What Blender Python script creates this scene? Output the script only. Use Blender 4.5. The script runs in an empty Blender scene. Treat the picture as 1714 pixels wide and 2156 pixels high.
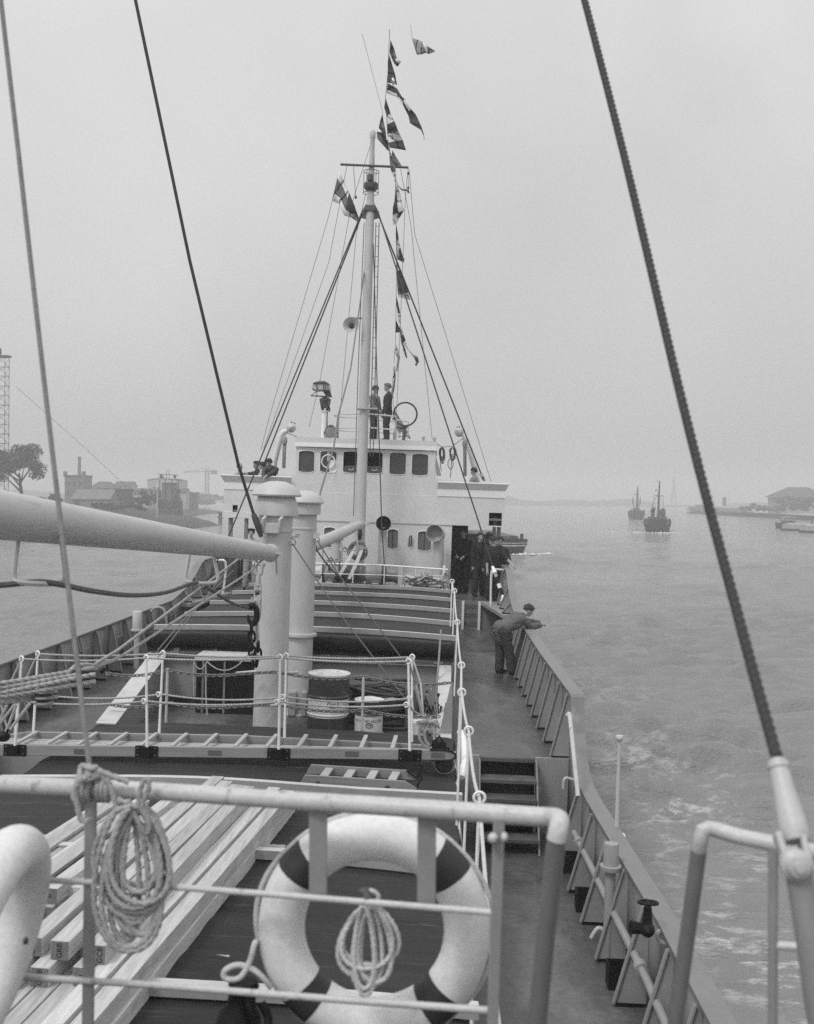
import bpy, bmesh, math, random
import numpy as np
from mathutils import Vector as V, Matrix
random.seed(7)
SC = bpy.context.scene
C = SC.collection
R = math.radians

# ------------------------------------------------------------------ camera
# Ship frame: origin at the lens, x to the ship's side on the right, y along the deck, z up.
F_PX, CU, CV = 2290.0, 857.0, 1077.8            # focal length and image centre on a 1714 x 2156 print
e_y = V((68, 28, -F_PX)).normalized()
e_x = V((1, -0.033, 0)); e_x = (e_x - e_x.dot(e_y) * e_y).normalized()
e_z = e_x.cross(e_y)
RC = Matrix((e_x, e_y, e_z))                    # camera -> ship
EYE = 6.5                                       # lens above the water
H = Matrix.Translation((0, 0, EYE)) @ Matrix.Rotation(0.023, 4, 'Y')   # the ship heels a little
cam_d = bpy.data.cameras.new('camera'); cam = bpy.data.objects.new('camera', cam_d); C.objects.link(cam)
cam.matrix_world = H @ RC.to_4x4()
cam_d.sensor_fit = 'VERTICAL'; cam_d.sensor_height = 36.0; cam_d.lens = 36.0 * F_PX / 2155.7
cam_d.clip_start = 0.05; cam_d.clip_end = 20000
cam_d.dof.use_dof = True; cam_d.dof.focus_distance = 18.0; cam_d.dof.aperture_fstop = 3.2
SC.camera = cam

# ------------------------------------------------------------------ light
SUN_EL, SUN_AZ = R(55), R(218)                  # high, behind the photographer's left shoulder
w = bpy.data.worlds.new('World'); SC.world = w; w.use_nodes = True
nt = w.node_tree; bg = nt.nodes['Background']
sky = nt.nodes.new('ShaderNodeTexSky'); sky.sky_type = 'NISHITA'; sky.sun_disc = False
sky.sun_elevation = SUN_EL; sky.sun_rotation = SUN_AZ
sky.dust_density = 6.0; sky.air_density = 1.0; sky.altitude = 0
bw = nt.nodes.new('ShaderNodeRGBToBW')          # black-and-white film
mul = nt.nodes.new('ShaderNodeMath'); mul.operation = 'POWER'; mul.inputs[1].default_value = 0.16   # overcast: flatter than a clear sky
mx = nt.nodes.new('ShaderNodeMath'); mx.operation = 'MULTIPLY'; mx.inputs[1].default_value = 4.75
nt.links.new(sky.outputs[0], bw.inputs[0]); nt.links.new(bw.outputs[0], mul.inputs[0])
tcw = nt.nodes.new('ShaderNodeTexCoord'); sxz = nt.nodes.new('ShaderNodeSeparateXYZ'); nt.links.new(tcw.outputs['Generated'], sxz.inputs[0])
ovc = nt.nodes.new('ShaderNodeMath'); ovc.operation = 'MULTIPLY_ADD'; ovc.use_clamp = False; ovc.inputs[1].default_value = 1.0; ovc.inputs[2].default_value = 1.0   # an overcast sky is brightest overhead
nt.links.new(sxz.outputs['Z'], ovc.inputs[0]); mm_ = nt.nodes.new('ShaderNodeMath'); mm_.operation = 'MULTIPLY'; nt.links.new(ovc.outputs[0], mm_.inputs[1])
nt.links.new(mul.outputs[0], mx.inputs[0]); nt.links.new(mx.outputs[0], mm_.inputs[0])
cl = nt.nodes.new('ShaderNodeTexNoise'); cl.inputs['Scale'].default_value = 2.6; cl.inputs['Detail'].default_value = 4; cl.inputs['Distortion'].default_value = .4; nt.links.new(tcw.outputs['Generated'], cl.inputs['Vector'])
cr_ = nt.nodes.new('ShaderNodeMapRange'); cr_.inputs[1].default_value = .3; cr_.inputs[2].default_value = .7; cr_.inputs[3].default_value = .90; cr_.inputs[4].default_value = 1.10; nt.links.new(cl.outputs['Fac'], cr_.inputs[0])   # faint cloud
mc = nt.nodes.new('ShaderNodeMath'); mc.operation = 'MULTIPLY'; nt.links.new(mm_.outputs[0], mc.inputs[0]); nt.links.new(cr_.outputs[0], mc.inputs[1]); nt.links.new(mc.outputs[0], bg.inputs[0])
bg.inputs[1].default_value = 0.098
sun_d = bpy.data.lights.new('sun', 'SUN'); sun = bpy.data.objects.new('sun', sun_d); C.objects.link(sun)
sun_d.energy = 1.5; sun_d.angle = R(14); sun_d.color = (1, 1, 1)
sdir = V((math.sin(SUN_AZ) * math.cos(SUN_EL), math.cos(SUN_AZ) * math.cos(SUN_EL), math.sin(SUN_EL)))
sun.rotation_euler = (-sdir).to_track_quat('-Z', 'Y').to_euler(); sun.location = (0, 0, 60)
SC.view_settings.view_transform = 'Standard'; SC.view_settings.look = 'None'
SC.view_settings.exposure = 0.0; SC.view_settings.gamma = 1.0
SC.cycles.use_denoising = False                   # the grain of the few samples stands in for film grain
SC.cycles.sample_clamp_direct = 3.0; SC.cycles.max_bounces = 6; SC.cycles.volume_bounces = 1

# ------------------------------------------------------------------ measuring
S_ = 1.9001
FRM = {'A': (850, 1500, 1.3185), 'B': (1200, 0, 2.3957), 'Cc': (1000, 800, 1.714), 'E': (0, 1350, 1.714), 'F': (0, 2200, 1.714),
       'G': (900, 2300, 1.714), 'Hh': (1700, 2200, 2.1425), 'I': (0, 3000, 1.4283), 'J': (850, 3100, 1.4283), 'K': (1900, 3000, 1.2631),
       'L': (1950, 1850, 1.3114), 'M': (2200, 0, 1.6216), 'N': (1200, 2000, 2.6369), 'O': (1750, 2050, 4.285), 'Pp': (850, 1700, 4.285),
       'Q': (950, 2100, 3.5925), 'Rr': (0, 2600, 3.428), 'T': (1600, 2600, 3.5925), 'U': (1700, 1650, 4.285), 'Vv': (2900, 1850, 4.801),
       'W': (1700, 3000, 1.9667), 'X': (1250, 1500, 3.809), 'Yy': (150, 1750, 2.2853), 'Zz': (2500, 1900, 5.713), 'D': (0, 0, 1 / S_)}
def uv(f, x, y):
    a, b, s = FRM[f]
    return (a + x / s) / S_, (b + y / s) / S_
def ray(u, v):
    r = RC @ V((u - CU, CV - v, -F_PX)); return r / r.y
def P(u, v, Y): return ray(u, v) * Y
def p(f, x, y, Y): return P(*uv(f, x, y), Y)
def pz(f, x, y, z):
    r = ray(*uv(f, x, y)); return r * (z / r.z)
def px(f, x, y, X):
    r = ray(*uv(f, x, y)); return r * (X / r.x)
H3 = H.to_3x3()
def far(u, v, dist):                             # world point at a distance
    r = H3 @ ray(u, v); r = r / r.y * dist; return V((r.x, r.y, r.z + EYE))
def onwater(u, v, z=0.0):
    r = H3 @ ray(u, v); k = (z - EYE) / r.z; r = r * k; return V((r.x, r.y, z))

# ------------------------------------------------------------------ materials (black-and-white film: every colour is a grey)
MATS = {}
def mat(name, v, rough=0.5, var=0.12, scale=3.0, stretch=(1, 1, 1), bump=0.0, bscale=30, spec=0.4, metal=0.0, v2=None, thr=(0.58, 0.7), v2scale=2.0, v2stretch=(1, 1, 1), rand=0.0, grain=0.05):
    if name in MATS: return MATS[name]
    m = bpy.data.materials.new(name); m.use_nodes = True; n = m.node_tree.nodes; l = m.node_tree.links
    b = n['Principled BSDF']; b.inputs['Roughness'].default_value = rough; b.inputs['Metallic'].default_value = metal
    b.inputs['Specular IOR Level'].default_value = spec
    tc = n.new('ShaderNodeTexCoord')
    def noise(sc, st, det=5):
        mp = n.new('ShaderNodeMapping'); mp.inputs['Scale'].default_value = st; l.new(tc.outputs['Object'], mp.inputs[0])
        t = n.new('ShaderNodeTexNoise'); t.inputs['Scale'].default_value = sc; t.inputs['Detail'].default_value = det
        t.inputs['Roughness'].default_value = 0.62; l.new(mp.outputs[0], t.inputs['Vector']); return t
    t = noise(scale, stretch)
    mr = n.new('ShaderNodeMapRange'); mr.inputs['From Min'].default_value = 0.3; mr.inputs['From Max'].default_value = 0.7
    mr.inputs['To Min'].default_value = v * (1 - var); mr.inputs['To Max'].default_value = v * (1 + var)
    l.new(t.outputs['Fac'], mr.inputs['Value']); out = mr.outputs[0]
    if v2 is not None:
        t2 = noise(v2scale, v2stretch, 6)
        m2 = n.new('ShaderNodeMapRange'); m2.inputs['From Min'].default_value = thr[0]; m2.inputs['From Max'].default_value = thr[1]
        l.new(t2.outputs['Fac'], m2.inputs['Value'])
        mixn = n.new('ShaderNodeMix'); mixn.data_type = 'FLOAT'; l.new(m2.outputs[0], mixn.inputs[0]); l.new(out, mixn.inputs[2]); mixn.inputs[3].default_value = v2
        out = mixn.outputs[0]
    if grain:                                            # fine mottling: brush marks, dust, pores
        t4 = noise(scale * 11, stretch, 3); m4 = n.new('ShaderNodeMapRange'); m4.inputs['From Min'].default_value = .3; m4.inputs['From Max'].default_value = .7
        m4.inputs['To Min'].default_value = 1 - grain; m4.inputs['To Max'].default_value = 1 + grain; l.new(t4.outputs['Fac'], m4.inputs['Value'])
        q = n.new('ShaderNodeMath'); q.operation = 'MULTIPLY'; l.new(out, q.inputs[0]); l.new(m4.outputs[0], q.inputs[1]); out = q.outputs[0]
    if rand:                                             # every piece its own tone
        oi = n.new('ShaderNodeObjectInfo'); m5 = n.new('ShaderNodeMapRange'); m5.inputs['To Min'].default_value = 1 - rand; m5.inputs['To Max'].default_value = 1 + rand * .5
        l.new(oi.outputs['Random'], m5.inputs['Value']); q = n.new('ShaderNodeMath'); q.operation = 'MULTIPLY'; l.new(out, q.inputs[0]); l.new(m5.outputs[0], q.inputs[1]); out = q.outputs[0]
    l.new(out, b.inputs['Base Color'])
    mrr = n.new('ShaderNodeMapRange'); mrr.inputs['From Min'].default_value = .3; mrr.inputs['From Max'].default_value = .7; mrr.inputs['To Min'].default_value = max(.05, rough - .1); mrr.inputs['To Max'].default_value = min(1, rough + .12)
    l.new(t.outputs['Fac'], mrr.inputs['Value']); l.new(mrr.outputs[0], b.inputs['Roughness'])
    if bump:
        t3 = noise(bscale, stretch, 4); bp = n.new('ShaderNodeBump'); bp.inputs['Strength'].default_value = bump; bp.inputs['Distance'].default_value = 0.02
        l.new(t3.outputs['Fac'], bp.inputs['Height']); l.new(bp.outputs[0], b.inputs['Normal'])
    MATS[name] = m; return m
WHITE = mat('white_paint', 0.80, 0.42, 0.05, 2.0, v2=0.5, thr=(0.68, 0.82), v2scale=1.3, v2stretch=(3, 3, .5))
CREAM = mat('pale_grey_paint', 0.66, 0.5, 0.05, 1.2, v2=0.54, thr=(0.64, 0.8), v2scale=1.0, v2stretch=(3, 3, .35), bump=.03, bscale=3)
MASTP = mat('mast_grey_paint', 0.50, 0.45, 0.07, 2.5, stretch=(2, 2, .6), v2=.40, thr=(.62, .78), v2scale=3, v2stretch=(3, 3, .25), bump=.05, bscale=9)
GREY = mat('mid_grey_paint', 0.19, 0.42, 0.16, 2.0, stretch=(1, 1, .5), v2=0.29, thr=(0.63, 0.75), v2scale=2.5, v2stretch=(1.5, 1.5, .5))
GREYL = mat('light_grey_paint', 0.30, 0.42, 0.08, 2.0, stretch=(1, 1, .5))
DECK = mat('deck_paint', 0.080, 0.36, 0.40, 1.1, v2=0.16, thr=(0.48, 0.72), v2scale=0.8, v2stretch=(1.6, .6, 1), bump=.10, bscale=22, grain=.2)
TREAD = mat('tread_paint', 0.10, 0.5, 0.2, 4, bump=.3, bscale=90)
DARK = mat('dark_paint', 0.035, 0.5, 0.2, 3)
BLACK = mat('black_paint', 0.010, 0.55, 0.2, 4, spec=.2)
TARP = mat('tarpaulin', 0.029, 0.66, 0.40, 2.2, stretch=(.30, 2.5, 1), v2=0.115, thr=(0.60, 0.74), v2scale=7.0, v2stretch=(.16, 3.2, 1), bump=.9, bscale=6, spec=.25, grain=.2)
TIMBER = mat('sawn_timber', 0.56, 0.75, 0.18, 5, stretch=(8, .5, 8), rand=.22, grain=.10, v2=0.36, thr=(0.5, 0.75), v2scale=3, v2stretch=(6, .4, 6), bump=.35, bscale=16)
TIMBERD = mat('weathered_timber', 0.40, 0.8, 0.25, 5, stretch=(8, .5, 8), bump=.25, bscale=24)
TIMEND = mat('timber_end_grain', 0.17, 0.85, 0.2, 20)
WOOD = mat('varnished_wood', 0.27, 0.5, 0.13, 4, stretch=(.4, 6, 6), bump=.08, bscale=20)
WOODL = mat('pale_wood', 0.42, 0.6, 0.10, 4, stretch=(.4, 6, 6))
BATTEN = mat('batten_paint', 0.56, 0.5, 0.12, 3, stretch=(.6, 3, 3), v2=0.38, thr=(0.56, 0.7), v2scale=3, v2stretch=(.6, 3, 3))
BATTENF = mat('batten_shaded_side', 0.33, 0.55, 0.12, 3)  # darker copy of the batten paint: shade put into the sides
RAIL = mat('rail_grey_paint', 0.50, 0.42, 0.10, 7, v2=0.26, thr=(0.60, 0.70), v2scale=16, bump=.08, bscale=30, grain=.10)
RAILD = mat('rail_shaded_grey', 0.15, 0.42, 0.15, 5)  # rail grey darkened, so the posts carry their shade in the colour
ROPE = mat('manila_rope', 0.40, 0.9, 0.18, 20, bump=.5, bscale=160)
ROPED = mat('dark_rope', 0.13, 0.85, 0.2, 20, bump=.5, bscale=160)
WIRE = mat('steel_wire', 0.045, 0.5, 0.2, 30, bump=.4, bscale=120)
WIREG = mat('pale_wire', 0.16, 0.6, 0.2, 30)
STEEL = mat('dull_steel', 0.10, 0.45, 0.25, 9, metal=.3)
STEELL = mat('galvanised_steel', 0.42, 0.45, 0.15, 9)
GLASS = mat('window_glass', 0.07, 0.12, 0.3, 1.5, spec=.5)
GLASSD = mat('open_window_dark', 0.012, 0.2, 0.2, 2)
CURT = mat('window_curtain', 0.16, 0.8, 0.25, 9, stretch=(3, 1, .15))
BUOYW = mat('lifebuoy_white_canvas', 0.70, 0.6, 0.07, 4, v2=0.58, thr=(0.62, 0.74), v2scale=7, bump=.08, bscale=60, grain=.08)
BUOYD = mat('lifebuoy_dark_band', 0.032, 0.5, 0.15, 4)
SKIN = mat('skin', 0.34, 0.5, 0.06, 12)
HAIR = mat('hair', 0.035, 0.7, 0.3, 40, stretch=(1, 1, .3), bump=.4, bscale=60)
HAIRG = mat('fair_hair', 0.16, 0.7, 0.3, 40, bump=.4, bscale=60)
SHOE = mat('shoe_leather', 0.02, 0.4, 0.2, 10)
def cloth(v): return mat('cloth_%03d' % int(v * 1000), v, 0.85, 0.16, 6, bump=.35, bscale=14)

# ------------------------------------------------------------------ mesh builder
class MB:
    def __init__(s): s.v = []; s.f = []; s.m = []; s.mi = 0
    def add(s, vs, fs):
        b = len(s.v); s.v += [V(q) for q in vs]; s.f += [[i + b for i in f] for f in fs]; s.m += [s.mi] * len(fs); return s
    def poly(s, pts): return s.add(pts, [list(range(len(pts)))])
    def box(s, c, sx, sy, sz, rot=None):
        vs = []
        for k in range(8):
            q = V(((k & 1) - .5) * 1.0 * V((1, 0, 0)) for _ in range(0)) if False else V((((k & 1) - .5) * sx, (((k >> 1) & 1) - .5) * sy, ((k >> 2) - .5) * sz))
            if rot is not None: q = rot @ q
            vs.append(q + V(c))
        return s.add(vs, [[0, 2, 3, 1], [4, 5, 7, 6], [0, 1, 5, 4], [2, 6, 7, 3], [0, 4, 6, 2], [1, 3, 7, 5]])
    def bb(s, x0, x1, y0, y1, z0, z1): return s.box(((x0 + x1) / 2, (y0 + y1) / 2, (z0 + z1) / 2), abs(x1 - x0), abs(y1 - y0), abs(z1 - z0))
    def bar(s, a, b, wd, ht, up=(0, 0, 1)):          # rectangular bar, wd sideways, ht along up
        a, b = V(a), V(b); d_ = (b - a); L = d_.length; d_ = d_.normalized(); up = V(up)
        sd = d_.cross(up)
        if sd.length < 1e-5: sd = d_.cross(V((0, 1, 0)))
        sd.normalize(); u2 = sd.cross(d_)
        M = Matrix((sd, d_, u2)).transposed()
        return s.box((a + b) / 2, wd, L, ht, M)
    def tube(s, pts, r, n=8, closed=False, caps=True, lobes=0, pitch=0.1, sx=1.0):
        pts = [V(q) for q in pts]; k = len(pts); rs = r if isinstance(r, (list, tuple)) else [r] * k
        T = []
        for i in range(k):
            a = pts[i - 1] if (i or closed) else pts[0]; b = pts[(i + 1) % k] if (i < k - 1 or closed) else pts[-1]
            t = b - a; T.append(t.normalized() if t.length > 1e-9 else V((0, 0, 1)))
        n0 = T[0].cross(V((0, 0, 1)))
        if n0.length < 1e-3: n0 = T[0].cross(V((1, 0, 0)))
        n0.normalize(); vs = []; L = 0
        for i in range(k):
            if i:
                L += (pts[i] - pts[i - 1]).length
                n0 = n0 - n0.dot(T[i]) * T[i]
                n0 = n0.normalized() if n0.length > 1e-6 else T[i].orthogonal().normalized()
            b0 = T[i].cross(n0)
            for j in range(n):
                th = 2 * math.pi * j / n
                q = rs[i] * ((1 + .2 * math.cos(lobes * (th - 2 * math.pi * L / pitch / max(lobes, 1)))) if lobes else 1)
                vs.append(pts[i] + q * (math.cos(th) * sx * n0 + math.sin(th) * b0))
        fs = []
        for i in range(k if closed else k - 1):
            a, b = i * n, ((i + 1) % k) * n
            for j in range(n): fs.append([a + j, a + (j + 1) % n, b + (j + 1) % n, b + j])
        if caps and not closed: fs += [list(range(n - 1, -1, -1)), [(k - 1) * n + j for j in range(n)]]
        return s.add(vs, fs)
    def cyl(s, a, b, r, n=16, r2=None): return s.tube([a, b], [r, r if r2 is None else r2], n)
    def lathe(s, prof, o, ax=(0, 0, 1), n=24, xdir=None, cap=True):      # prof: (radius, along axis)
        o, ax = V(o), V(ax).normalized(); x = V(xdir) if xdir is not None else ax.orthogonal()
        x = (x - x.dot(ax) * ax).normalized(); y = ax.cross(x); vs = []
        for r, z in prof:
            for j in range(n):
                th = 2 * math.pi * j / n; vs.append(o + ax * z + max(r, 1e-4) * (math.cos(th) * x + math.sin(th) * y))
        fs = []
        for i in range(len(prof) - 1):
            for j in range(n): fs.append([i * n + j, i * n + (j + 1) % n, (i + 1) * n + (j + 1) % n, (i + 1) * n + j])
        if cap: fs += [list(range(n - 1, -1, -1)), [(len(prof) - 1) * n + j for j in range(n)]]
        return s.add(vs, fs)
    def ell(s, c, rx, ry, rz, n=12, rot=None):
        vs = []; fs = []; m_ = n // 2
        for i in range(m_ + 1):
            ph = math.pi * i / m_
            for j in range(n):
                th = 2 * math.pi * j / n
                q = V((rx * math.sin(ph) * math.cos(th), ry * math.sin(ph) * math.sin(th), rz * math.cos(ph)))
                vs.append(V(c) + (rot @ q if rot is not None else q))
        for i in range(m_):
            for j in range(n): fs.append([i * n + j, (i + 1) * n + j, (i + 1) * n + (j + 1) % n, i * n + (j + 1) % n])
        return s.add(vs, fs)
    def torus(s, c, nrm, Rr, r, n=24, m=8, sy=1.0, xdir=None):
        nrm = V(nrm).normalized(); x = V(xdir) if xdir is not None else nrm.orthogonal(); x = (x - x.dot(nrm) * nrm).normalized(); y = nrm.cross(x)
        return s.tube([V(c) + Rr * (math.cos(2 * math.pi * i / n) * x + sy * math.sin(2 * math.pi * i / n) * y) for i in range(n)], r, m, closed=True)
    def prism(s, pts, vec):
        k = len(pts); vec = V(vec); pts = [V(q) for q in pts]
        return s.add(pts + [q + vec for q in pts], [list(range(k - 1, -1, -1)), [k + i for i in range(k)]] + [[i, (i + 1) % k, k + (i + 1) % k, k + i] for i in range(k)])
    def grid(s, nu, nv, fn):
        vs = [fn(i / nu, j / nv) for j in range(nv + 1) for i in range(nu + 1)]
        return s.add(vs, [[j * (nu + 1) + i, j * (nu + 1) + i + 1, (j + 1) * (nu + 1) + i + 1, (j + 1) * (nu + 1) + i] for j in range(nv) for i in range(nu)])
    def chain(s, pts, link, r, ln=1.0):                # small chain along a polyline
        pts = [V(q) for q in pts]; segs = resample(pts, link * .72 * 2 / 2)
        for i in range(len(segs) - 1):
            a, b = segs[i], segs[i + 1]; c = (a + b) / 2; d_ = (b - a).normalized(); o = d_.orthogonal().normalized()
            if i % 2: o = d_.cross(o)
            q = [c + d_ * (link * .5 * math.cos(t)) + o * (link * .3 * math.sin(t)) for t in [2 * math.pi * k / 10 for k in range(10)]]
            s.tube(q, r, 5, closed=True)
        return s
    def build(s, name, mats, parent=None, smooth=35, bevel=0, solid=0, sub=0):
        if not isinstance(mats, (list, tuple)): mats = [mats]
        me = bpy.data.meshes.new(name); me.from_pydata([tuple(q) for q in s.v], [], s.f); me.validate()
        bm = bmesh.new(); bm.from_mesh(me); bmesh.ops.recalc_face_normals(bm, faces=bm.faces); bm.to_mesh(me); bm.free()
        for m in mats: me.materials.append(m)
        if len(s.m) == len(me.polygons) and len(mats) > 1: me.polygons.foreach_set('material_index', s.m)
        o = bpy.data.objects.new(name, me); C.objects.link(o)
        if parent is not None:
            o.parent = parent; base = V(parent['_abs'])
        else:
            a = np.array([tuple(q) for q in s.v]); base = V(((a[:, 0].min() + a[:, 0].max()) / 2, (a[:, 1].min() + a[:, 1].max()) / 2, a[:, 2].min()))
            o.location = base; TOP.append((o, SPACE[0]))
        o['_abs'] = tuple(base)
        me.transform(Matrix.Translation(-base))
        if smooth: me.shade_smooth(); me.set_sharp_from_angle(angle=R(smooth))
        if solid: md = o.modifiers.new('solid', 'SOLIDIFY'); md.thickness = solid; md.offset = 0
        if bevel:
            md = o.modifiers.new('bevel', 'BEVEL'); md.width = bevel; md.segments = 2; md.limit_method = 'ANGLE'; md.angle_limit = R(40)
        if sub: md = o.modifiers.new('sub', 'SUBSURF'); md.levels = md.render_levels = sub
        me.update(); return o
SPACE = ['ship']; TOP = []
def resample(pts, step):
    pts = [V(q) for q in pts]; out = [pts[0]]; acc = 0
    for a, b in zip(pts, pts[1:]):
        L = (b - a).length
        if L < 1e-9: continue
        d0 = step - acc
        while d0 <= L: out.append(a + (b - a) * (d0 / L)); d0 += step
        acc = (acc + L) % step if step else 0
        acc = L - (d0 - step)
    return out
def smooth_path(pts, n=8):                            # Catmull-Rom
    pts = [V(q) for q in pts]; out = []
    for i in range(len(pts) - 1):
        a, b, c, d_ = pts[max(i - 1, 0)], pts[i], pts[i + 1], pts[min(i + 2, len(pts) - 1)]
        for k in range(n):
            t = k / n; out.append(.5 * ((2 * b) + (c - a) * t + (2 * a - 5 * b + 4 * c - d_) * t * t + (3 * b - a - 3 * c + d_) * t ** 3))
    return out + [pts[-1]]
def sag(a, b, s, n=12):
    a, b = V(a), V(b); return [a.lerp(b, t / n) - V((0, 0, s * 4 * (t / n) * (1 - t / n))) for t in range(n + 1)]
def thing(name, label, cat, loc, group=None):
    o = bpy.data.objects.new(name, None); C.objects.link(o); o.location = V(loc); o['_abs'] = tuple(V(loc)); o.empty_display_size = .2
    TOP.append((o, SPACE[0])); return tag(o, label, cat, group)
def tag(o, label=None, cat=None, group=None, kind=None):
    if label: o['label'] = label
    if cat: o['category'] = cat
    if group: o['group'] = group
    if kind: o['kind'] = kind
    return o
def dup(root, delta, label=None, rotz=0.0):            # a copy of a thing with copies of its parts and sub-parts
    r = root.copy(); C.objects.link(r); r.location = root.location + V(delta); r['_abs'] = tuple(V(root['_abs']) + V(delta))
    r.rotation_euler.z += rotz
    if label: r['label'] = label
    TOP.append((r, SPACE[0]))
    for ch in list(root.children):
        c = ch.copy(); C.objects.link(c); c.parent = r
        for g in list(ch.children):
            e = g.copy(); C.objects.link(e); e.parent = c
    return r
def finish():
    for o, sp in TOP:
        if sp == 'ship':
            o.matrix_basis = H @ o.matrix_basis
    for o in C.objects:
        if '_abs' in o: del o['_abs']
# ================================================================== SETTING: the ship we stand on
XC = -2.32                                              # the ship's centre line
Z_WELL, Z_RAISED, Z_BRIDGE = -4.85, -3.75, -2.93
def lerp_tab(tab, t):
    if t <= tab[0][0]: return tab[0][1]
    for (a, x), (b, y) in zip(tab, tab[1:]):
        if t <= b: return x + (y - x) * (t - a) / (b - a)
    return tab[-1][1]
HALF = [(-9, .05), (-6, 2.2), (-3, 3.5), (0, 4.1), (4, 4.42), (8, 4.52), (10, 4.52), (15, 4.38), (20, 4.32), (46, 4.32), (54, 3.7), (59, 2.2), (60, .1)]
def bx(Y, s=1): return XC + s * lerp_tab(HALF, Y)
BZ = [(3.0, -3.84), (14.1, -3.84), (14.6, -3.81), (15.0, -3.71), (15.3, -3.52), (15.5, -3.28), (15.62, -3.02), (15.7, -2.80), (15.74, -2.78), (27, -2.78), (28.4, -2.6), (29.5, -2.32),
      (30.2, -2.05), (30.6, -1.97), (46, -1.97)]
def bz(Y): return lerp_tab(BZ, Y)
def deckz(Y): return Z_WELL if Y < 15.9 else (Z_RAISED if Y < 31.5 else Z_BRIDGE)

ship = thing('cargo_ship', 'grey painted cargo coaster we stand on, with raised deck, bulwarks and steel steps', 'ship', (XC, 20, -6.9))
ys = sorted(set([-9, -6, -3, 0, 2, 4, 6, 8, 10, 12, 54, 57, 59, 60] + [y for y, _ in BZ] + list(range(17, 47))))
m = MB()
for s in (1, -1):
    g = []
    for Y in ys:
        top = -3.86 if Y < 3 else (-1.99 if Y > 46 else bz(Y) - .02)
        if Y < 3: top = -1.1 if Y < 2 else top
        x = bx(Y, s); g.append(((x, Y, -7.4), (x + s * .02, Y, top)))
    for (a, b), (c, d_) in zip(g, g[1:]): m.poly([a, c, d_, b])
m.build('hull', GREY, ship, solid=.02)
def deck_sheet(y0, y1, z, inset=.01):
    mm = MB(); yy = [y0 + (y1 - y0) * i / 16 for i in range(17)]
    L = [(bx(y, -1) + inset, y, z) for y in yy]; Rr_ = [(bx(y) - inset, y, z) for y in yy]
    for i in range(16): mm.poly([L[i], Rr_[i], Rr_[i + 1], L[i + 1]])
    return mm
deck_sheet(3.45, 15.95, Z_WELL).build('well_deck', DECK, ship)
deck_sheet(15.9, 31.55, Z_RAISED).build('raised_deck', DECK, ship)
mm = deck_sheet(31.5, 50, Z_BRIDGE)
mm.build('bridge_deck', DECK, ship)
deck_sheet(-8.6, 3.4, -2.08).build('forecastle_deck', DECK, ship)
m = MB(); m.bb(bx(3.4, -1) + .03, bx(3.4) - .03, 3.36, 3.42, Z_WELL, -2.09)
m.build('forecastle_bulkhead', GREY, ship)
# break between well deck and raised deck, with the recess of the steps
SX0, SX1 = .71, 1.53
m = MB()
m.bb(bx(16, -1) + .03, SX0, 15.90, 15.96, Z_WELL, Z_RAISED + .012); m.bb(SX1, bx(16) - .03, 15.90, 15.96, Z_WELL, Z_RAISED + .012)
m.build('deck_break', GREYL, ship)
m = MB(); m.bb(bx(31.5, -1) + .03, bx(31.5) - .03, 31.45, 31.51, Z_RAISED, Z_BRIDGE + .012)
m.build('bridge_front_plate', GREY, ship)
for s in (1, -1):                                       # deck ledges running forward along each side
    f = lambda x: XC + s * (x - XC)
    m = MB(); m.prism([(f(1.30), 31.44, Z_BRIDGE - .10), (bx(31.4, s) - s * .03, 31.44, Z_BRIDGE - .10), (bx(28, s) - s * .03, 28.0, Z_BRIDGE - .10), (f(1.72), 28.0, Z_BRIDGE - .10)], (0, 0, .105))
    m.build('deck_ledge', GREYL, ship, bevel=.01)
# steps
t = MB(); t.bb(SX0 + .02, SX1 - .02, 16.18, 16.22, Z_WELL, Z_RAISED - .03); t.bb(SX0 - .03, SX0 - .016, 15.97, 16.2, Z_WELL, Z_RAISED - .02); t.bb(SX1 + .016, SX1 + .03, 15.97, 16.2, Z_WELL, Z_RAISED - .02)
stair = t.build('steps', DARK, ship)  # dark backing paints in the shade between the treads
for x in (SX0, SX1):
    st = MB(); st.prism([(x - .012, 15.98, Z_RAISED - .01), (x - .012, 15.70, Z_RAISED - .01), (x - .012, 14.86, Z_WELL + .01), (x - .012, 15.14, Z_WELL + .01)], (.024, 0, 0)); st.build('stringer', GREY, stair)
for i in range(5):
    z = Z_RAISED - .22 * i; y1 = 15.97 - .2 * i; t = MB()
    y0 = y1 - (.12 if i == 0 else .29)
    t.bb(SX0 + .014, SX1 - .014, y0, y1, z - .03, z + (.008 if i == 0 else 0)); t.bb(SX0 + .014, SX1 - .014, y0 - .003, y0 + .012, z - .055, z - .002)
    t.build('tread', TREAD, stair, bevel=.004)
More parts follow.
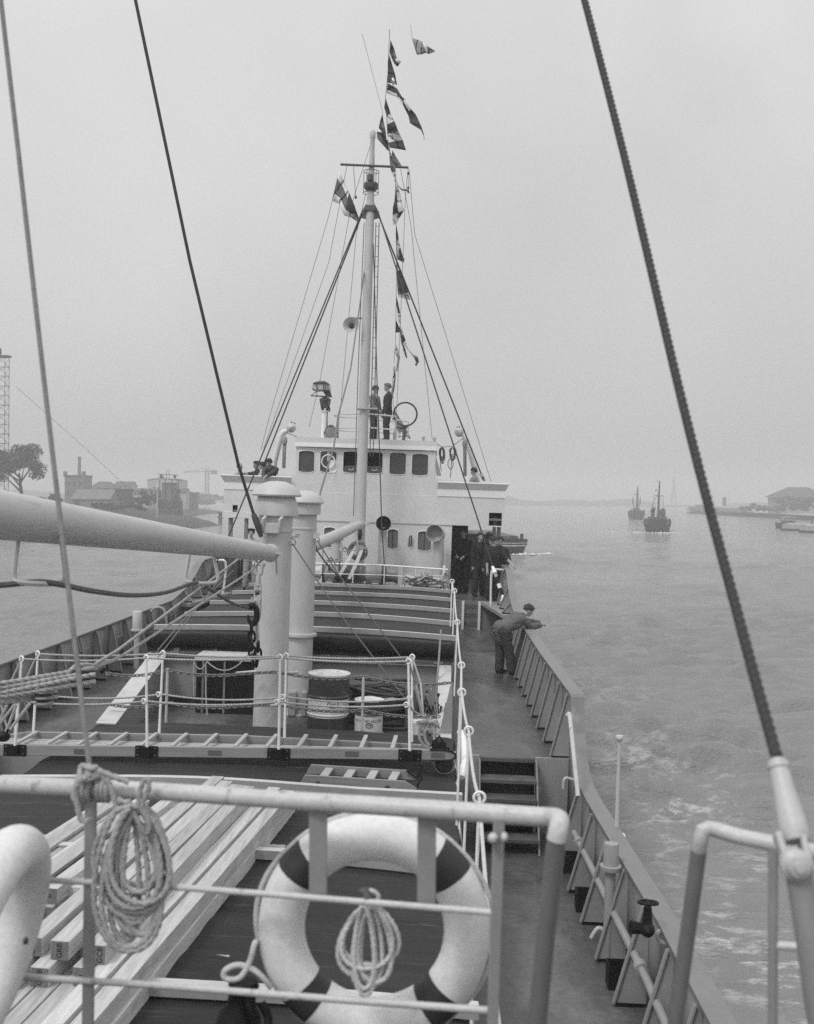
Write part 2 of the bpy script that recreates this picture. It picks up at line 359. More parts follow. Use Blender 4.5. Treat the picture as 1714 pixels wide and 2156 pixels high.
# bulwarks with cap rails and stays
def bulwark(s):
    m = MB(); g = []; yy = [y for y in ys if 3.0 <= y <= 46]
    for Y in yy: g.append(((bx(Y, s) - s * .012, Y, deckz(Y) - .05), (bx(Y, s) - s * .012, Y, bz(Y))))
    for (a, b), (c, d_) in zip(g, g[1:]): m.poly([a, c, d_, b])
    b = m.build('bulwark', GREY, ship, solid=.016)
    m = MB(); sec = []
    for k, Y in enumerate(yy):
        Ya, Yb = yy[max(k - 1, 0)], yy[min(k + 1, len(yy) - 1)]
        t_ = V((0, Yb - Ya, bz(Yb) - bz(Ya))).normalized(); nn = V((0, -t_.z, t_.y))
        x0, x1 = bx(Y, s) - s * .07, bx(Y, s) + s * .13
        o_ = V((0, Y, bz(Y)))
        sec.append([V((x0, 0, 0)) + o_, V((x1, 0, 0)) + o_, V((x1, 0, 0)) + o_ + nn * .03, V((x0, 0, 0)) + o_ + nn * .03])
    for a, c in zip(sec, sec[1:]):
        for i in range(4): m.poly([a[i], a[(i + 1) % 4], c[(i + 1) % 4], c[i]])
    m.poly(sec[0]); m.poly(sec[-1]); m.build('cap_rail', GREY, b, bevel=.008)
    if s < 0:
        for (x, y) in ((555, 630), (797, 545), (997, 470), (1165, 402)):
            q = px('F', x, y, bx(22, -1) + .05); m = MB(); m.tube([q + V((0, -.22, .13)), q + V((.07, -.22, -.14)), q + V((.07, .22, -.14)), q + V((0, .22, .13))], .016, 6); m.build('rope_horn', GREYL, b)
    st = [6.4, 7.43, 8.46, 9.49, 10.52, 11.53, 12.53, 13.55, 14.62] + [15.98 + i * .99 for i in range(12)] + [28.2, 29.4, 30.5, 32.5, 34.5]
    for Y in st:
        zd = deckz(Y) if Y > 28 and Y < 31.5 else deckz(Y); X = bx(Y, s) - s * .024; top = bz(Y) - .012
        if 27.5 < Y < 31.5: zd = Z_BRIDGE
        wd = .27 if Y > 15 else .31
        m = MB(); m.prism([(X, Y, zd + .035), (X - s * wd, Y, zd + .035), (X - s * .055, Y, top), (X, Y, top)], (0, .012, 0))
        m.mi = 1; m.bar((X - s * (wd + .006), Y + .006, zd + .03), (X - s * .06, Y + .006, top - .01), .065, .016, up=(s, 0, 0))
        m.mi = 2; m.bb(X - s * .02, X - s * (wd - .02), Y - .01, Y + .03, zd + .002, zd + .034)  # black bar fills the gap under the stay, standing for its shade
        m.build('stay', [mat('stay_paint', .31, .45, .12, 2.5, v2=.33, thr=(.62, .72), v2scale=4), GREYL, BLACK], b)
    return b
bulwark(1); bulwark(-1)
# ladder up to the bridge deck
m = MB()
for u in (974.5, 1009): a = P(u, 1290, 31.40); m.bb(a.x - .035, a.x + .035, 31.36, 31.44, Z_RAISED + .005, Z_BRIDGE + .0)
x0, x1 = P(974.5, 1290, 31.4).x, P(1009, 1290, 31.4).x
m.mi = 1
for k in range(3): m.cyl((x0, 31.4, Z_RAISED + .2 + k * .25), (x1, 31.4, Z_RAISED + .2 + k * .25), .014, 8)
tag(m.build('step_ladder', [WHITE, DARK]), 'short ladder with two white stiles below the bridge deck, right of the far hatch', 'ladder')

# ------------------------------------------------------------------ hatches
def tarp_sheet(x0, x1, y0, y1, z, camber, drop, seed, slump=0.0):
    rnd = random.Random(seed); ph = [(rnd.uniform(.5, 2.2), rnd.uniform(2, 9), rnd.uniform(0, 6.28), rnd.uniform(.002, .006)) for _ in range(9)]
    def z_at(x, y):
        c = 1 - ((x - (x0 + x1) / 2) / ((x1 - x0) / 2)) ** 2
        q = z + camber * c
        for fx, fy, a, am in ph: q += am * math.sin(fx * x + fy * y + a)
        return q
    NX, NY = 60, 110
    def fn(i, j):
        # unrolled: a border of the sheet hangs down on every side
        u = -drop + i * ((x1 - x0) + 2 * drop); v_ = -drop + j * ((y1 - y0) + 2 * drop)
        x = min(max(u, 0), x1 - x0) + x0; y = min(max(v_, 0), y1 - y0) + y0
        dx = max(-u, u - (x1 - x0), 0); dy = max(-v_, v_ - (y1 - y0), 0); h = max(dx, dy)
        k = min(h, .09) / .09; out = .05 * math.sin(k * math.pi / 2) + .012 * math.sin(9 * x + 7 * y) * (h > 0)
        x += out * (1 if u > x1 - x0 else -1 if u < 0 else 0); y += out * (1 if v_ > y1 - y0 else -1 if v_ < 0 else 0)
        return V((x, y, z_at(x, y) - h + .02 * (1 - k) * (h > 0)))
    return MB().grid(NX, NY, fn), z_at
HX0, HX1 = -4.98, .30
def hatch(name, label, y0, y1, z, zdeck, battens, seed, drop):
    t = thing(name, label, 'cargo hatch', ((HX0 + HX1) / 2, (y0 + y1) / 2, zdeck), 'tarpaulin covered cargo hatches')
    m = MB()
    zc = z - .22
    m.bb(HX0 + .02, HX1 - .02, y0 + .06, y0 + .09, zdeck + .12, zc); m.bb(HX0 + .02, HX1 - .02, y1 - .05, y1 - .02, zdeck, zc)
    m.bb(HX0 + .02, HX0 + .05, y0 + .06, y1 - .05, zdeck, zc); m.bb(HX1 - .05, HX1 - .02, y0 + .06, y1 - .05, zdeck, zc)
    c = m.build('coaming', GREYL, t)
    m = MB(); m.bb(HX0 + .05, HX1 - .05, y0 + .10, y0 + .12, zdeck, zc - .1); m.build('gap_shade_strip', DARK, t)  # dark strip standing for the shadow in the gap under the coaming
    m = MB(); m.bb(HX0 - .0, HX1 + .0, y0 - .04, y0 + .06, zc - .16, zc - .145); m.bb(HX0, HX1, y0 + .02, y0 + .06, zc - .145, zc - .01)
    for sx in (HX0 - .09, HX1 + .01): m.bb(sx, sx + .08, y0 + .02, y1, zc - .16, zc - .14)
    m.build('coaming_flange', GREYL, t)
    for k in range(8):
        xx = HX0 + .35 + k * .66; m = MB(); m.bb(xx, xx + .17, y0 - .045, y0 - .005, zc - .12, zc + .005); m.build('wedge_cleat', GREYL, t, bevel=.01)
    m = MB(); m.bb(HX0, HX1, y0 - .02, y0 + .02, zc - .10, zc - .03); m.build('hatch_board_edge', WOOD, t)
    ms, z_at = tarp_sheet(HX0, HX1, y0, y1, z, .07, drop, seed)
    ms.build('tarpaulin', TARP, t, smooth=60)
    if zdeck > -4:
        mr = MB(); rr_ = random.Random(8); pr_ = [(HX0 - .03 + (HX1 - HX0 + .06) * i / 40, y0 - .03 + rr_.uniform(-.008, .008), z - .115 + .05 * (1 - ((i - 20) / 20) ** 2) + rr_.uniform(-.006, .006)) for i in range(41)]
        mr.tube(pr_, [.125 + rr_.uniform(-.008, .008) for _ in pr_], 18); mr.build('rolled_tarpaulin', mat('rolled_tarp', .012, .8, .3, 3, stretch=(.4, 3, 3), bump=.6, bscale=9, spec=.15), t)
    for Y in battens:
        m = MB(); n = 14
        top = [(HX0 - .06 + (HX1 - HX0 + .14) * i / n) for i in range(n + 1)]
        for a, b in zip(top, top[1:]):
            za, zb = z_at(a, Y) + .022, z_at(b, Y) + .022; hh = .085; w_ = .10
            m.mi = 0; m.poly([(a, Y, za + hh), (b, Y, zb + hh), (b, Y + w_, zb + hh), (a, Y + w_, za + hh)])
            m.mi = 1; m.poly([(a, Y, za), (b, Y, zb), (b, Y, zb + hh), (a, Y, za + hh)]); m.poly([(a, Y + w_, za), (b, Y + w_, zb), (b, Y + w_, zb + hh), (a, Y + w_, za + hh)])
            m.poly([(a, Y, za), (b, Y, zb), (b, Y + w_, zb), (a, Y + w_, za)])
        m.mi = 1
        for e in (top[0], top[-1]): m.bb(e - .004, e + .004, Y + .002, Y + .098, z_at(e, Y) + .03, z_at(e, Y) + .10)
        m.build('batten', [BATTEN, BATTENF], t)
    return t, z_at
hatch2, z2_at = hatch('cargo_hatch', 'far cargo hatch under dark tarpaulin with four pale battens, behind the two ventilator posts', 18.95, 30.6, -2.54, Z_RAISED, [19.35, 21.7, 24.1, 26.7, 29.1], 3, .30)
hatch1, z1_at = hatch('cargo_hatch', 'near cargo hatch under dark tarpaulin, carrying the timber stack and the gangway', 5.0, 16.0, -3.53, Z_WELL, [7.3, 10.1, 12.55], 5, .22)
# sloping coaming extensions between the two hatches
for s in (1, -1):
    m = MB(); x0, x1 = (HX1 - .22, HX1) if s > 0 else (HX0, HX0 + .30)
    a, b = V(((x0 + x1) / 2, 18.9, -2.90)), V(((x0 + x1) / 2, 15.95, -3.62 if s > 0 else -3.50))
    m.bar(a, b, x1 - x0, .02)
    m.mi = 1; xw = x0 + .03 if s > 0 else x1 - .04
    m.prism([(xw, 18.9, -2.915), (xw, 15.95, b.z - .015), (xw, 15.95, Z_RAISED), (xw, 18.9, Z_RAISED)], (.012, 0, 0))
    if s > 0:
        m.mi = 2; m.prism([p('T', 735, 470, 16.3), p('T', 760, 470, 16.3), p('T', 748, 1215, 16.3), p('T', 560, 1215, 16.3)], (0, .012, 0))
    m.build('coaming_extension', [mat('weathered_white', .50, .6, .10, 4, v2=.36, thr=(.58, .7), v2scale=5), GREYL, GREYL], ship)
# ================================================================== BRIDGE HOUSE
YF = 33.5
house = thing('bridge_house', 'pale grey bridge house with wheelhouse windows and open wings across the deck', 'deckhouse', (XC, 37, Z_BRIDGE))
def carve(o, cutter):                                   # real openings
    c = cutter.build('opening', DARK); TOP.pop(); c.location = V(c['_abs'])
    o2 = o.copy(); o2.parent = None; C.objects.link(o2); o2.location = V(o['_abs'])
    md = o2.modifiers.new('b', 'BOOLEAN'); md.object = c; md.operation = 'DIFFERENCE'; md.solver = 'EXACT'
    bpy.context.view_layer.update()
    me = bpy.data.meshes.new_from_object(o2.evaluated_get(bpy.context.evaluated_depsgraph_get()))
    o.data = me; bpy.data.objects.remove(o2); bpy.data.objects.remove(c)
    me.shade_smooth(); me.set_sharp_from_angle(angle=R(35))
def arched(x0, x1, z0, z1, y, bow=.05, rc=.05, n=5):    # window outline: bowed head and sill, rounded corners
    pts = []
    def top(x): t = (x - (x0 + x1) / 2) / ((x1 - x0) / 2); return bow * (1 - t * t)
    for cx, cz, a0 in ((x1 - rc, z1 - rc - bow, 0), (x0 + rc, z1 - rc - bow, 90), (x0 + rc, z0 + rc + bow, 180), (x1 - rc, z0 + rc + bow, 270)):
        for k in range(n + 1):
            a = R(a0 + 90 * k / n); x, z = cx + rc * math.cos(a), cz + rc * math.sin(a)
            pts.append(V((x, y, z)))
        if a0 == 0: pts += [V((x1 + (x0 - x1) * t / 8, y, z1 - bow + top(x1 + (x0 - x1) * t / 8))) for t in range(1, 8) if rc < (x1 - x0) * t / 8 < (x1 - x0) - rc]
        if a0 == 180: pts += [V((x0 + (x1 - x0) * t / 8, y, z0 + bow - top(x0 + (x1 - x0) * t / 8))) for t in range(1, 8) if rc < (x1 - x0) * t / 8 < (x1 - x0) - rc]
    return pts
# one continuous front wall: lower house + the level above
m = MB(); X0, X1 = -5.05, .42
m.bb(X0, X1, YF, YF + .06, Z_BRIDGE, -.78)
m.bb(X0, X0 + .06, YF + .06, 43, Z_BRIDGE, -.78); m.bb(X1 - .06, X1, YF + .06, 43, Z_BRIDGE, -.78); m.bb(X0, X1, 42.94, 43, Z_BRIDGE, -.78)
lower = m.build('lower_wall', CREAM, house)
cut = MB(); WL = []
for (xa, xb, ya, yb, f) in ((918, 1042, 308, 517, 'N'), (1237, 1392, 330, 538, 'N'), (247, 380, 288, 500, 'N')):
    a, b = p(f, xa, yb, YF), p(f, xb, ya, YF); WL.append((a.x, b.x, a.z, b.z))
for w_ in WL: cut.prism(arched(*w_, YF - .1, .03, .05), (0, .3, 0))
carve(lower, cut)
for (x0, x1, z0, z1) in WL:
    m = MB(); m.tube(arched(x0, x1, z0, z1, YF - .004, .03, .05), .014, 6, closed=True)
    wn = m.build('window', WHITE, house); mm = MB(); mm.prism(arched(x0 + .005, x1 - .005, z0 + .005, z1 - .005, YF + .03, .03, .05), (0, .01, 0)); mm.build('curtained_pane', CURT, wn)
    mm = MB(); xm = x0 + .47 * (x1 - x0); mm.bb(xm - .008, xm + .008, YF + .015, YF + .028, z0 + .03, z1 - .03); mm.build('curtain_join', DARK, wn)
# upper level across the whole beam: wings
WX0, WX1 = -6.66, 2.02
m = MB(); m.bb(WX0, WX1, YF - .03, YF + .03, -.80, .08); m.bb(X0, X1, YF - .02, YF + .03, .08, .60)
for s, x in ((-1, WX0), (1, WX1 - .06)): m.bb(x, x + .06, YF + .03, 37.2, -.80, .08)
up = m.build('upper_wall', CREAM, house)
cut = MB(); side = []
for (xa, xb, ya, yb, f) in ((1457, 1528, 728, 800, 'A'), (104, 133, 686, 750, 'A')):
    a, b = p(f, xa, yb, YF - .05), p(f, xb, ya, YF - .05); side.append((a.x, b.x, a.z, b.z)); 
for (x0, x1, z0, z1) in side: cut.bb(x0, min(x1, WX1 - .08), YF - .3, YF + .45, z0, z1)
carve(up, cut)
for (x0, x1, z0, z1) in side:
    x1 = min(x1, WX1 - .08)
    m = MB(); m.bb(x0 + .002, x1 - .002, YF + .36, YF + .38, z0, z1); m.bb(x0 + .002, x0 + .02, YF + .035, YF + .36, z0, z1); m.bb(x1 - .02, x1 - .002, YF + .035, YF + .36, z0, z1); m.bb(x0, x1, YF + .035, YF + .36, z1 - .02, z1 - .002)
    b = m.build('side_light_box', BLACK, house)
    m = MB(); m.bb(x0 + .005, x1 - .005, YF - .06, YF + .30, z0 + .002, z0 + .03); m.build('sill', WHITE, b)
    m = MB(); m.cyl(((x0 + x1) / 2, YF + .2, z0 + .03), ((x0 + x1) / 2, YF + .2, z0 + .3), .07); m.build('lamp', STEEL, b)
m = MB(); m.bb(WX0 + .06, X0, YF + .03, 37.2, -.62, -.55); m.bb(X1, WX1 - .06, YF + .03, 37.2, -.62, -.55); m.bb(X0, X1, YF + .03, 42.9, -.62, -.55)
m.build('wing_deck', GREY, house)
# wing bulwarks with flared top strake
for s in (-1, 1):
    xa, xb = (WX0, -4.56) if s < 0 else (-.06, WX1)
    m = MB(); m.bb(xa, xb, YF - .05, YF, .08, .30)
    xo = xa if s < 0 else xb - .05
    m.bb(xo, xo + .05, YF, 37.2, .08, .30); m.bb(xa, xb, 37.15, 37.2, -.55, .30)
    b = m.build('wing_bulwark', WHITE, house)
    m = MB(); ov = s * .10; xi = xb if s < 0 else xa; xe = xa if s < 0 else xb
    m.add([(xe, YF - .052, .30), (xi, YF - .052, .30), (xi, YF - .16, .50), (xe + ov, YF - .16, .50), (xe, YF - .03, .30), (xi, YF - .03, .30), (xi, YF - .138, .50), (xe + ov, YF - .138, .50)],
          [[0, 1, 2, 3], [4, 7, 6, 5], [0, 3, 7, 4], [1, 5, 6, 2], [2, 6, 7, 3], [0, 4, 5, 1]])
    m.add([(xe, YF - .05, .30), (xe, 37.2, .30), (xe + ov, 37.2, .50), (xe + ov, YF - .15, .50)], [[0, 1, 2, 3]])
    m.mi = 1; m.tube([(xi, YF - .15, .51), (xe + ov, YF - .15, .51), (xe + ov, 37.2, .51)], .022, 8)
    m.build('flared_strake', [GREYL if False else CREAM, WHITE], b)
    for Y in (34.2, 37.0):
        m = MB(); xx = (WX0 + .10) if s < 0 else (WX1 - .12); m.bb(xx - .06, xx + .06, Y - .06, Y + .06, Z_BRIDGE, -.8); m.build('wing_post', GREYL, house)
# wheelhouse
RX0, RX1 = -4.47, -.16
m = MB(); m.bb(RX0, RX1, YF - .02, YF + .05, .60, 1.45); m.bb(RX0, RX0 + .06, YF + .05, 37.5, -.55, 1.45); m.bb(RX1 - .06, RX1, YF + .05, 37.5, -.55, 1.45); m.bb(RX0, RX1, 37.44, 37.5, -.55, 1.45)
wh = m.build('wheelhouse_wall', CREAM, house)
WW = []; cut = MB()
for xa, xb, ya, yb in ((452, 541, 400, 513), (566, 658, 401, 514), (687, 778, 402, 517), (808, 901, 405, 520), (931, 1024, 409, 525), (1049, 1141, 416, 530)):
    a, b = p('A', xa, yb, YF - .02), p('A', xb, ya, YF - .02); WW.append((a.x, b.x, a.z, b.z)); cut.prism(arched(a.x, b.x, a.z, b.z, YF - .2, .03, .045), (0, .5, 0))
carve(wh, cut)
for i, (x0, x1, z0, z1) in enumerate(WW):
    m = MB(); m.tube(arched(x0, x1, z0, z1, YF - .024, .03, .045), .012, 6, closed=True)
    wn = m.build('window', WHITE, house)
    mm = MB()
    if i in (2, 3):
        zz = z0 + .36 * (z1 - z0)
        mm.prism([q for q in arched(x0 + .004, x1 - .004, z0 + .004, zz, YF + .02, .03, .045)], (0, .012, 0)); mm.build('lowered_pane', GLASS, wn)
        mm = MB(); xm = (x0 + x1) / 2; zh = z0 + .13 * (z1 - z0) + .02
        mm.tube(smooth_path([(xm - .07, YF + .005, zh + .04), (xm - .05, YF - .005, zh), (xm + .05, YF - .005, zh), (xm + .07, YF + .005, zh + .04)], 4), .008, 6); mm.build('pane_handle', WHITE, wn)
    else:
        mm.prism(arched(x0 + .004, x1 - .004, z0 + .004, z1 - .004, YF + .02, .03, .045), (0, .01, 0)); mm.build('pane', GLASS, wn)
x0, x1, z0, z1 = WW[1]; c = p('A', 611, 456, YF - .04)
m = MB(); m.torus(c, (0, 1, 0), .20, .022, 32, 8); m.mi = 1; m.cyl((c.x, YF + .0, c.z + .02), (c.x, YF + .0, z1 - .02), .05); m.mi = 2; m.bb(c.x + .03, x1 - .01, YF + .004, YF + .012, z0 + .02, z1 - .28)
m.build('clear_view_screen', [WHITE, STEELL, WHITE], house)
# dark lining added inside; its colour gives the open windows their shade
m = MB(); m.bb(RX0 + .07, RX1 - .07, 35.6, 35.63, -.5, 1.44); m.build('wheelhouse_dark_lining', DARK, house)
m = MB(); yf = YF - .16; n = 16
def bow(x): t = (x - XC) / 2.2; return yf + .10 * t * t
for z0, z1, mi, out in ((1.47, 1.60, 0, .012), (1.60, 1.76, 1, 0)):
    for k in range(n):
        xa = RX0 - .03 + (RX1 - RX0 + .06) * k / n; xb = RX0 - .03 + (RX1 - RX0 + .06) * (k + 1) / n
        m.mi = mi; m.poly([(xa, bow(xa) - out, z0), (xb, bow(xb) - out, z0), (xb, bow(xb), z1), (xa, bow(xa), z1)])
        if mi == 0: m.poly([(xa, bow(xa) - out, z0), (xb, bow(xb) - out, z0), (xb, 37.6, z0), (xa, 37.6, z0)])
        else: m.poly([(xa, bow(xa), z1), (xb, bow(xb), z1), (xb, 37.6, z1), (xa, 37.6, z1)])
for xx in (RX0 - .03, RX1 + .03): m.mi = 1; m.poly([(xx, bow(xx), 1.47), (xx, 37.6, 1.47), (xx, 37.6, 1.76), (xx, bow(xx), 1.76)])
m.build('wheelhouse_roof', [WHITE, CREAM], house)
# rubbing band under the wings and a dark bulkhead with door handle, added to shade the passage
m = MB(); m.bb(WX0 - .03, X0 - .5, YF - .05, YF - .032, -.80, -.62); m.build('wing_apron', CREAM, house)
m = MB(); m.bb(X1 + .002, 1.02, 37.3, 37.35, Z_BRIDGE, -.8); d_ = m.build('passage_shade_bulkhead', DARK, house)
m = MB(); a = p('N', 1638, 580, 37.25); m.tube([(a.x, 37.27, a.z - .12), (a.x, 37.24, a.z - .12), (a.x, 37.24, a.z + .12), (a.x, 37.27, a.z + .12)], .014, 6); m.build('handle', STEELL, d_)
m = MB(); m.bb(1.03, WX1 - .12, 40.0, 40.05, Z_BRIDGE, -1.25); m.build('passage_shade_plate', DARK, house)  # dark plate added to darken the lower background of the passage
# hook with chain on the front wall
m = MB(); a = p('N', 1150, 430, YF - .03); m.bb(a.x - .02, a.x + .02, YF - .03, YF - .002, a.z - .12, a.z + .12); m.mi = 1
m.tube(smooth_path([p('N', 1150, 490, YF - .06), p('N', 1152, 440, YF - .08), p('N', 1160, 385, YF - .08), p('N', 1185, 382, YF - .08)], 5), .022, 6); m.chain([p('N', 1178, 390, YF - .08), p('N', 1176, 485, YF - .05)], .06, .009)
m.build('wall_hook', [WHITE, STEEL], house)
# right hand end of the bridge deck: hoop rail
m = MB(); m.tube(smooth_path([p('O', 914, 1570, 30.7), p('O', 918, 1300, 30.7), p('O', 926, 1060, 30.7), p('O', 950, 985, 30.7), p('O', 1010, 976, 30.8), p('O', 1130, 985, 31)], 5), .032, 8)
tag(m.build('hoop_rail', WHITE), 'bent white pipe rail at the edge of the bridge deck beside the right bulwark', 'railing', 'pipe rails at the sides of the bridge deck')
m = MB(); m.tube(smooth_path([p('F', 1528, 300, 30.7), p('F', 1545, 180, 30.7), p('F', 1548, 95, 30.7), p('F', 1535, 72, 30.7), p('F', 1505, 70, 30.8), p('F', 1470, 75, 31)], 5), .032, 8)
tag(m.build('hoop_rail', WHITE), 'bent white pipe rail at the bridge deck edge below the end of the large boom', 'railing', 'pipe rails at the sides of the bridge deck')
# ================================================================== MAST, RIGGING, DECK GEAR
YM = 32.3
mx = -2.33
mast = thing('mast', 'tall grey steel mast with yard, ladder and lantern platform in front of the bridge house', 'mast', (mx, YM, Z_BRIDGE))
m = MB(); m.lathe([(.165, Z_BRIDGE), (.16, -.5), (.15, 3), (.137, 6), (.125, 8.2), (.105, 8.9), (.10, 9.2)], (mx, YM, 0), n=24); m.build('pole', MASTP, mast)
m = MB(); m.lathe([(.10, 9.15), (.085, 9.9), (.075, 10.15), (.072, 10.2), (.068, 10.55), (.09, 10.62), (.09, 10.78), (.05, 10.84)], (mx, YM, 0), n=18); m.build('topmast', MASTP, mast)
m = MB(); m.lathe([(.10, 9.02), (.19, 9.10), (.21, 9.14), (.21, 9.26), (.19, 9.28)], (mx, YM, 0), n=20); m.build('lantern_platform', STEEL, mast)
m = MB()
for a in range(5):
    th = 2 * math.pi * a / 5 + .4; x, y = .23 * math.cos(th), .23 * math.sin(th); m.cyl((mx + x, YM + y, 8.98), (mx + x, YM + y, 9.62), .010, 6)
m.torus((mx, YM, 9.62), (0, 0, 1), .23, .010, 20, 6); m.torus((mx, YM, 8.98), (0, 0, 1), .23, .010, 20, 6); m.build('lantern_cage', STEEL, mast)
m = MB(); m.lathe([(.05, 9.29), (.09, 9.31), (.09, 9.46), (.06, 9.50)], (mx - .02, YM - .16, 0), n=14); m.build('mast_light', STEEL, mast)
a, b = P(717, 346, YM - .12), P(860, 352.5, YM - .12)
m = MB(); m.cyl(a, b, .036, 12); m.build('yard', STEEL, mast)
m = MB(); m.bb(mx - .16, mx + .16, YM - .15, YM + .15, 8.42, 8.60)
for s in (-1, 1): m.prism([(mx + s * .10, YM - .03, 8.7), (mx + s * .27, YM - .03, 8.42), (mx + s * .27, YM - .03, 8.25), (mx + s * .10, YM - .03, 8.2)], (0, .06, 0))
m.build('hounds_band', STEEL, mast, bevel=.02)
m = MB(); m.bb(mx - .30, mx + .30, YM - .14, YM - .02, -.86, -.78); m.build('mast_bracket', MASTP, mast, bevel=.01)
# ladder beside the mast
m = MB(); z0, z1 = 1.2, 8.1
for dx in (.205, .30): m.cyl((mx + dx + .03, YM - .10, z0), (mx + dx - .02, YM - .06, z1), .014, 6)
for k in range(23): z = z0 + .2 + k * .3; t = (z - z0) / (z1 - z0); m.cyl((mx + .235 - .05 * t, YM - .10 + .04 * t, z), (mx + .33 - .05 * t, YM - .10 + .04 * t, z), .009, 5)
m.build('mast_ladder', STEEL, mast)
m = MB(); m.tube([(mx - .20, YM - .05, -.6), (mx - .20, YM - .05, 4), (mx - .165, YM - .05, 8.1)], .013, 6); m.build('cable_pipe', STEEL, mast)
m = MB(); a = p('Cc', 735, 1431, YM - .2); b = p('Cc', 878, 1433, YM - .2); m.cyl(a, b, .035, 10); m.build('rope_bar', GREYL, mast)
# whistle on its bracket
t = thing('loudspeaker', 'round grey horn hanging from a short bracket left of the mast', 'horn', p('Cc', 780, 815, YM))
m = MB(); m.cyl(p('Cc', 780, 812, YM), p('Cc', 690, 808, YM - .1), .028, 8); m.cyl(p('Cc', 700, 808, YM - .1), p('Cc', 700, 840, YM - .1), .02, 6); m.build('bracket', GREYL, t)
c = p('Cc', 698, 865, YM - .12)
m = MB(); m.lathe([(.02, .16), (.05, .14), (.07, .0), (.15, -.10), (.235, -.17), (.245, -.175), (.235, -.165), (.14, -.08), (.06, .0), (.03, .05)], c, (0, 1, 0), n=24, cap=False); m.build('bell', MASTP, t)
m = MB(); m.ell(c + V((0, -.03, 0)), .07, .05, .07); m.build('driver', DARK, t)

# ---- stays
def wire(name, label, cat, pts, r, ma, group=None, n=6):
    return tag(MB().tube(pts, r, n).build(name, ma), label, cat, group)
hl, hr = V((mx - .25, YM - .05, 8.38)), V((mx + .25, YM - .05, 8.38))
GS = 'mast stays'
wire('mast_stay', 'thick dark stay from the mast to the left bulwark, passing in front of the wing', 'stay', [hl, p('Pp', 280, 1900, 30.6), p('F', 1400, 270, 30.4)], .021, WIRE, GS)
wire('mast_stay', 'thick dark stay from the mast going down behind the left wing', 'stay', [hl + V((.02, .05, 0)), p('Pp', 890, 650, 36.2)], .024, WIRE, GS)
s2 = [hr, p('A', 1330, 550, 30.9), p('O', 655, 0, 30.7), p('O', 945, 925, 30.6)]
wire('mast_stay', 'thick dark stay from the mast down to the striped screw beside the right doorway', 'stay', s2, .021, WIRE, GS)
wire('mast_stay', 'thick dark stay from the mast down behind the end of the right wing', 'stay', [hr + V((-.02, .05, 0)), p('U', 965, 1050, 36.2)], .024, WIRE, GS)
t = thing('rigging_screw', 'pale and black banded rigging screw at the foot of the right stay', 'rigging screw', p('O', 1130, 1470, 30.2))
pts = [p('O', 945, 925, 30.6), p('O', 985, 1040, 30.5), p('O', 1010, 1100, 30.5), p('O', 1050, 1225, 30.4), p('O', 1075, 1300, 30.35), p('O', 1115, 1420, 30.25), p('O', 1130, 1470, 30.2)]
MB().tube([pts[0], pts[1]], [.04, .07], 10).build('socket', WHITE, t); MB().tube([pts[2], pts[3]], .045, 10).build('upper_barrel', BLACK, t)
MB().tube([pts[1], pts[2]], .05, 10).build('pin', RAIL, t); MB().tube([pts[3], pts[4]], .06, 10).build('middle_barrel', WHITE, t); MB().tube([pts[4], pts[5]], .05, 10).build('lower_barrel', BLACK, t); MB().tube([pts[5], pts[6], p('O', 1105, 1530, 30.1)], [.045, .05, .05], 10).build('shackle', WHITE, t)
t = thing('rigging_screw', 'grey rigging screw where the right stay meets the end of the wing', 'rigging screw', p('U', 1030, 1175, 36.2))
MB().tube([p('U', 960, 1045, 36.2), p('U', 985, 1100, 36.2), p('U', 1030, 1178, 36.2)], [.06, .06, .05], 8).build('barrel', RAIL, t); MB().cyl(p('U', 975, 1120, 36.15), p('U', 1015, 1120, 36.15), .05, 8).build('pin', STEEL, t)
GH = 'thin halyards of the mast'
hal = [('from the left yardarm down to the wing roof edge', [p('B', 375, 1640, YM), p('B', 270, 2090, YM), p('Cc', 130, 1500, 34.5), p('Cc', 75, 1714, 35)]),
       ('slanting from the left yardarm past the small blocks', [p('B', 450, 1590, YM), p('Cc', 540, 430, 33), p('Cc', 95, 1700, 35)]),
       ('from the mast head down past the mirror lamp', [p('B', 695, 1335, YM), p('B', 560, 1750, YM), p('Cc', 690, 60, 32.5), p('Cc', 480, 1240, 34), p('Cc', 405, 1560, 34.4)]),
       ('nearly upright between the left stays and the mast', [p('B', 640, 1820, YM), p('Cc', 730, 230, 33), p('Cc', 618, 1465, 34.2)]),
       ('from the right yardarm down to the roof corner', [p('B', 965, 1620, YM), p('Cc', 1105, 180, 33), p('Cc', 1250, 1640, 34.5)]),
       ('farthest to the right, down to the end of the wing', [p('B', 1045, 1615, YM), p('Cc', 1130, 235, 33), p('Cc', 1360, 980, 34), p('U', 1135, 1190, 36)]),
       ('nearly upright beside the row of flags', [p('B', 1030, 1680, YM), p('Cc', 1065, 0, 33), p('Cc', 1040, 640, 33.5), p('Cc', 1005, 1470, 34.3)])]
for s_, pts in hal: wire('halyard', 'thin pale halyard ' + s_, 'halyard', pts, .008, WIREG, GH, 5)
wire('lifting_wire', 'wire from the mast hounds down the left of the mast to the small boom', 'wire', [p('Cc', 785, 480, YM), p('Cc', 758, 690, 31.5), p('Cc', 690, 1160, 28), p('Cc', 605, 1480, 25), p('A', 640, 380, 24), p('A', 525, 770, 20.5)], .020, WIREG, None)
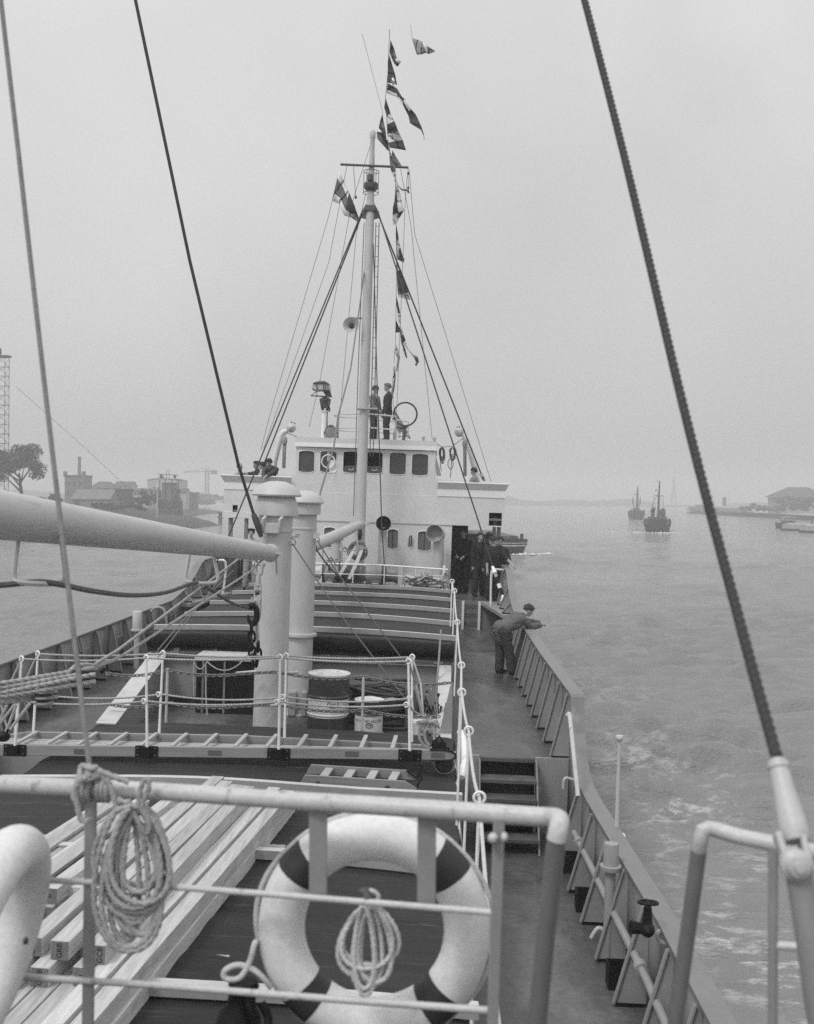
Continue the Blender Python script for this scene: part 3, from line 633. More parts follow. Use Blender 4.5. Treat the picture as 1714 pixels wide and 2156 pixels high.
wire('lifting_wire', 'dark wire down the right face of the mast to the winch', 'wire', [p('Cc', 846, 300, YM - .2), p('Cc', 858, 720, YM - .3), p('Cc', 870, 1200, YM - .4), p('A', 880, 350, 31.8), p('A', 893, 800, 31.4), p('N', 890, 660, 31.3), p('N', 893, 700, 31.3)], .016, WIRE, None)
for i, (x, y) in enumerate(((516, 1590), (1030, 1660))):
    t = thing('signal_block', ['small block hanging under the left half of the yard', 'small blocks hanging from the right yardarm'][i], 'block', p('B', x, y, YM))
    if i == 0: MB().tube([p('B', 516, 1590, YM), p('B', 516, 1640, YM), p('B', 534, 1870, YM)], .009, 5).build('line', WIREG, t); MB().ell(p('B', 536, 1890, YM), .035, .035, .055, 10).build('sheave', DARK, t)
    else:
        MB().tube([p('B', 1035, 1610, YM), p('B', 1042, 1850, YM)], .008, 5).build('line', WIREG, t)
        for yy in (1662, 1800, 1835): MB().ell(p('B', 1038, yy, YM), .032, .032, .05, 10).build('sheave', DARK, t)

# ---- mushroom ventilator posts
def vent(name, label, c, r, prof, z0, zj):
    t = thing(name, label, 'ventilator', c, 'ventilator posts between the hatches')
    MB().lathe([(r, z0), (r, prof[0][1])], c * 1 - V((0, 0, c.z)), n=36).build('post', MASTP, t)
    return t
c1 = V((-2.55, 17.0, Z_RAISED))
vp = thing('ventilator_post', 'tall thick grey ventilator post with domed double hood, nearer of the two', 'ventilator', c1, 'ventilator posts between the hatches')
a0 = V((c1.x, c1.y, 0)); RP = .262
MB().lathe([(RP + .05, Z_RAISED), (RP + .05, Z_RAISED + .03), (RP, Z_RAISED + .04), (RP, -.60), (RP + .012, -.595), (RP + .012, -.56), (RP, -.555), (RP, -.28)], a0, n=40).build('post', MASTP, vp)
MB().lathe([(.25, -.35), (.345, -.345), (.345, -.31), (.33, -.17), (.30, -.08), (.28, -.03), (.24, .0)], a0, n=40).build('lower_hood', MASTP, vp)
MB().lathe([(.28, -.05), (.38, -.045), (.39, -.02), (.345, .06), (.25, .14), (.13, .185), (.0, .195)], a0, n=40).build('dome', GREYL if False else mat('dome_paint', .50, .45, .07, 2.5, v2=.40, thr=(.6, .75), v2scale=5), vp)
lug = MB(); q = p('Q', 740, 175, 16.9); lug.bb(q.x - .14, q.x + .04, q.y - .03, q.y + .03, q.z - .06, q.z + .05); lug.torus(p('Q', 785, 235, 16.9), (0, 1, .2), .045, .014, 14, 6, sy=1.5); lug.build('side_lug', RAIL, vp)
lug = MB(); lug.tube(smooth_path([p('Q', 760, 172, 16.85), p('Q', 830, 165, 16.85), p('Q', 850, 130, 16.85), p('Q', 880, 150, 16.85), p('Q', 830, 180, 16.85), p('Q', 890, 120, 16.85)], 5), .012, 6); lug.build('loose_lashing', ROPE, vp)
lug = MB(); lug.bb(a0.x - .13, a0.x + .09, 16.64, 16.75, -.62, -.46)
for dx in (-.16, .10): lug.tube([(a0.x + dx, 16.66, -.62), (a0.x + dx + .02, 16.62, -.40), (a0.x + dx + .06, 16.64, -.36)], .03, 8)
lug.build('stay_plate', mat('dome_paint', .46), vp, bevel=.02)
lug = MB(); lug.prism([p('Q', 545, 450, 16.74), p('Q', 560, 450, 16.74), p('Q', 570, 700, 16.74), p('Q', 555, 690, 16.74)], (0, .06, 0)); lug.build('boom_rest', GREY, vp)
c2 = V((-2.30, 18.5, Z_RAISED)); b0 = V((c2.x, c2.y, 0)); R2 = .225
vq = thing('ventilator_post', 'grey ventilator post with a flat rounded hood, farther and slimmer of the two', 'ventilator', c2, 'ventilator posts between the hatches')
MB().lathe([(R2 + .05, Z_RAISED), (R2 + .05, Z_RAISED + .03), (R2, Z_RAISED + .04), (R2, -2.42), (R2 + .06, -2.415), (R2 + .06, -2.37), (R2, -2.365), (R2, -.60), (R2 + .01, -.595), (R2 + .01, -.57), (R2, -.565), (R2, -.30)], b0, n=36).build('post', MASTP, vq)
MB().lathe([(.22, -.34), (.285, -.34), (.285, -.14), (.25, -.12)], b0, n=36).build('lower_hood', MASTP, vq)
MB().lathe([(.25, -.16), (.33, -.15), (.335, -.13), (.30, -.05), (.22, .02), (.10, .06), (.0, .065)], b0, n=36).build('dome', mat('dome_paint', .46), vq)
lug = MB(); q = p('Q', 1090, 145, 18.4); lug.bb(q.x - .05, q.x + .10, q.y - .03, q.y + .03, q.z - .06, q.z + .04); lug.torus(p('Q', 1135, 205, 18.4), (0, 1, .2), .045, .014, 14, 6, sy=1.4); lug.build('side_lug', RAIL, vq)
GD = 'wires slanting from the ventilator posts'
wire('guy_wire', 'wire from the thick ventilator post down to the right, behind the oil drum', 'wire', [p('Q', 790, 265, 16.9), p('Q', 1437, 1230, 16.9), p('G', 1245, 860, 16.8)], .011, WIREG, GD)
wire('guy_wire', 'wire from the slim ventilator post down across the far hatch', 'wire', [p('Q', 1145, 220, 18.4), p('Q', 1437, 690, 18.5), p('G', 1010, 300, 18.6), p('G', 1240, 610, 18.6)], .012, WIREG, GD)
wire('lifting_wire', 'dark wire sagging from the small boom end to the winch blocks', 'wire', smooth_path([p('Q', 1120, 330, 20.2), p('N', 320, 720, 24), p('N', 480, 860, 30)], 6), .016, WIRE)

# ---- booms
def boom(name, label, pts, rad, n=32):
    t = thing(name, label, 'derrick boom', pts[-1], 'derrick booms'); MB().tube(pts, rad, n).build('spar', mat('boom_paint', .50, .4, .09, 3, stretch=(2, .4, 2), v2=.38, thr=(.60, .72), v2scale=5, v2stretch=(3, .3, 3), bump=.04, bscale=10), t); return t
aL, aE = P(0, 1084, 6.5), P(568, 1164, 16.25)
dirb = (aE - aL).normalized()
A0 = aL - dirb * 6.5
LB = (aE - A0).length
ptsB = [A0 + (aE - A0) * (i / 20) for i in range(21)]
radB = [.155 + .02 * min(1, i / 4) if i < 9 else .175 - .052 * (i - 8) / 12 for i in range(21)]
radB = [.15 - (.03 * max(0, (i - 8) / 12)) for i in range(21)]
bm_ = boom('derrick_boom', 'large pale derrick boom crossing from the left edge to the thick ventilator post', ptsB, radB, 40)
MB().lathe([(.122, -.02), (.135, -.015), (.138, .05), (.12, .09), (.05, .10)], aE, dirb, n=32).build('end_cap', mat('boom_paint', .46), bm_)
m = MB(); q = p('Q', 470, 400, 15.95); m.torus(q, (1, 0, .3), .035, .016, 12, 6); m.tube([p('Q', 420, 400, 16.0), q, p('Q', 600, 420, 16.2)], .022, 8); m.build('end_eye', RAIL, bm_)
for pts in ([(40, 1115, 7.0), (33, 1175, 7.0), (30, 1215, 7.0), (42, 1226, 7.0), (95, 1229, 7.1), (128, 1226, 7.2), (138, 1212, 7.2), (133, 1160, 7.2), (128, 1118, 7.2)],
            [(400, 1160, 12.5), (394, 1195, 12.5), (391, 1218, 12.5), (400, 1226, 12.5), (430, 1228, 12.6), (452, 1226, 12.7), (459, 1216, 12.7), (453, 1185, 12.7), (447, 1152, 12.7)]):
    Yk = pts[0][2]; MB().tube(smooth_path([P(*q) for q in pts], 4), .018 if Yk < 9 else .021, 8).build('cable_hanger', mat('boom_paint', .46), bm_)
wire('boom_cable', 'dark cable hanging in the loops under the large boom and running to the hook', 'cable', smooth_path([P(-80, 1236, 6.6), P(0, 1232, 6.9), P(80, 1225, 7.1), P(130, 1231, 7.2), P(200, 1245, 8), P(280, 1253, 9.5), P(350, 1247, 11), P(415, 1226, 12.55), P(440, 1240, 13.5), P(490, 1270, 15), P(528, 1281, 16)], 5), .021, ROPED)
# small boom
q0, q1 = p('N', 640, 258, YM - .3), p('N', 20, 540, 19.9)
ptS = [q0.lerp(q1, i / 12) for i in range(13)]
sb = boom('derrick_boom', 'small pale derrick boom slanting from the mast foot to behind the slim ventilator post', ptS, [.115 + .02 * math.sin(math.pi * i / 12) for i in range(13)], 28)
m = MB(); m.lathe([(.10, -.05), (.12, .0), (.12, .1)], q0, (q1 - q0), n=20); m.build('heel_fitting', RAIL, sb)
for f in (.42, .72):
    b_ = q0.lerp(q1, f); r_ = .13
    pts = [b_ + V((-.02, 0, -r_ * .9)), b_ + V((-.03, 0, -.38)), b_ + V((0, 0, -.46)), b_ + V((.3, .5, -.44)), b_ + V((.34, .55, -.36)), b_ + V((.33, .55, -.05))]
    MB().tube(smooth_path(pts, 4), .016, 6).build('cable_hanger', RAIL, sb)
m = MB(); q = p('N', 160, 490, 20.3); m.torus(q, (1, 0, 0), .05, .02, 12, 6); m.tube([q, q + V((.02, 0, -.1))], .035, 8); m.build('end_shackle', STEEL, sb)
wire('boom_cable', 'cable looping under the small boom above the winch', 'cable', smooth_path([p('N', 160, 840, 26), p('N', 200, 830, 26), p('N', 260, 730, 26), p('N', 320, 610, 26.4), p('N', 350, 640, 26.5), p('N', 385, 690, 27), p('N', 425, 660, 28), p('N', 440, 560, 28.5), p('N', 470, 500, 29), p('N', 510, 530, 29.5), p('N', 560, 505, 30)], 5), .016, ROPED)

# ---- hook, blocks and chain hanging from the boom end
t = thing('cargo_hook', 'black cargo hook with heavy chain hanging beside the thick ventilator post', 'hook', p('Q', 220, 2080, 15.9))
hook = smooth_path([p('Q', 150, 1290, 15.9), p('Q', 165, 1370, 15.9), p('Q', 215, 1425, 15.9), p('Q', 270, 1360, 15.9), p('Q', 275, 1240, 15.9), p('Q', 240, 1165, 15.9), p('Q', 190, 1160, 15.9), p('Q', 170, 1210, 15.9)], 6)
MB().tube(hook, [.008 + .034 * min(1, i / 12) for i in range(len(hook))], 10).build('hook', BLACK, t)
def bigchain(pts, name, link, r):
    pts = [V(q) for q in pts]; sg = resample(pts, link * .68)
    for i in range(len(sg) - 1):
        a, b = sg[i], sg[i + 1]; c = (a + b) / 2; d_ = (b - a).normalized(); o = V((1, 0, 0)) if i % 2 else V((.35, -.93, 0)); o = (o - o.dot(d_) * d_).normalized()
        q = [c + d_ * (link * .5 * math.copysign(abs(math.cos(tt)) ** .7, math.cos(tt))) + o * (link * .30 * math.sin(tt)) for tt in [2 * math.pi * k / 14 for k in range(14)]]
        MB().tube(q, r, 7, closed=True).build(name, BLACK, t)
bigchain([p('Q', 205, 1440, 15.9), p('Q', 200, 1560, 15.9), p('Q', 210, 1750, 15.9), p('Q', 215, 1900, 15.9), p('Q', 235, 2080, 15.9)], 'chain_link', .165, .018)
bigchain([p('Q', 300, 1690, 15.95), p('Q', 295, 1850, 15.95), p('Q', 285, 1960, 15.95), p('Q', 250, 2090, 15.95)], 'chain_link', .165, .018)
t2 = thing('hoisting_block', 'grey shackle and block hung below the end of the large boom', 'block', p('Q', 290, 1040, 15.95))
m = MB(); m.tube(smooth_path([p('Q', 255, 570, 16), p('Q', 262, 680, 16), p('Q', 300, 720, 16), p('Q', 345, 690, 16), p('Q', 360, 570, 16)], 5), .026, 8); m.cyl(p('Q', 220, 560, 16), p('Q', 400, 575, 16), .022, 10); m.cyl(p('Q', 220, 560, 16), p('Q', 245, 560, 16), .04, 8); m.build('shackle', RAIL, t2)
MB().tube([p('Q', 305, 690, 16), p('Q', 300, 870, 16)], [.035, .045], 10).build('swivel', RAIL, t2)
m = MB()
for xx in (250, 340): m.tube([p('Q', xx, 870, 16), p('Q', xx - 5, 1240, 16)], .014, 6)
m.bar(p('Q', 245, 895, 16), p('Q', 345, 895, 16), .05, .09); m.bar(p('Q', 240, 1050, 15.97), p('Q', 340, 1050, 15.97), .05, .05); m.build('side_frames', RAIL, t2)
MB().cyl(p('Q', 265, 965, 16), p('Q', 315, 965, 16), .045, 12).build('roller', STEEL, t2)
MB().tube(smooth_path([p('Q', 215, 1040, 15.95), p('Q', 225, 1110, 15.95), p('Q', 260, 1080, 15.95), p('Q', 300, 1130, 15.95), p('Q', 320, 1230, 15.95), p('Q', 310, 1340, 15.95), p('Q', 285, 1430, 15.95), p('Q', 300, 1690, 15.95)], 6), .022, 8).build('wire_strop', STEELL, t2)
MB().tube([p('Q', 250, 1440, 16.1), p('Q', 250, 1900, 16.1)], .035, 8).build('hanging_spar', RAIL, t2)

# ---- winch on the bridge deck
YW = 31.95
t = thing('cargo_winch', 'grey cargo winch with wire drums in front of the bridge house', 'winch', p('N', 600, 985, YW))
def wx(x): return p('N', x, 780, YW).x
zc = p('N', 600, 775, YW).z
def drum(x0, x1, r, name, ma, prof=None):
    a = wx(x0); L = wx(x1) - a
    MB().lathe(prof(r, L) if prof else [(r, 0), (r, L)], (a, YW, zc), (1, 0, 0), n=28).build(name, ma, t)
drum(100, 240, .20, 'warping_drum', MASTP, lambda r, L: [(r * 1.1, 0), (r * .8, L * .3), (r * .85, L * .7), (r * 1.15, L)])
drum(240, 268, .30, 'gear_flange', DARK); drum(268, 450, .31, 'gear_case', GREYL); drum(450, 625, .255, 'wire_drum', STEEL, lambda r, L: [(r * (1 + .03 * (k % 2)), L * k / 36) for k in range(37)])
drum(625, 700, .22, 'shaft_sleeve', GREY); drum(700, 865, .315, 'gear_case', GREYL); drum(865, 900, .32, 'gear_flange', DARK)
drum(905, 1045, .22, 'warping_drum', GREY, lambda r, L: [(r * 1.0, 0), (r * .95, L * .6), (r * 1.3, L)])
for xa, xb in ((285, 355), (770, 838), (1045, 1085)):
    m = MB(); a, b = wx(xa), wx(xb); top = zc - .25 if xb < 1000 else zc + .25
    m.prism([(a - .03, YW - .34, Z_BRIDGE + .01), (b + .03, YW - .34, Z_BRIDGE + .01), (b, YW - .34, top), (a, YW - .34, top)], (0, .6, 0)); m.build('pedestal', MASTP if xb > 1000 else CREAM, t, bevel=.008)
m = MB(); m.bb(wx(280), wx(850), YW - .30, YW + .35, Z_BRIDGE + .012, Z_BRIDGE + .16); m.build('bedplate', GREYL, t)
# hoses / rope falls at the mast foot
t = thing('rope_hank', 'big hank of pale rope hung on the mast foot above the winch', 'rope coil', p('N', 610, 640, 31.95))
m = MB(); rnd = random.Random(4)
for k in range(13):
    w0, h0 = rnd.uniform(60, 100), rnd.uniform(150, 215); cx = 610 + rnd.uniform(-8, 8); y0 = 430 + rnd.uniform(0, 20)
    m.tube([p('N', cx + w0 * math.sin(tt) * (1 - .2 * math.cos(tt)), y0 + h0 / 2 - h0 / 2 * math.cos(tt), 31.93 + .04 * rnd.random()) for tt in [2 * math.pi * q / 20 for q in range(20)]], .017, 6, closed=True)
m.build('loops', ROPED, t)
m = MB()
for k in range(6): m.tube(smooth_path([p('N', 555 + 22 * k, 470, 31.85), p('N', 550 + 24 * k, 435 + 3 * abs(k - 3), 31.8), p('N', 560 + 24 * k, 455, 31.85), p('N', 640 + 12 * k, 520, 31.85)], 4), .02, 6)
m.build('top_turns', ROPE, t)
for i, (xa, ya, xb, yb) in enumerate(((560, 520, 410, 810), (640, 530, 510, 850))):
    t = thing('tackle_fall', ['left fall of white rope from the mast foot to a dark block over the winch', 'right fall of white rope from the mast foot to a dark block over the winch'][i], 'tackle', p('N', xb, yb, 31.3))
    m = MB()
    for k in range(5):
        o = (k - 2) * 7; m.tube(smooth_path([p('N', xa + o + 12, ya, 31.8), p('N', (xa + xb) / 2 + o * 1.2 + 14, (ya + yb) / 2 - 10, 31.5), p('N', xb + o, yb, 31.3)], 5), .012, 6)
    m.build('rope_parts', mat('pale_rope', .56, .85, .12, 20, bump=.4, bscale=120), t)
    MB().ell(p('N', xb - 5, yb + 15, 31.28), .11, .08, .10, 12).build('block', BLACK, t)
m = MB(); q = p('N', 632, 370, YM - .25); t = thing('head_block', 'pale steel block on the mast just below the small boom', 'block', q)
m.bb(q.x - .08, q.x - .05, q.y - .05, q.y + .05, q.z - .20, q.z + .22); m.bb(q.x + .05, q.x + .08, q.y - .05, q.y + .05, q.z - .20, q.z + .22); m.bb(q.x - .12, q.x + .12, q.y - .05, q.y + .05, q.z - .0, q.z + .04); m.build('cheeks', RAIL, t)
MB().cyl(q + V((-.04, 0, .02)), q + V((.04, 0, .02)), .14, 16).build('sheave', DARK, t)
# railing in front of the winch
YR = 31.2
t = thing('winch_railing', 'thin white railing along the bridge deck edge in front of the winch', 'railing', p('N', 800, 980, YR))
for y0, y1, r in ((668, 735, .026), (772, 835, .013), (893, 960, .013)):
    MB().tube([p('N', -150, y0 - 10, YR), p('N', 115, y0 + 0, YR), p('N', 880, y0 + 20, YR), p('N', 1560, y1, YR)], r, 8).build('rail', WHITE, t)
for x, y in ((-130, 670), (230, 672), (563, 680), (893, 688), (1222, 705)):
    a = p('N', x, y, YR); MB().cyl((a.x, YR, Z_BRIDGE), a, .016, 8).build('post', WHITE, t)
a = p('N', 1525, 690, YR); m = MB(); m.bb(a.x - .05, a.x + .03, YR - .03, YR + .03, Z_BRIDGE - .1, a.z); m.build('end_post', WHITE, t)
t = thing('hanging_rope', 'loose rope looped over the railing post right of the winch', 'rope', p('N', 1545, 960, YR - .08))
MB().tube(smooth_path([p('N', 1590, 740, YR - .08), p('N', 1560, 800, YR - .08), p('N', 1530, 770, YR - .08), p('N', 1510, 900, YR - .08), p('N', 1530, 960, YR - .08), p('N', 1580, 965, YR - .08)], 6), .014, 6).build('loop', ROPED, t)
MB().tube(smooth_path([p('N', 1535, 780, YR - .1), p('N', 1550, 900, YR - .1), p('N', 1575, 920, YR - .1), p('N', 1580, 860, YR - .1), p('N', 1570, 790, YR - .1)], 6), .014, 6).build('loop', ROPED, t)
# cowl ventilators against the house
def cowl(label, xc, yc, r, xs0, xs1, yb, Y, face, dark):
    c = p('N', xc, yc, Y - .35); rr = (p('N', xc + r, yc, Y - .35) - c).length
    s0, s1 = p('N', xs0, yb, Y), p('N', xs1, yb, Y); rs = (s1.x - s0.x) / 2; sx = (s0.x + s1.x) / 2
    t = thing('cowl_ventilator', label, 'ventilator', (sx, Y, Z_BRIDGE), 'cowl ventilators before the bridge house')
    MB().lathe([(rs * 1.12, Z_BRIDGE), (rs * 1.1, Z_BRIDGE + .6), (rs, Z_BRIDGE + .62), (rs, c.z - rr * .55)], (sx, Y, 0), n=24).build('stem', MASTP, t)
    d_ = V(face).normalized(); m = MB()
    pts = [V((sx, Y, c.z - rr * .6)), V((sx, Y + .01, c.z - rr * .2)), V((sx, Y - .05, c.z + .02)) * .5 + (c - d_ * .15) * .5, c - d_ * .12, c]
    m.tube(pts, [rs, rs * 1.1, rr * .85, rr * .97, rr], 26, caps=False); hd = m.build('hood', MASTP, t, solid=.012)
    m = MB(); m.lathe([(rr * .97, .0), (rr * .93, -.12), (rr * .6, -.25), (0.0, -.26)], c, d_, n=26, cap=False); m.build('throat', BLACK if dark else GREYL, t)
cowl('slim grey cowl ventilator with its dark mouth facing forward, right of the mast', 882, 247, 81, 828, 918, 420, 33.0, (0, -1, 0), True)
cowl('grey cowl ventilator with its mouth blanked by a pale cover, beside the right doorway', 1420, 350, 90, 1402, 1516, 600, 33.0, (-.18, -1, 0), False)
t = thing('stub_ventilator', 'short grey ventilator stem with a flat top behind the small boom', 'ventilator', p('N', 385, 660, 32.8))
a, b = p('N', 330, 500, 32.8), p('N', 440, 500, 32.8); zt = p('N', 385, 425, 32.8).z
MB().lathe([((b.x - a.x) / 2, Z_BRIDGE), ((b.x - a.x) / 2, zt - .1), ((b.x - a.x) / 2 * 1.05, zt - .09), ((b.x - a.x) / 2 * .95, zt - .07), ((b.x - a.x) / 2 * .95, zt)], ((a.x + b.x) / 2, 32.8, 0), n=20).build('stem', MASTP, t)
m = MB(); m.lathe([((b.x - a.x) / 2 * 1.35, zt), ((b.x - a.x) / 2 * 1.35, zt + .06), (.05, zt + .09)], ((a.x + b.x) / 2, 32.8, 0), n=20); m.build('lid', MASTP, t)
# valves on a small pipe stand
t = thing('valve_stand', 'small pipe stand with hand wheels left of the winch', 'valves', p('N', 360, 690, 31.6))
m = MB(); q = p('N', 310, 640, 31.6); m.torus(q, (0, 0, 1), .09, .014, 14, 6); m.cyl(q, q - V((0, 0, .3)), .03, 8); m.build('hand_wheel', STEEL, t)
m = MB(); q = p('N', 420, 640, 31.6); m.torus(q, (0, 0, 1), .08, .014, 14, 6); m.cyl(q, q - V((0, 0, .3)), .03, 8); m.ell(q - V((.1, 0, 0)), .05, .05, .06); m.build('hand_wheel', STEEL, t)
# net / pilot ladder heap at the hatch corner
t = thing('rope_ladder_heap', 'bundled rope ladder with wooden rungs lying at the far hatch corner', 'rope ladder', p('N', 1310, 1025, 30.6))
m = MB(); m2 = MB(); rnd = random.Random(11); cc = p('N', 1305, 930, 30.3)
for k in range(80):
    o = V((rnd.uniform(-.62, .62), rnd.uniform(-.3, .3), rnd.uniform(-.36, .40)))
    if (o.x / .62) ** 2 + (o.z / .36) ** 2 > 1: continue
    rot = Matrix.Rotation(rnd.uniform(-1.2, 1.2), 3, 'Y') @ Matrix.Rotation(rnd.uniform(-.6, .6), 3, 'Z') @ Matrix.Rotation(rnd.uniform(-.5, .5), 3, 'X')
    m.box(cc + o, .34, .10, .035, rot)
for k in range(11):
    pts = [cc + V((rnd.uniform(-.6, .6), -.3 + rnd.uniform(-.05, .05), rnd.uniform(-.36, .36))) for _ in range(5)]
    m2.tube(smooth_path(pts, 6), .016, 6)
m.build('rungs', WOODL, t); m2.build('side_ropes', ROPED, t)

# ---- gear on the wheelhouse roof
ZR = 1.76
t = thing('radar_scanner', 'radar scanner on a white pedestal on the wheelhouse roof', 'radar', p('X', 180, 955, 34.6))
def rad(a): return p('X', *a, 34.6)
MB().lathe([(.085, ZR), (.085, rad((180, 560)).z), (.13, rad((180, 556)).z), (.13, rad((180, 545)).z)], (rad((180, 700)).x, 34.6, 0), n=20).build('pedestal', WHITE, t)
cx = rad((195, 400)).x
MB().lathe([(.09, rad((0, 500)).z), (.12, rad((0, 400)).z), (.185, rad((0, 385)).z), (.185, rad((0, 365)).z), (.10, rad((0, 335)).z)], (cx, 34.6, 0), n=20).build('gear_housing', STEEL, t)
m = MB()
for k in range(4):
    th = k * math.pi / 2 + .6; x, y = math.cos(th), math.sin(th); m.bar((cx + .18 * x, 34.6 + .18 * y, rad((0, 380)).z), (cx + .10 * x, 34.6 + .10 * y, rad((0, 545)).z), .045, .03, up=(x, y, 0))
m.build('lantern_frame', STEEL, t)
MB().tube(smooth_path([rad((225, 480)), rad((262, 500)), rad((258, 550)), rad((225, 580)), rad((222, 940))], 6), .02, 8).build('cable', BLACK, t)
# scanner: a D-shaped aerial box, its round back to the left, tipped towards us
m = MB(); out = [(5, 130), (-10, 150), (-14, 175), (-4, 208), (35, 236), (110, 234), (180, 224), (262, 234), (258, 180), (240, 128)]
m.prism([p('X', x, y, 34.35) for x, y in out], (0, .50, 0)); m.build('aerial_box', MASTP, t, bevel=.03)
m = MB(); m.prism([p('X', x, y, 34.31) for x, y in [(2, 134), (8, 122), (40, 104), (110, 90), (185, 90), (215, 104), (250, 128), (250, 140), (180, 128), (90, 127)]], (0, .58, 0)); m.build('top_cover', STEEL, t, bevel=.015)
m = MB()
for x, y0, y1 in ((62, 128, 232), (165, 128, 222), (195, 130, 222), (232, 132, 228)): m.tube([p('X', x, y0, 34.33), p('X', x + 6, y1, 34.33)], .014, 6)
m.tube([p('X', -2, 212, 34.33), p('X', 36, 238, 34.33), p('X', 110, 237, 34.33), p('X', 180, 226, 34.33), p('X', 268, 238, 34.33)], .02, 6); m.build('back_ribs', STEEL, t)
m = MB(); m.tube([rad((-25, 315)), rad((160, 325)), rad((215, 330))], .022, 6); m.tube([rad((-25, 315)), rad((60, 255)), rad((75, 320))], .016, 6); m.tube([rad((170, 240)), rad((225, 330))], .03, 6); m.prism([rad((190, 240)), rad((265, 225)), rad((300, 340)), rad((200, 330))], (0, .08, 0)); m.build('feed_arm', STEEL, t)
t = thing('searchlight', 'round searchlight on the wheelhouse roof left of the railing', 'searchlight', p('X', 280, 955, 34.0))
c = p('X', 280, 865, 34.0)
MB().lathe([(.06, .25), (.14, .22), (.185, .05), (.195, 0), (.195, -.03), (.18, -.03)], c, (.1, 1, 0), n=24, cap=False).build('drum', STEEL, t)
MB().lathe([(.18, -.012), (.10, -.03), (0, -.035)], c, (.1, 1, 0), n=24, cap=False).build('lens', mat('lamp_lens', .20, .08, .3, 6), t)
m = MB(); m.tube([(c.x - .21, c.y, c.z), (c.x - .2, c.y, c.z - .15), (c.x, c.y, c.z - .25), (c.x + .2, c.y, c.z - .15), (c.x + .21, c.y, c.z)], .018, 6); m.cyl((c.x, c.y, ZR), (c.x, c.y, c.z - .23), .04, 8); m.build('yoke', STEEL, t)
m = MB(); q = p('X', 284, 775, 34.0); m.bb(q.x - .07, q.x + .07, q.y - .03, q.y + .06, q.z - .04, q.z + .03); m.build('vent_box', STEEL, t)
t = thing('roof_railing', 'grey two-rail railing with rounded end on the wheelhouse roof', 'railing', p('X', 830, 985, 35))
for ya, yb, yc, yd in ((595, 632, 690, 650), (803, 838, 878, 848)):
    pts = [p('X', 1285, yb, 34.2), p('X', 870, ya, 34.2), p('X', 520, ya + 2, 34.2), p('X', 395, ya + 8, 34.3), p('X', 338, ya + 24, 34.8), p('X', 372, ya + 38, 35.5), p('X', 480, ya + 50, 36), p('X', 700, ya + 60, 36), p('X', 1040, yc, 36), p('X', 1250, yc + 20, 36)]
    MB().tube(smooth_path(pts, 6), .022, 8).build('rail', MASTP, t)
MB().tube([p('X', 1290, 680, 36), p('X', 1462, 718, 35.6), p('X', 1455, 965, 35.6)], .022, 8).build('rail', MASTP, t)
MB().tube([p('X', 1290, 885, 36), p('X', 1455, 907, 35.6)], .016, 8).build('rail', MASTP, t)
for x, y, Y in ((398, 590, 34.3), (1280, 625, 34.2), (1005, 600, 34.2), (1245, 860, 35.8)):
    a = p('X', x, y, Y); MB().cyl((a.x, Y, ZR - .02), a, .028, 8).build('post', GREYL, t)
t = thing('direction_finder_loop', 'ring shaped direction finder aerial standing on the wheelhouse roof', 'aerial', p('X', 1405, 965, 34.8))
c = p('X', 1415, 597, 34.8); MB().torus(c, (0, 1, 0), .372, .028, 40, 8).build('ring', DARK, t)
MB().cyl((c.x - .03, 34.8, ZR), (c.x, 34.8, c.z - .40), .055, 12).build('stem', STEEL, t); MB().cyl((c.x, 34.8, c.z - .44), (c.x, 34.8, c.z - .37), .09, 12).build('collar', DARK, t)
for i, (x0, x1, y0, y1) in enumerate(((1668, 1714, 940, 998),)):
    a, b = p('X', x0, y1, 33.9), p('X', x1, y0, 33.9); m = MB(); m.bb(a.x, b.x, 33.86, 33.98, ZR, b.z); tag(m.build('fairlead_box', GREYL, bevel=.01), 'small grey box on the right end of the wheelhouse roof', 'box')
# davits on the wings
def davit(label, f, pts, Y, r):
    t = thing('boat_davit', label, 'davit', p(f, *pts[0], Y), 'boat davits behind the wings')
    P3 = smooth_path([p(f, x, y, Y) for x, y in pts], 5); a = P3[0].copy(); P3 = [V((a.x, a.y, -.5))] + P3
    MB().tube(P3, [r] * (len(P3) - 6) + [r * .95, r * .9, r * .85, r * .8, r * .75, r * .7], 14).build('arm', CREAM, t); return t
dl = davit('pale curved boat davit with a lamp on top, behind the left wing', 'Pp', [(1060, 640), (1120, 400), (1165, 230), (1200, 150), (1250, 115), (1290, 120)], 36.6, .10)
dr = davit('pale curved boat davit with a lamp on top, behind the right wing', 'U', [(900, 1170), (840, 900), (770, 650), (720, 520), (690, 450), (650, 430)], 36.6, .10)
def lamp(t, c, d_):
    MB().lathe([(.03, .16), (.10, .12), (.16, .02), (.165, -.02), (.14, -.10), (.05, -.14)], c, d_, n=18).build('lamp_head', MASTP, t)
    m = MB(); m.tube([c + V((.14, 0, .14)) if d_[0] < 0 else c + V((-.1, 0, .14)), c + V((0, 0, .2)), c + V(d_) * -.05], .02, 6); m.build('lamp_bracket', STEEL, t)
lamp(dl, p('Pp', 1350, 45, 36.5), (-.5, .5, .6)); MB().tube([p('Pp', 1280, 130, 36.6), p('Pp', 1305, 70, 36.5)], .02, 6).build('lamp_stalk', STEELL, dl)
lamp(dr, p('U', 590, 335, 36.5), (.6, .5, .5)); MB().tube([p('U', 660, 430, 36.6), p('U', 635, 360, 36.5)], .02, 6).build('lamp_stalk', STEELL, dr)
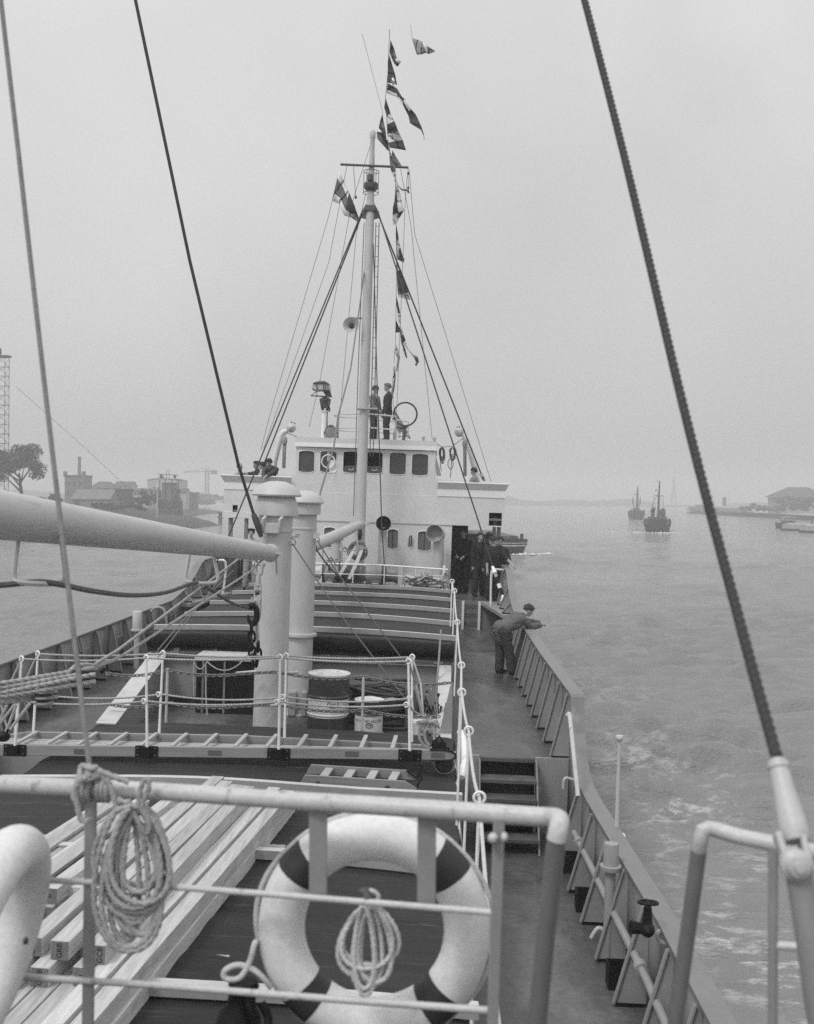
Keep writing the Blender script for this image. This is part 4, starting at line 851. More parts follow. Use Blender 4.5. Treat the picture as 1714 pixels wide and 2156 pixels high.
for f, cx, y0, y1, lab, x1 in (('Pp', 1240, 290, 740, 'rope falls with a grey block under the left davit', 1225), ('U', 685, 550, 1090, 'rope falls with a block under the right davit', 690)):
    t = thing('davit_falls', lab, 'tackle', p(f, cx, y1, 36.2), 'boat falls under the davits')
    m = MB(); k_ = 1 if f == 'Pp' else .9
    c = p(f, cx, y0 - 20, 36.2); m.ell(c, .09, .06, .17, 12); m.build('upper_block', GREYL, t)
    m = MB()
    for o in (-28, -10, 8, 24): m.tube([p(f, cx + o * k_, y0 + 20, 36.2), p(f, x1 + o * .8, y1, 36.2)], .013, 5)
    m.build('rope_parts', ROPED, t)
wire('guy_wire', 'thin line from the left davit lamp down to the wheelhouse roof', 'wire', [p('Pp', 1295, 135, 36.5), p('Pp', 1510, 232, 34.5)], .012, WIRE)
wire('lashing_line', 'thin line between the roof corner and the right davit, carrying two rope coils', 'line', [p('U', 185, 522, 34.5), p('U', 255, 570, 35), p('U', 300, 592, 35.2), p('U', 470, 580, 35.6), p('U', 650, 445, 36.4)], .010, WIRE)
for i, (cx, y0, h0, w0, tail, lab) in enumerate(((290, 600, 270, 45, (285, 1000), 'dark hanging rope coil nearer the wheelhouse on the right wing line'), (475, 600, 200, 55, (435, 1120), 'dark hanging rope coil with a large loose loop nearer the right davit'))):
    t = thing('rope_coil', lab, 'rope coil', p('U', cx, y0 + h0, 35.3), 'coils hanging over the right wing')
    m = MB(); rnd = random.Random(20 + i)
    for k in range(10):
        w_, h_ = w0 * rnd.uniform(.5, 1.1), h0 * rnd.uniform(.6, 1.15); dx = rnd.uniform(-14, 14)
        m.tube([p('U', cx + dx + w_ * math.sin(tt), y0 + h_ / 2 - h_ / 2 * math.cos(tt), 35.25 + .05 * rnd.random()) for tt in [2 * math.pi * q / 16 for q in range(16)]], .013, 5, closed=True)
    m.build('loops', ROPED, t); MB().tube(smooth_path([p('U', cx - 25, y0 + h0 - 20, 35.3), p('U', cx - 20, y0 + h0 + 60, 35.3), p('U', *tail, 35.3)], 5), .013, 5).build('tail', ROPED, t)
    if i == 1: MB().tube([p('U', 440 + 45 * math.sin(tt), 880 - 90 * math.cos(tt), 35.3) for tt in [2 * math.pi * q / 18 for q in range(18)]], .013, 5, closed=True).build('loose_loop', ROPED, t)
t = thing('steering_flag_post', 'short pale post leaning at the roof corner of the wheelhouse, right side', 'post', p('U', 200, 1080, 35))
m = MB(); m.prism([p('U', 140, 430, 34), p('U', 192, 430, 34), p('U', 180, 600, 34), p('U', 138, 600, 34)], (0, .08, 0)); m.build('board', GREYL, t)
m = MB(); m.prism([p('U', 150, 690, 36), p('U', 175, 690, 36), p('U', 285, 1085, 36), p('U', 200, 1085, 36)], (0, .1, 0)); m.build('strut', CREAM, t)
# ================================================================== THINGS ON DECK
def text_shape(body, size, extrude=.001):
    cu = bpy.data.curves.new('lettering', 'FONT'); cu.body = body; cu.size = size; cu.align_x = 'CENTER'; cu.align_y = 'CENTER'; cu.extrude = extrude; cu.resolution_u = 3
    o = bpy.data.objects.new('lettering', cu); C.objects.link(o); bpy.context.view_layer.update()
    me = bpy.data.meshes.new_from_object(o.evaluated_get(bpy.context.evaluated_depsgraph_get()))
    vs = [v.co.copy() for v in me.vertices]; fs = [list(f.vertices) for f in me.polygons]
    bpy.data.objects.remove(o); bpy.data.curves.remove(cu); bpy.data.meshes.remove(me); return vs, fs
def on_drum(body, size, c, r, z, az, flip=False):      # lettering wrapped on a drum; az: direction the face looks
    vs, fs = text_shape(body, size); out = []
    for q in vs:
        x, y = (-q.x, -q.y) if flip else (q.x, q.y)
        a = az + x / r; out.append(V((c.x + (r + .002 + q.z) * math.sin(a), c.y - (r + .002 + q.z) * math.cos(a), z + y)))
    return out, fs
GDR = 'oil drums between the hatches'
c = p('G', 706, 1000, 17.3); c.z = Z_RAISED; r = .325; zt = p('G', 709, 690, 17.0).z
d1 = thing('oil_drum', 'tall oil drum with dark upper half, white lower half and white lid', 'drum', c, GDR)
h = zt - c.z; zz = lambda y: p('G', 709, y, 17.0).z
ha, hb = zz(848) - c.z, zz(985) - c.z
m = MB(); m.mi = 0; m.lathe([(r * .97, .0), (r + .012, .005), (r + .012, .02), (r, .03), (r, hb)], c, n=40)
m.mi = 1; m.lathe([(r + .001, hb), (r + .001, hb + .02), (r + .016, hb + .04), (r + .001, hb + .06), (r + .001, ha - .03)], c, n=40)
m.mi = 2; m.lathe([(r + .001, ha - .03), (r + .016, ha - .01), (r + .016, ha + .01), (r + .001, ha + .03), (r + .001, h - .03)], c, n=40)
drumw = mat('drum_white', .66, .45, .08, 5, v2=.2, thr=(.70, .78), v2scale=9); drumd = mat('drum_dark', .055, .3, .2, 4)
m.build('body', [drumd, drumw, drumd], d1)
m = MB(); m.lathe([(r, h - .03), (r + .014, h - .02), (r + .014, h), (r - .01, h + .004), (r - .02, h - .014), (.0, h - .012)], c, n=40); m.build('lid', drumw, d1)
for dx, dy, hh, rr in ((-.14, -.1, .018, .045), (.12, .16, .008, .025)): m = MB(); m.cyl(c + V((dx, dy, h - .012)), c + V((dx, dy, h + hh)), rr, 12); m.build('bung', drumw, d1)
def badge(c, r, z, az, w_, h_, flip, t):
    m = MB(); pts = []
    for k in range(28):
        th = 2 * math.pi * k / 28; a = az + w_ * math.cos(th) / r; pts.append(V((c.x + (r + .004) * math.sin(a), c.y - (r + .004) * math.cos(a), z + h_ * math.sin(th))))
    m.tube(pts, .006, 5, closed=True); m.add(*on_drum('Esso', h_ * 1.05, c, r, z, az, flip)); m.build('badge', DARK, t)
badge(c, r, zz(885) - .0, .32, .085, .055, False, d1)
c = p('G', 985, 1020, 17.15); c.z = Z_RAISED; r = .222
d2 = thing('oil_drum', 'short oil drum with white lid and white lower band printed upside down', 'drum', c, GDR)
zz = lambda y: p('G', 985, y, 17.0).z
h = zz(862) - c.z; hb = zz(960) - c.z
m = MB(); m.mi = 0; m.lathe([(r, .0), (r + .012, .004), (r + .012, .02), (r, .03), (r, hb - .02), (r + .012, hb - .005)], c, n=36)
m.mi = 1; m.lathe([(r + .012, hb - .005), (r + .012, hb + .01), (r, hb + .025), (r, h - .02)], c, n=36); m.build('body', [drumw, drumd], d2)
m = MB(); m.lathe([(r, h - .02), (r + .012, h - .015), (r + .012, h), (r - .01, h + .003), (r - .018, h - .012), (0, h - .01)], c, n=36); m.build('lid', drumw, d2)
m = MB(); m.add(*on_drum('MOTOR OIL HD 30', .055, c, r, zz(988) - .02, .05, True)); m.build('printing', STEEL, d2)
badge(c, r, zz(1022) - .01, .10, .055, .035, True, d2)
# dark locker beside the thick ventilator post
a, b = p('D', 414, 1385, 18.2), p('D', 540, 1385, 18.2); t = thing('steel_locker', 'black steel locker with a white top edge standing left of the thick ventilator post', 'locker', ((a.x + b.x) / 2, 18.4, Z_RAISED))
zt = p('D', 470, 1385, 18.2).z
m = MB(); m.bb(a.x, b.x, 18.22, 18.8, Z_RAISED + .004, zt - .05); m.build('cabinet', BLACK, t, bevel=.01)
m = MB(); m.bb(a.x - .03, b.x + .02, 18.18, 18.84, zt - .048, zt + .02); m.build('top', mat('weathered_white', .50), t, bevel=.01)
m = MB()
for x in (a.x + .10, b.x - .55): m.bb(x, x + .035, 18.195, 18.215, Z_RAISED + .01, zt - .06)
m.build('door_edges', GREY, t)
m = MB(); m.tube(sag(p('F', 1330, 770, 18.1), p('F', 1420, 765, 18.1), .12, 8) + sag(p('F', 1420, 765, 18.1), p('F', 1700, 720, 18.1), .2, 10), .012, 6); m.tube([p('F', 1412, 790, 18.1), p('F', 1412, 1000, 18.1), p('F', 1425, 1175, 18.1)], .016, 6); m.tube([p('F', 1330, 760, 18.1), p('F', 1330, 1000, 18.1)], .013, 6); m.build('lashing', ROPE, t)
for i, (x0, x1) in enumerate(((430, 490), (520, 562))):
    a, b = p('G', x0, 950, 18.2), p('G', x1, 822, 18.2); m = MB(); m.bb(a.x, b.x, 18.2, 18.5, Z_RAISED + .004, b.z + .05)
    tag(m.build('white_chock', GREYL, bevel=.02), ['low pale box on deck just right of the thick ventilator post', 'low pale box on deck against the tall oil drum'][i], 'box')
# hose coil
t = thing('hose_coil', 'big coil of dark hose lying on deck to the right of the oil drums', 'hose', p('G', 1040, 1000, 17.9))
m = MB(); rnd = random.Random(5); cx, cy = .12 - 1.0, 18.05
for k in range(15):
    rr = .50 + rnd.uniform(-.08, .10); z0 = Z_RAISED + .03 + .042 * k; ox, oy = rnd.uniform(-.05, .05), rnd.uniform(-.06, .06); tl = rnd.uniform(-.05, .05)
    m.tube([V((cx + ox + rr * 1.12 * math.cos(tt), cy + oy + rr * .8 * math.sin(tt), z0 + tl * math.cos(tt + k) + .05 * (k > 9) * math.sin(tt * 2 + k))) for tt in [2 * math.pi * q / 36 for q in range(36)]], .024, 8, closed=True)
m.build('turns', mat('black_hose', .035, .45, .2, 5), t)
m = MB(); m.tube(smooth_path([V((cx + .3, cy - .3, Z_RAISED + .5)), V((cx + .6, cy - .4, Z_RAISED + .55)), V((cx + .8, cy - .2, Z_RAISED + .2)), V((cx + .5, cy - .6, Z_RAISED + .04)), V((cx - .2, cy - .62, Z_RAISED + .04))], 8), .024, 8); m.build('loose_end', mat('black_hose', .035), t)
m = MB(); m.cyl((cx - .2, cy, Z_RAISED + .3), (cx + .5, cy, Z_RAISED + .33), .17, 18); tag(m.build('lying_canister', GREYL), 'pale canister lying inside the coil of dark hose', 'canister')
# paint pots with brushes
rnd = random.Random(9)
spots = [(1325, 930, 17.1), (1375, 905, 17.3), (1425, 935, 17.15), (1345, 955, 16.9), (1460, 960, 17.0)]
labs = ['white paint pot at the front left of the pots by the right coaming', 'white paint pot at the back, between the other pots by the coaming', 'open grey pot full of brushes by the right coaming', 'white paint pot nearest the gangway end', 'squat pot at the right of the group beside the white coaming strip']
for i, ((x, y, Y), lb) in enumerate(zip(spots, labs)):
    q = p('G', x, y, Y); t = thing('paint_pot', lb, 'pot', (q.x, Y, Z_RAISED), 'paint pots at the corner of the deck'); hh = .26 + .03 * (i % 3)
    MB().lathe([(.10, .002), (.125, hh), (.118, hh), (.10, hh - .06), (0, hh - .06)], (q.x, Y, Z_RAISED), n=20).build('can', drumw if i != 2 else GREYL, t)
    MB().torus((q.x, Y, Z_RAISED + hh), (0, 0, 1), .123, .008, 20, 6).build('rim', WHITE, t)
    if i in (2, 4, 1):
        for k in range(6):
            a = V((q.x + rnd.uniform(-.06, .06), Y + rnd.uniform(-.06, .06), Z_RAISED + hh - .06)); b = a + V((rnd.uniform(-.18, .18), rnd.uniform(-.1, .1), rnd.uniform(.25, .55)))
            MB().tube([a, a.lerp(b, .6), b], [.010, .012, .022], 6).build('brush', WOOD if k % 2 else DARK, t)
q0, q1 = p('G', 1441, 822, 18.0), p('G', 1482, 375, 18.6); q0.z = Z_RAISED + .06
t = thing('broom', 'broom leaning handle up against the far hatch at its right corner', 'broom', q0)
MB().tube([q0, q1], .018, 8).build('handle', WOOD, t); m = MB(); m.box(q0, .26, .06, .08); m.build('head', DARK, t)
m = MB(); m.bb(p('G', 1238, 800, 17.6).x, p('G', 1325, 800, 17.6).x, 17.6, 17.9, Z_RAISED + .003, p('G', 1280, 785, 17.6).z); tag(m.build('wooden_crate', mat('dark_wood', .09, .7, .3, 5), bevel=.01), 'dark wooden box behind the right gangway posts', 'box')
# safety chains
t = thing('safety_chain', 'two chains on thin rods across the gap between the hatches', 'chain fence', p('G', 940, 1050, 16.3))
YC = 16.35
up = sag(p('F', 735, 845, YC), p('F', 1150, 822, YC), .06, 6) + sag(p('F', 1150, 822, YC), p('F', 1650, 850, YC), .05, 6) + [p('G', 340, 665, 16.7), p('G', 470, 685, YC)] + sag(p('G', 470, 685, YC), p('G', 950, 695, YC), .05, 6) + sag(p('G', 950, 695, YC), p('G', 1545, 738, YC), .07, 8)
lo = sag(p('F', 735, 1055, YC), p('F', 1150, 1045, YC), .06, 6) + sag(p('F', 1150, 1045, YC), p('F', 1640, 1070, YC), .05, 6) + [p('G', 340, 890, 16.7), p('G', 470, 908, YC)] + sag(p('G', 470, 908, YC), p('G', 950, 925, YC), .04, 6) + sag(p('G', 950, 925, YC), p('G', 1490, 968, YC), .05, 8)
ck = mat('chain_steel', .17, .5, .2, 20)
MB().chain(up, .075, .010).build('upper_chain', ck, t); MB().chain(lo, .075, .010).build('lower_chain', ck, t)
for f, x, y in (('F', 1150, 812), ('G', 951, 690)):
    a = p(f, x, y, YC); MB().cyl((a.x, YC, Z_RAISED), a, .022, 8).build('rod', MASTP, t)
for f, x, y in (('F', 1690, 838), ('G', 430, 672), ('G', 380, 892)):
    a = p(f, x, y, 16.6); MB().tube([a - V((.16, 0, .01)), a + V((.16, 0, .02))], [.012, .022], 8).build('hook', RAIL, t)

# ------------------------------------------------------------------ gangway
g = thing('gangway', 'long wooden gangway with white rope posts lying across the near hatch', 'gangway', p('D', 480, 1590, 13.9))
YN, YFR = 13.66, 14.45
def plank(pts, Y, th, name):
    m = MB(); m.prism([P(u, v, Y) for u, v in pts], (0, th, 0)); return m.build(name, WOOD, g, bevel=.006)
nearp = [(-40, 1567), (900, 1578.5), (935, 1579), (951, 1582), (959, 1588), (958, 1594), (950, 1599), (930, 1601), (905, 1600), (-40, 1590)]
plank(nearp, YN, .05, 'stile')
farp = [(18, 1546), (60, 1541), (500, 1548), (851, 1566), (925, 1571), (943, 1576), (949, 1583), (940, 1590), (851, 1588), (18, 1565)]
plank(farp, YFR, .05, 'stile')
m = MB(); m.mi = 0
m.tube([P(u, v, YN - .01) for u, v in [(905, 1578), (935, 1578.5), (952, 1582), (960, 1588), (959, 1595), (950, 1600.5), (905, 1601)]], .012, 6); m.tube([P(u, v, YFR - .01) for u, v in [(905, 1570), (925, 1570.5), (944, 1575), (950, 1583)]], .012, 6)
m.build('end_band', BLACK, g)
for k in range(5):
    t_ = (k + .5) / 5; Y = YN + .08 + (YFR - YN - .12) * t_
    vL = 1567 + (1546 - 1567) * t_; vR = 1579 + (1572 - 1579) * t_
    m = MB(); a, b = P(-40, vL + 3, Y), P(925, vR + 3, Y); m.bar(a - V((0, 0, .025)), b - V((0, 0, .025)), .075, .018); m.build('tread_board', WOODL, g)
n = 0
for k in range(14):
    u = 30 + 66.3 * k
    if u > 880: break
    a = P(u, 1567 + .0122 * u + .5, YN + .05); b = P(u + 30, 1548 + .0205 * u - 1, YFR)
    a.z += .005; b = V((a.x + .02, YFR, a.z)); m = MB(); m.bar(a, b, .05, .03); m.build('cross_batten', WOODL, g)
m = MB(); a, b = P(60, 1543.5, YFR - .02), P(850, 1568, YFR - .02); 
for (u, v) in ((32, 1579), (309, 1582), (587, 1587), (863, 1590)):
    a = P(u, v, YN); m = MB(); m.bb(a.x - .145, a.x + .145, YN - .018, YN - .001, a.z - .075, a.z + .075); m.bb(a.x - .05, a.x + .05, YN - .05, YN - .017, a.z - .07, a.z + .07); sk = m.build('post_socket', BLACK, g, bevel=.005)
    for dx in (-.10, .10):
        for dz in (-.04, .04): pass
    m = MB()
    for dx in (-.11, .11):
        for dz in (-.045, .045): m.ell((a.x + dx, YN - .02, a.z + dz), .014, .010, .014, 8)
    m.build('bolts', STEEL, sk)
for (u, v) in ((170, 1582), (452, 1584.5), (741, 1587), (922, 1590)):
    a = P(u, v, YN); m = MB(); m.bb(a.x - .085, a.x + .085, YN - .006, YN - .001, a.z - .03, a.z + .03); m.build('name_slot', mat('slot', .12), g)
near_top, far_top, near_mid, far_mid = [], [], [], []
for base, top, Y, lst, mid in (((32, 1570), (45.5, 1392), YN - .03, near_top, near_mid), ((310, 1573), (308, 1390), YN - .03, near_top, near_mid), ((587, 1577), (590, 1389), YN - .03, near_top, near_mid), ((863, 1581), (860, 1397), YN - .03, near_top, near_mid),
                               ((70, 1551), (79.5, 1381), YFR + .03, far_top, far_mid), ((335, 1553), (343, 1380), YFR + .03, far_top, far_mid), ((599, 1559), (602.6, 1385), YFR + .03, far_top, far_mid), ((867, 1561), (868, 1388), YFR + .03, far_top, far_mid)):
    a, b = P(*base, Y), P(*top, Y); post = MB().tube([a, a.lerp(b, .15), b], [.021, .018, .015], 10).build('rope_post', WHITE, g)
    lst.append(b); mid.append(a.lerp(b, .53))
    m = MB(); m.torus(b + V((0, 0, .03)), (.5, 1, 0), .033, .012, 18, 8); m.build('eye', WHITE, post); m = MB(); m.torus(a.lerp(b, .53) + V((-.035, -.01, 0)), (.5, 1, 0), .03, .010, 16, 6); m.build('eye', WHITE, post)
for nm, L, sg, extra in (('top_rope', near_top, .03, P(20, 1470, 12.6)), ('top_rope', far_top, .03, P(50, 1460, 13.5)), ('middle_rope', near_mid, .045, None), ('middle_rope', far_mid, .06, None)):
    pts = []
    if extra is not None: pts += [P(18, 1545, 13.6) if L is near_top else P(30, 1548, 14.3), L[0] + V((-.25, 0, -.55))]
    else: pts += [L[0] + V((-.4, 0, -.05))]
    up = .03 if extra is not None else 0
    for a, b in zip(L, L[1:]): pts += sag(a + V((0, 0, up)), b + V((0, 0, up)), sg, 10)[:-1]
    pts += [L[-1] + V((0, 0, up)), p('T', 230 if L is near_top or L is near_mid else 300, 480, 13.9 if L is near_top else 14.3) if up else p('T', 190, 880, 13.7), p('T', 340, 960, 13.8)]
    pts = [q for q in resample(pts, .012)]
    MB().tube(pts, .0125, 9, lobes=3, pitch=.04).build(nm, ROPE, g)
m = MB(); rnd = random.Random(31)                      # the knotted bunch at the end
cc = p('T', 415, 1090, 13.95)
pts = []
for k in range(26):
    a = k * 2.4; rr = .13 * (.6 + .5 * rnd.random()); pts.append(cc + V((rr * math.cos(a) * 1.3, .09 * math.sin(a * 1.3), rr * math.sin(a) * .8 - .0)))
m.tube(resample(smooth_path(pts, 6), .012), .018, 9, lobes=3, pitch=.05)
for q in ([(290, 1090), (280, 1250), (330, 1350), (400, 1405), (470, 1405)], [(350, 1150), (370, 1300), (430, 1380)], [(480, 1120), (500, 1230), (480, 1330), (495, 1370)], [(520, 1180), (590, 1240)]):
    m.tube(resample(smooth_path([p('T', x, y, 13.85) for x, y in q], 6), .012), .018, 9, lobes=3, pitch=.05)
m.build('end_knot', ROPE, g)
m = MB(); c = p('T', 640, 1625, 13.95); m.lathe([(.02, -.05), (.10, -.05), (.12, -.03), (.12, .03), (.10, .05), (.02, .05)], c, (0, 1, 0), n=24); wl = m.build('end_wheel', DARK, g)
MB().torus(c + V((0, 0, -.0)), (0, 1, 0), .125, .022, 24, 8).build('rope_fender', ROPE, wl)
m = MB(); a = p('T', 560, 1370, 13.75); m.bb(a.x - .09, a.x + .09, 13.7, 13.85, a.z - .05, a.z + .05); m.tube([a + V((-.05, 0, .05)), a + V((0, 0, .12)), a + V((.05, 0, .05))], .015, 6); m.build('end_eyeplate', BLACK, g)

# ------------------------------------------------------------------ short ladder lying on the hatch
t = thing('short_ladder', 'short varnished ladder with four rungs and iron hooks lying on the near hatch', 'ladder', p('G', 900, 1460, 13.0))
for pts, Y in (([(590, 1300), (1245, 1340), (1320, 1388), (1285, 1428), (550, 1370)], 13.45), ([(510, 1436), (548, 1371), (1238, 1414), (1318, 1463), (1296, 1490)], 12.95)):
    m = MB(); m.prism([p('G', x, y, Y) for x, y in pts], (0, .035, 0)); m.build('stile', WOOD, t, bevel=.004)
for x0, y0, x1, y1 in ((672, 1378, 718, 1316), (832, 1388, 872, 1327), (990, 1397, 1028, 1334), (1140, 1407, 1176, 1342)):
    a, b = p('G', x0, y0, 12.98), p('G', x1, y1, 13.44); m = MB(); m.bar(a - V((0, 0, .02)), b - V((0, 0, .02)), .10, .025); m.build('rung', WOODL, t, bevel=.004)
m = MB()
for o in (0, 1):
    Y = 13.42 - .45 * o; sx, sy = (0, 0) if o == 0 else (-5, 72); m.tube(smooth_path([p('G', x + sx, y + sy, Y) for x, y in ((1245, 1342), (1316, 1388), (1325, 1370), (1350, 1325), (1352, 1308), (1330, 1295))], 5), .012, 6)
m.build('iron_hooks', BLACK, t)
m = MB()
for x, y in ((637, 1429), (1113, 1458)): m.ell(p('G', x, y, 12.94), .03, .012, .03, 10)
m.build('bolt_heads', DARK, t)

# ------------------------------------------------------------------ sawn timber
TG, TGB = 'sawn beams stacked on the near hatch', 'thin boards stacked on the near hatch'
def beam(x0, y0, x1, y1, z, w_, h_, label, group, ma=TIMBER, stamp=None, tilt=0):
    y1 += .22 * math.sin(x0 * 91 + z * 37); a, b = V((x0, y0, z)), V((x1, y1, z + tilt)); t = thing('timber_beam' if h_ > .05 else 'timber_board', label, 'timber', a.lerp(b, .5) - V((0, 0, h_ / 2)), group)
    m = MB(); m.bar(a, b, w_, h_); rnd = random.Random(int(x0 * 1000)); m.build('beam' if h_ > .05 else 'board', ma, t, bevel=.004)
    if stamp:
        d_ = (b - a).normalized(); vs, fs = text_shape(stamp, w_ * .42); rt = d_.cross(V((0, 0, 1))); m = MB()
        m.mi = 0; m.add([a - d_ * .002 + rt * (sx * w_ * .47) + V((0, 0, sz * h_ * .47)) for sx, sz in ((-1, -1), (1, -1), (1, 1), (-1, 1))], [[0, 1, 2, 3]]); 
        m.mi = 1; m.add([a - d_ * .004 + rt * (-q.y) * 1.0 + V((0, 0, q.x)) * 1.0 for q in vs], fs)
        m.build('end_stamp', [TIMEND, mat('stencil_ink', .05, .8)], t)
    return t
S = .131
top = [(-2.66, 7.28, -2.285, 11.62, 'GRB'), (-2.46, 7.24, -2.155, 11.58, 'GRB'), (-2.335, 7.75, -2.025, 11.55, None), (-2.20, 7.2, -1.895, 11.5, 'GRB\nGCB')]
names = ['leftmost', 'second from left', 'third from left', 'rightmost']
for (x0, y0, x1, y1, s_), nm in zip(top, names): beam(x0, y0, x1, y1, -3.135, S, S, 'sawn beam in the top layer of the stack, ' + nm + ' of four', TG, TIMBERD if nm == 'third from left' else TIMBER, s_)
midl = [(-2.74, 7.05, -2.42, 11.3, 'GRB\nGRB'), (-2.55, 7.12, -2.25, 11.35, 'GCB'), (-2.41, 7.6, -2.08, 11.4, None), (-2.275, 7.15, -1.87, 11.6, 'SI'), (-2.21, 6.3, -1.69, 12.0, None), (-2.07, 6.0, -1.53, 11.9, None)]
for k, ((x0, y0, x1, y1, s_), nm) in enumerate(zip(midl, ['leftmost of six', 'second from left', 'third from left', 'third from right', 'second from right', 'rightmost of six'])): beam(x0, y0, x1, y1, -3.268, S, S, 'sawn beam in the middle layer of the stack, ' + nm, TG, TIMBER, s_)
bot = [(-2.88, 6.95, -2.50, 11.0, 'CB'), (-2.745, 6.0, -2.29, 11.4, None), (-2.61, 5.9, -2.13, 11.5, None), (-2.475, 5.8, -1.98, 11.6, None), (-2.34, 5.8, -1.83, 11.7, None), (-2.205, 5.7, -1.675, 11.75, None), (-2.07, 5.7, -1.525, 11.8, None)]
for k, ((x0, y0, x1, y1, s_), nm) in enumerate(zip(bot, ['leftmost of seven', 'second from left', 'third from left', 'in the middle', 'third from right', 'second from right', 'rightmost of seven'])): beam(x0, y0, x1, y1, -3.40, S, S, 'sawn beam in the bottom layer of the stack, ' + nm, TG, TIMBERD if k == 2 else TIMBER, s_)
beam(-3.0, 8.55, -2.66, 11.3, -3.27, S, S, 'short sawn beam set back left of the main stack, upper one', TG, TIMBER, 'SI'); beam(-3.02, 8.5, -2.67, 11.2, -3.40, S, S, 'short sawn beam set back left of the main stack, lower one', TG, TIMBERD, 'GCB')
beam(-2.86, 8.75, -2.60, 11.3, -3.33, S, S, 'sawn beam in the hollow between the main stack and the boards', TG, TIMBER)
for k, (x0, x1, z, y0, y1) in enumerate(((-3.92, -3.50, -3.42, 8.2, 11.5), (-3.74, -3.34, -3.42, 8.1, 11.55), (-3.56, -3.18, -3.42, 8.0, 11.5), (-3.40, -3.02, -3.42, 8.1, 11.6), (-3.78, -3.40, -3.375, 8.3, 11.4), (-3.50, -3.10, -3.375, 8.0, 11.55), (-3.42, -3.04, -3.33, 7.9, 11.5))):
    nm = ['bottom board, leftmost against the edge', 'bottom board, second from the left', 'bottom board, third from the left', 'bottom board, rightmost', 'loose board lying on the left of the bottom boards', 'second layer board on the right', 'topmost board on the right'][k]
    beam(x0, y0, x1, y1, z, .17, .036, 'thin sawn plank, ' + nm, TGB, TIMBERD if k in (1, 4) else TIMBER)
for k, (x0, x1, y) in enumerate(((-4.1, -1.45, 8.0), (-4.0, -1.40, 10.6))):
    m = MB(); m.bb(x0, x1, y, y + .10, z1_at((x0 + x1) / 2, y) - .02, -3.47 + .0); 
    m = MB(); m.bar((x0, y, -3.485), (x1, y, -3.485), .11, .045); tag(m.build('dunnage_beam', TIMBERD, bevel=.004), ['cross bearer under the near end of the timber stack', 'cross bearer under the far end of the timber stack'][k], 'timber', 'bearers under the timber')
m = MB(); m.bar(p('I', 960, 1195, 8.05) + V((-.4, 0, 0)), p('I', 1050, 1190, 8.05), .12, .12); tag(m.build('timber_offcut', TIMBER, bevel=.005), 'short square offcut sticking out at the right of the timber stack', 'timber')

# ------------------------------------------------------------------ rope lifeline along the hatches
t = thing('lifeline', 'white rope lifeline on ringed posts along the right side of the hatches', 'railing', (.34, 16, Z_WELL))
rings = [(1009.5, 1679, .36, .060), (987, 1539, .345, .050), (972.4, 1457.8, .315, .045), (971.7, 1400.7, .36, .045), (963, 1310, .36, .045), (957, 1244, .33, .045), (952, 1224, .31, .045)]
pts = []
top = V((.37, 4.0, -2.55)); RP_ = [top]
for u, v, X, r in rings:
    rr = ray(u, v); q = rr * (X / rr.x); RP_.append(q)
for i, q in enumerate(RP_):
    zb = (-3.9 if q.y < 15.5 else -3.2); zb = zb if q.y > 5 else zb
    MB().tube([(q.x - .01, q.y, zb), (q.x, q.y, q.z - .05)], .013, 8).build('post', WHITE, t)
    MB().torus(q, (0, 1, 0), .040, .011, 20, 8).build('ring', WHITE, t)
pts = []
for a, b in zip(RP_, RP_[1:]): pts += sag(a, b, .10 if (b - a).length > 2 else .05, 14)[:-1]
pts.append(RP_[-1]); MB().tube(resample(pts, .05), .0135, 8).build('rope', mat('pale_rope', .56, .85, .12, 20, bump=.4, bscale=120), t)
m = MB(); m.tube(smooth_path([p('T', 860, 1180, 14.8), p('T', 905, 1230, 14.7), p('T', 925, 1400, 14.5), p('T', 925, 1600, 14.2), p('T', 905, 1720, 14.0), p('T', 885, 1830, 13.9)], 6), .045, 10)
tag(m.build('bent_pipe', WHITE), 'white bent pipe along the right side of the near hatch coaming', 'pipe')
m = MB(); m.bb(HX1 + .012, HX1 + .05, 5.0, 15.6, -4.15, -3.62); m.build('coaming_side_strip', WHITE, hatch1)

# ------------------------------------------------------------------ fittings on the right bulwark
t = thing('cap_rail_pole', 'thin upright pole with a knob on the cap rail of the right bulwark', 'pole', p('K', 715, 430, 12.9))
a, b = p('K', 715, 432, 12.9), p('Hh', 1668, 1620, 12.9); MB().tube([a, b], [.026, .020], 10).build('pole', MASTP, t); MB().lathe([(.0, -.03), (.035, -.02), (.05, .01), (.045, .04), (.0, .05)], b, n=14).build('knob', MASTP, t)
m = MB(); m.bb(a.x - .09, a.x + .10, 12.84, 12.96, a.z - .02, a.z + .02); m.build('bracket', WHITE, t, bevel=.01)
t = thing('vent_pipe', 'grey upright vent pipe with a flanged cylinder head by the right bulwark', 'vent pipe', (1.93, 12.75, Z_WELL))
xv, yv = px('K', 688, 520, 1.95).x, px('K', 688, 520, 1.95).y; zt = px('K', 688, 472, 1.95).z; zf = px('K', 682, 590, 1.95).z
MB().cyl((xv, yv, Z_WELL), (xv, yv, zf), .055, 14).build('pipe', GREYL, t); MB().lathe([(.11, -.02), (.115, 0), (.115, .03), (.11, .035)], (xv, yv, zf), n=20).build('flange', GREYL, t)
MB().lathe([(.08, 0), (.08, zt - zf - .04), (.075, zt - zf - .02), (.0, zt - zf - .015)], (xv, yv, zf + .03), n=20).build('head', GREYL, t)
t = thing('deck_pipe', 'grey pipe running along the inside of the right bulwark with a black valve', 'pipe', (1.95, 10.5, -4.4))
MB().tube([(bx(Y) - .16, Y, -4.33) for Y in (14.3, 13, 12, 11, 10, 9, 8, 6.5)], .042, 12).build('pipe', GREYL, t)
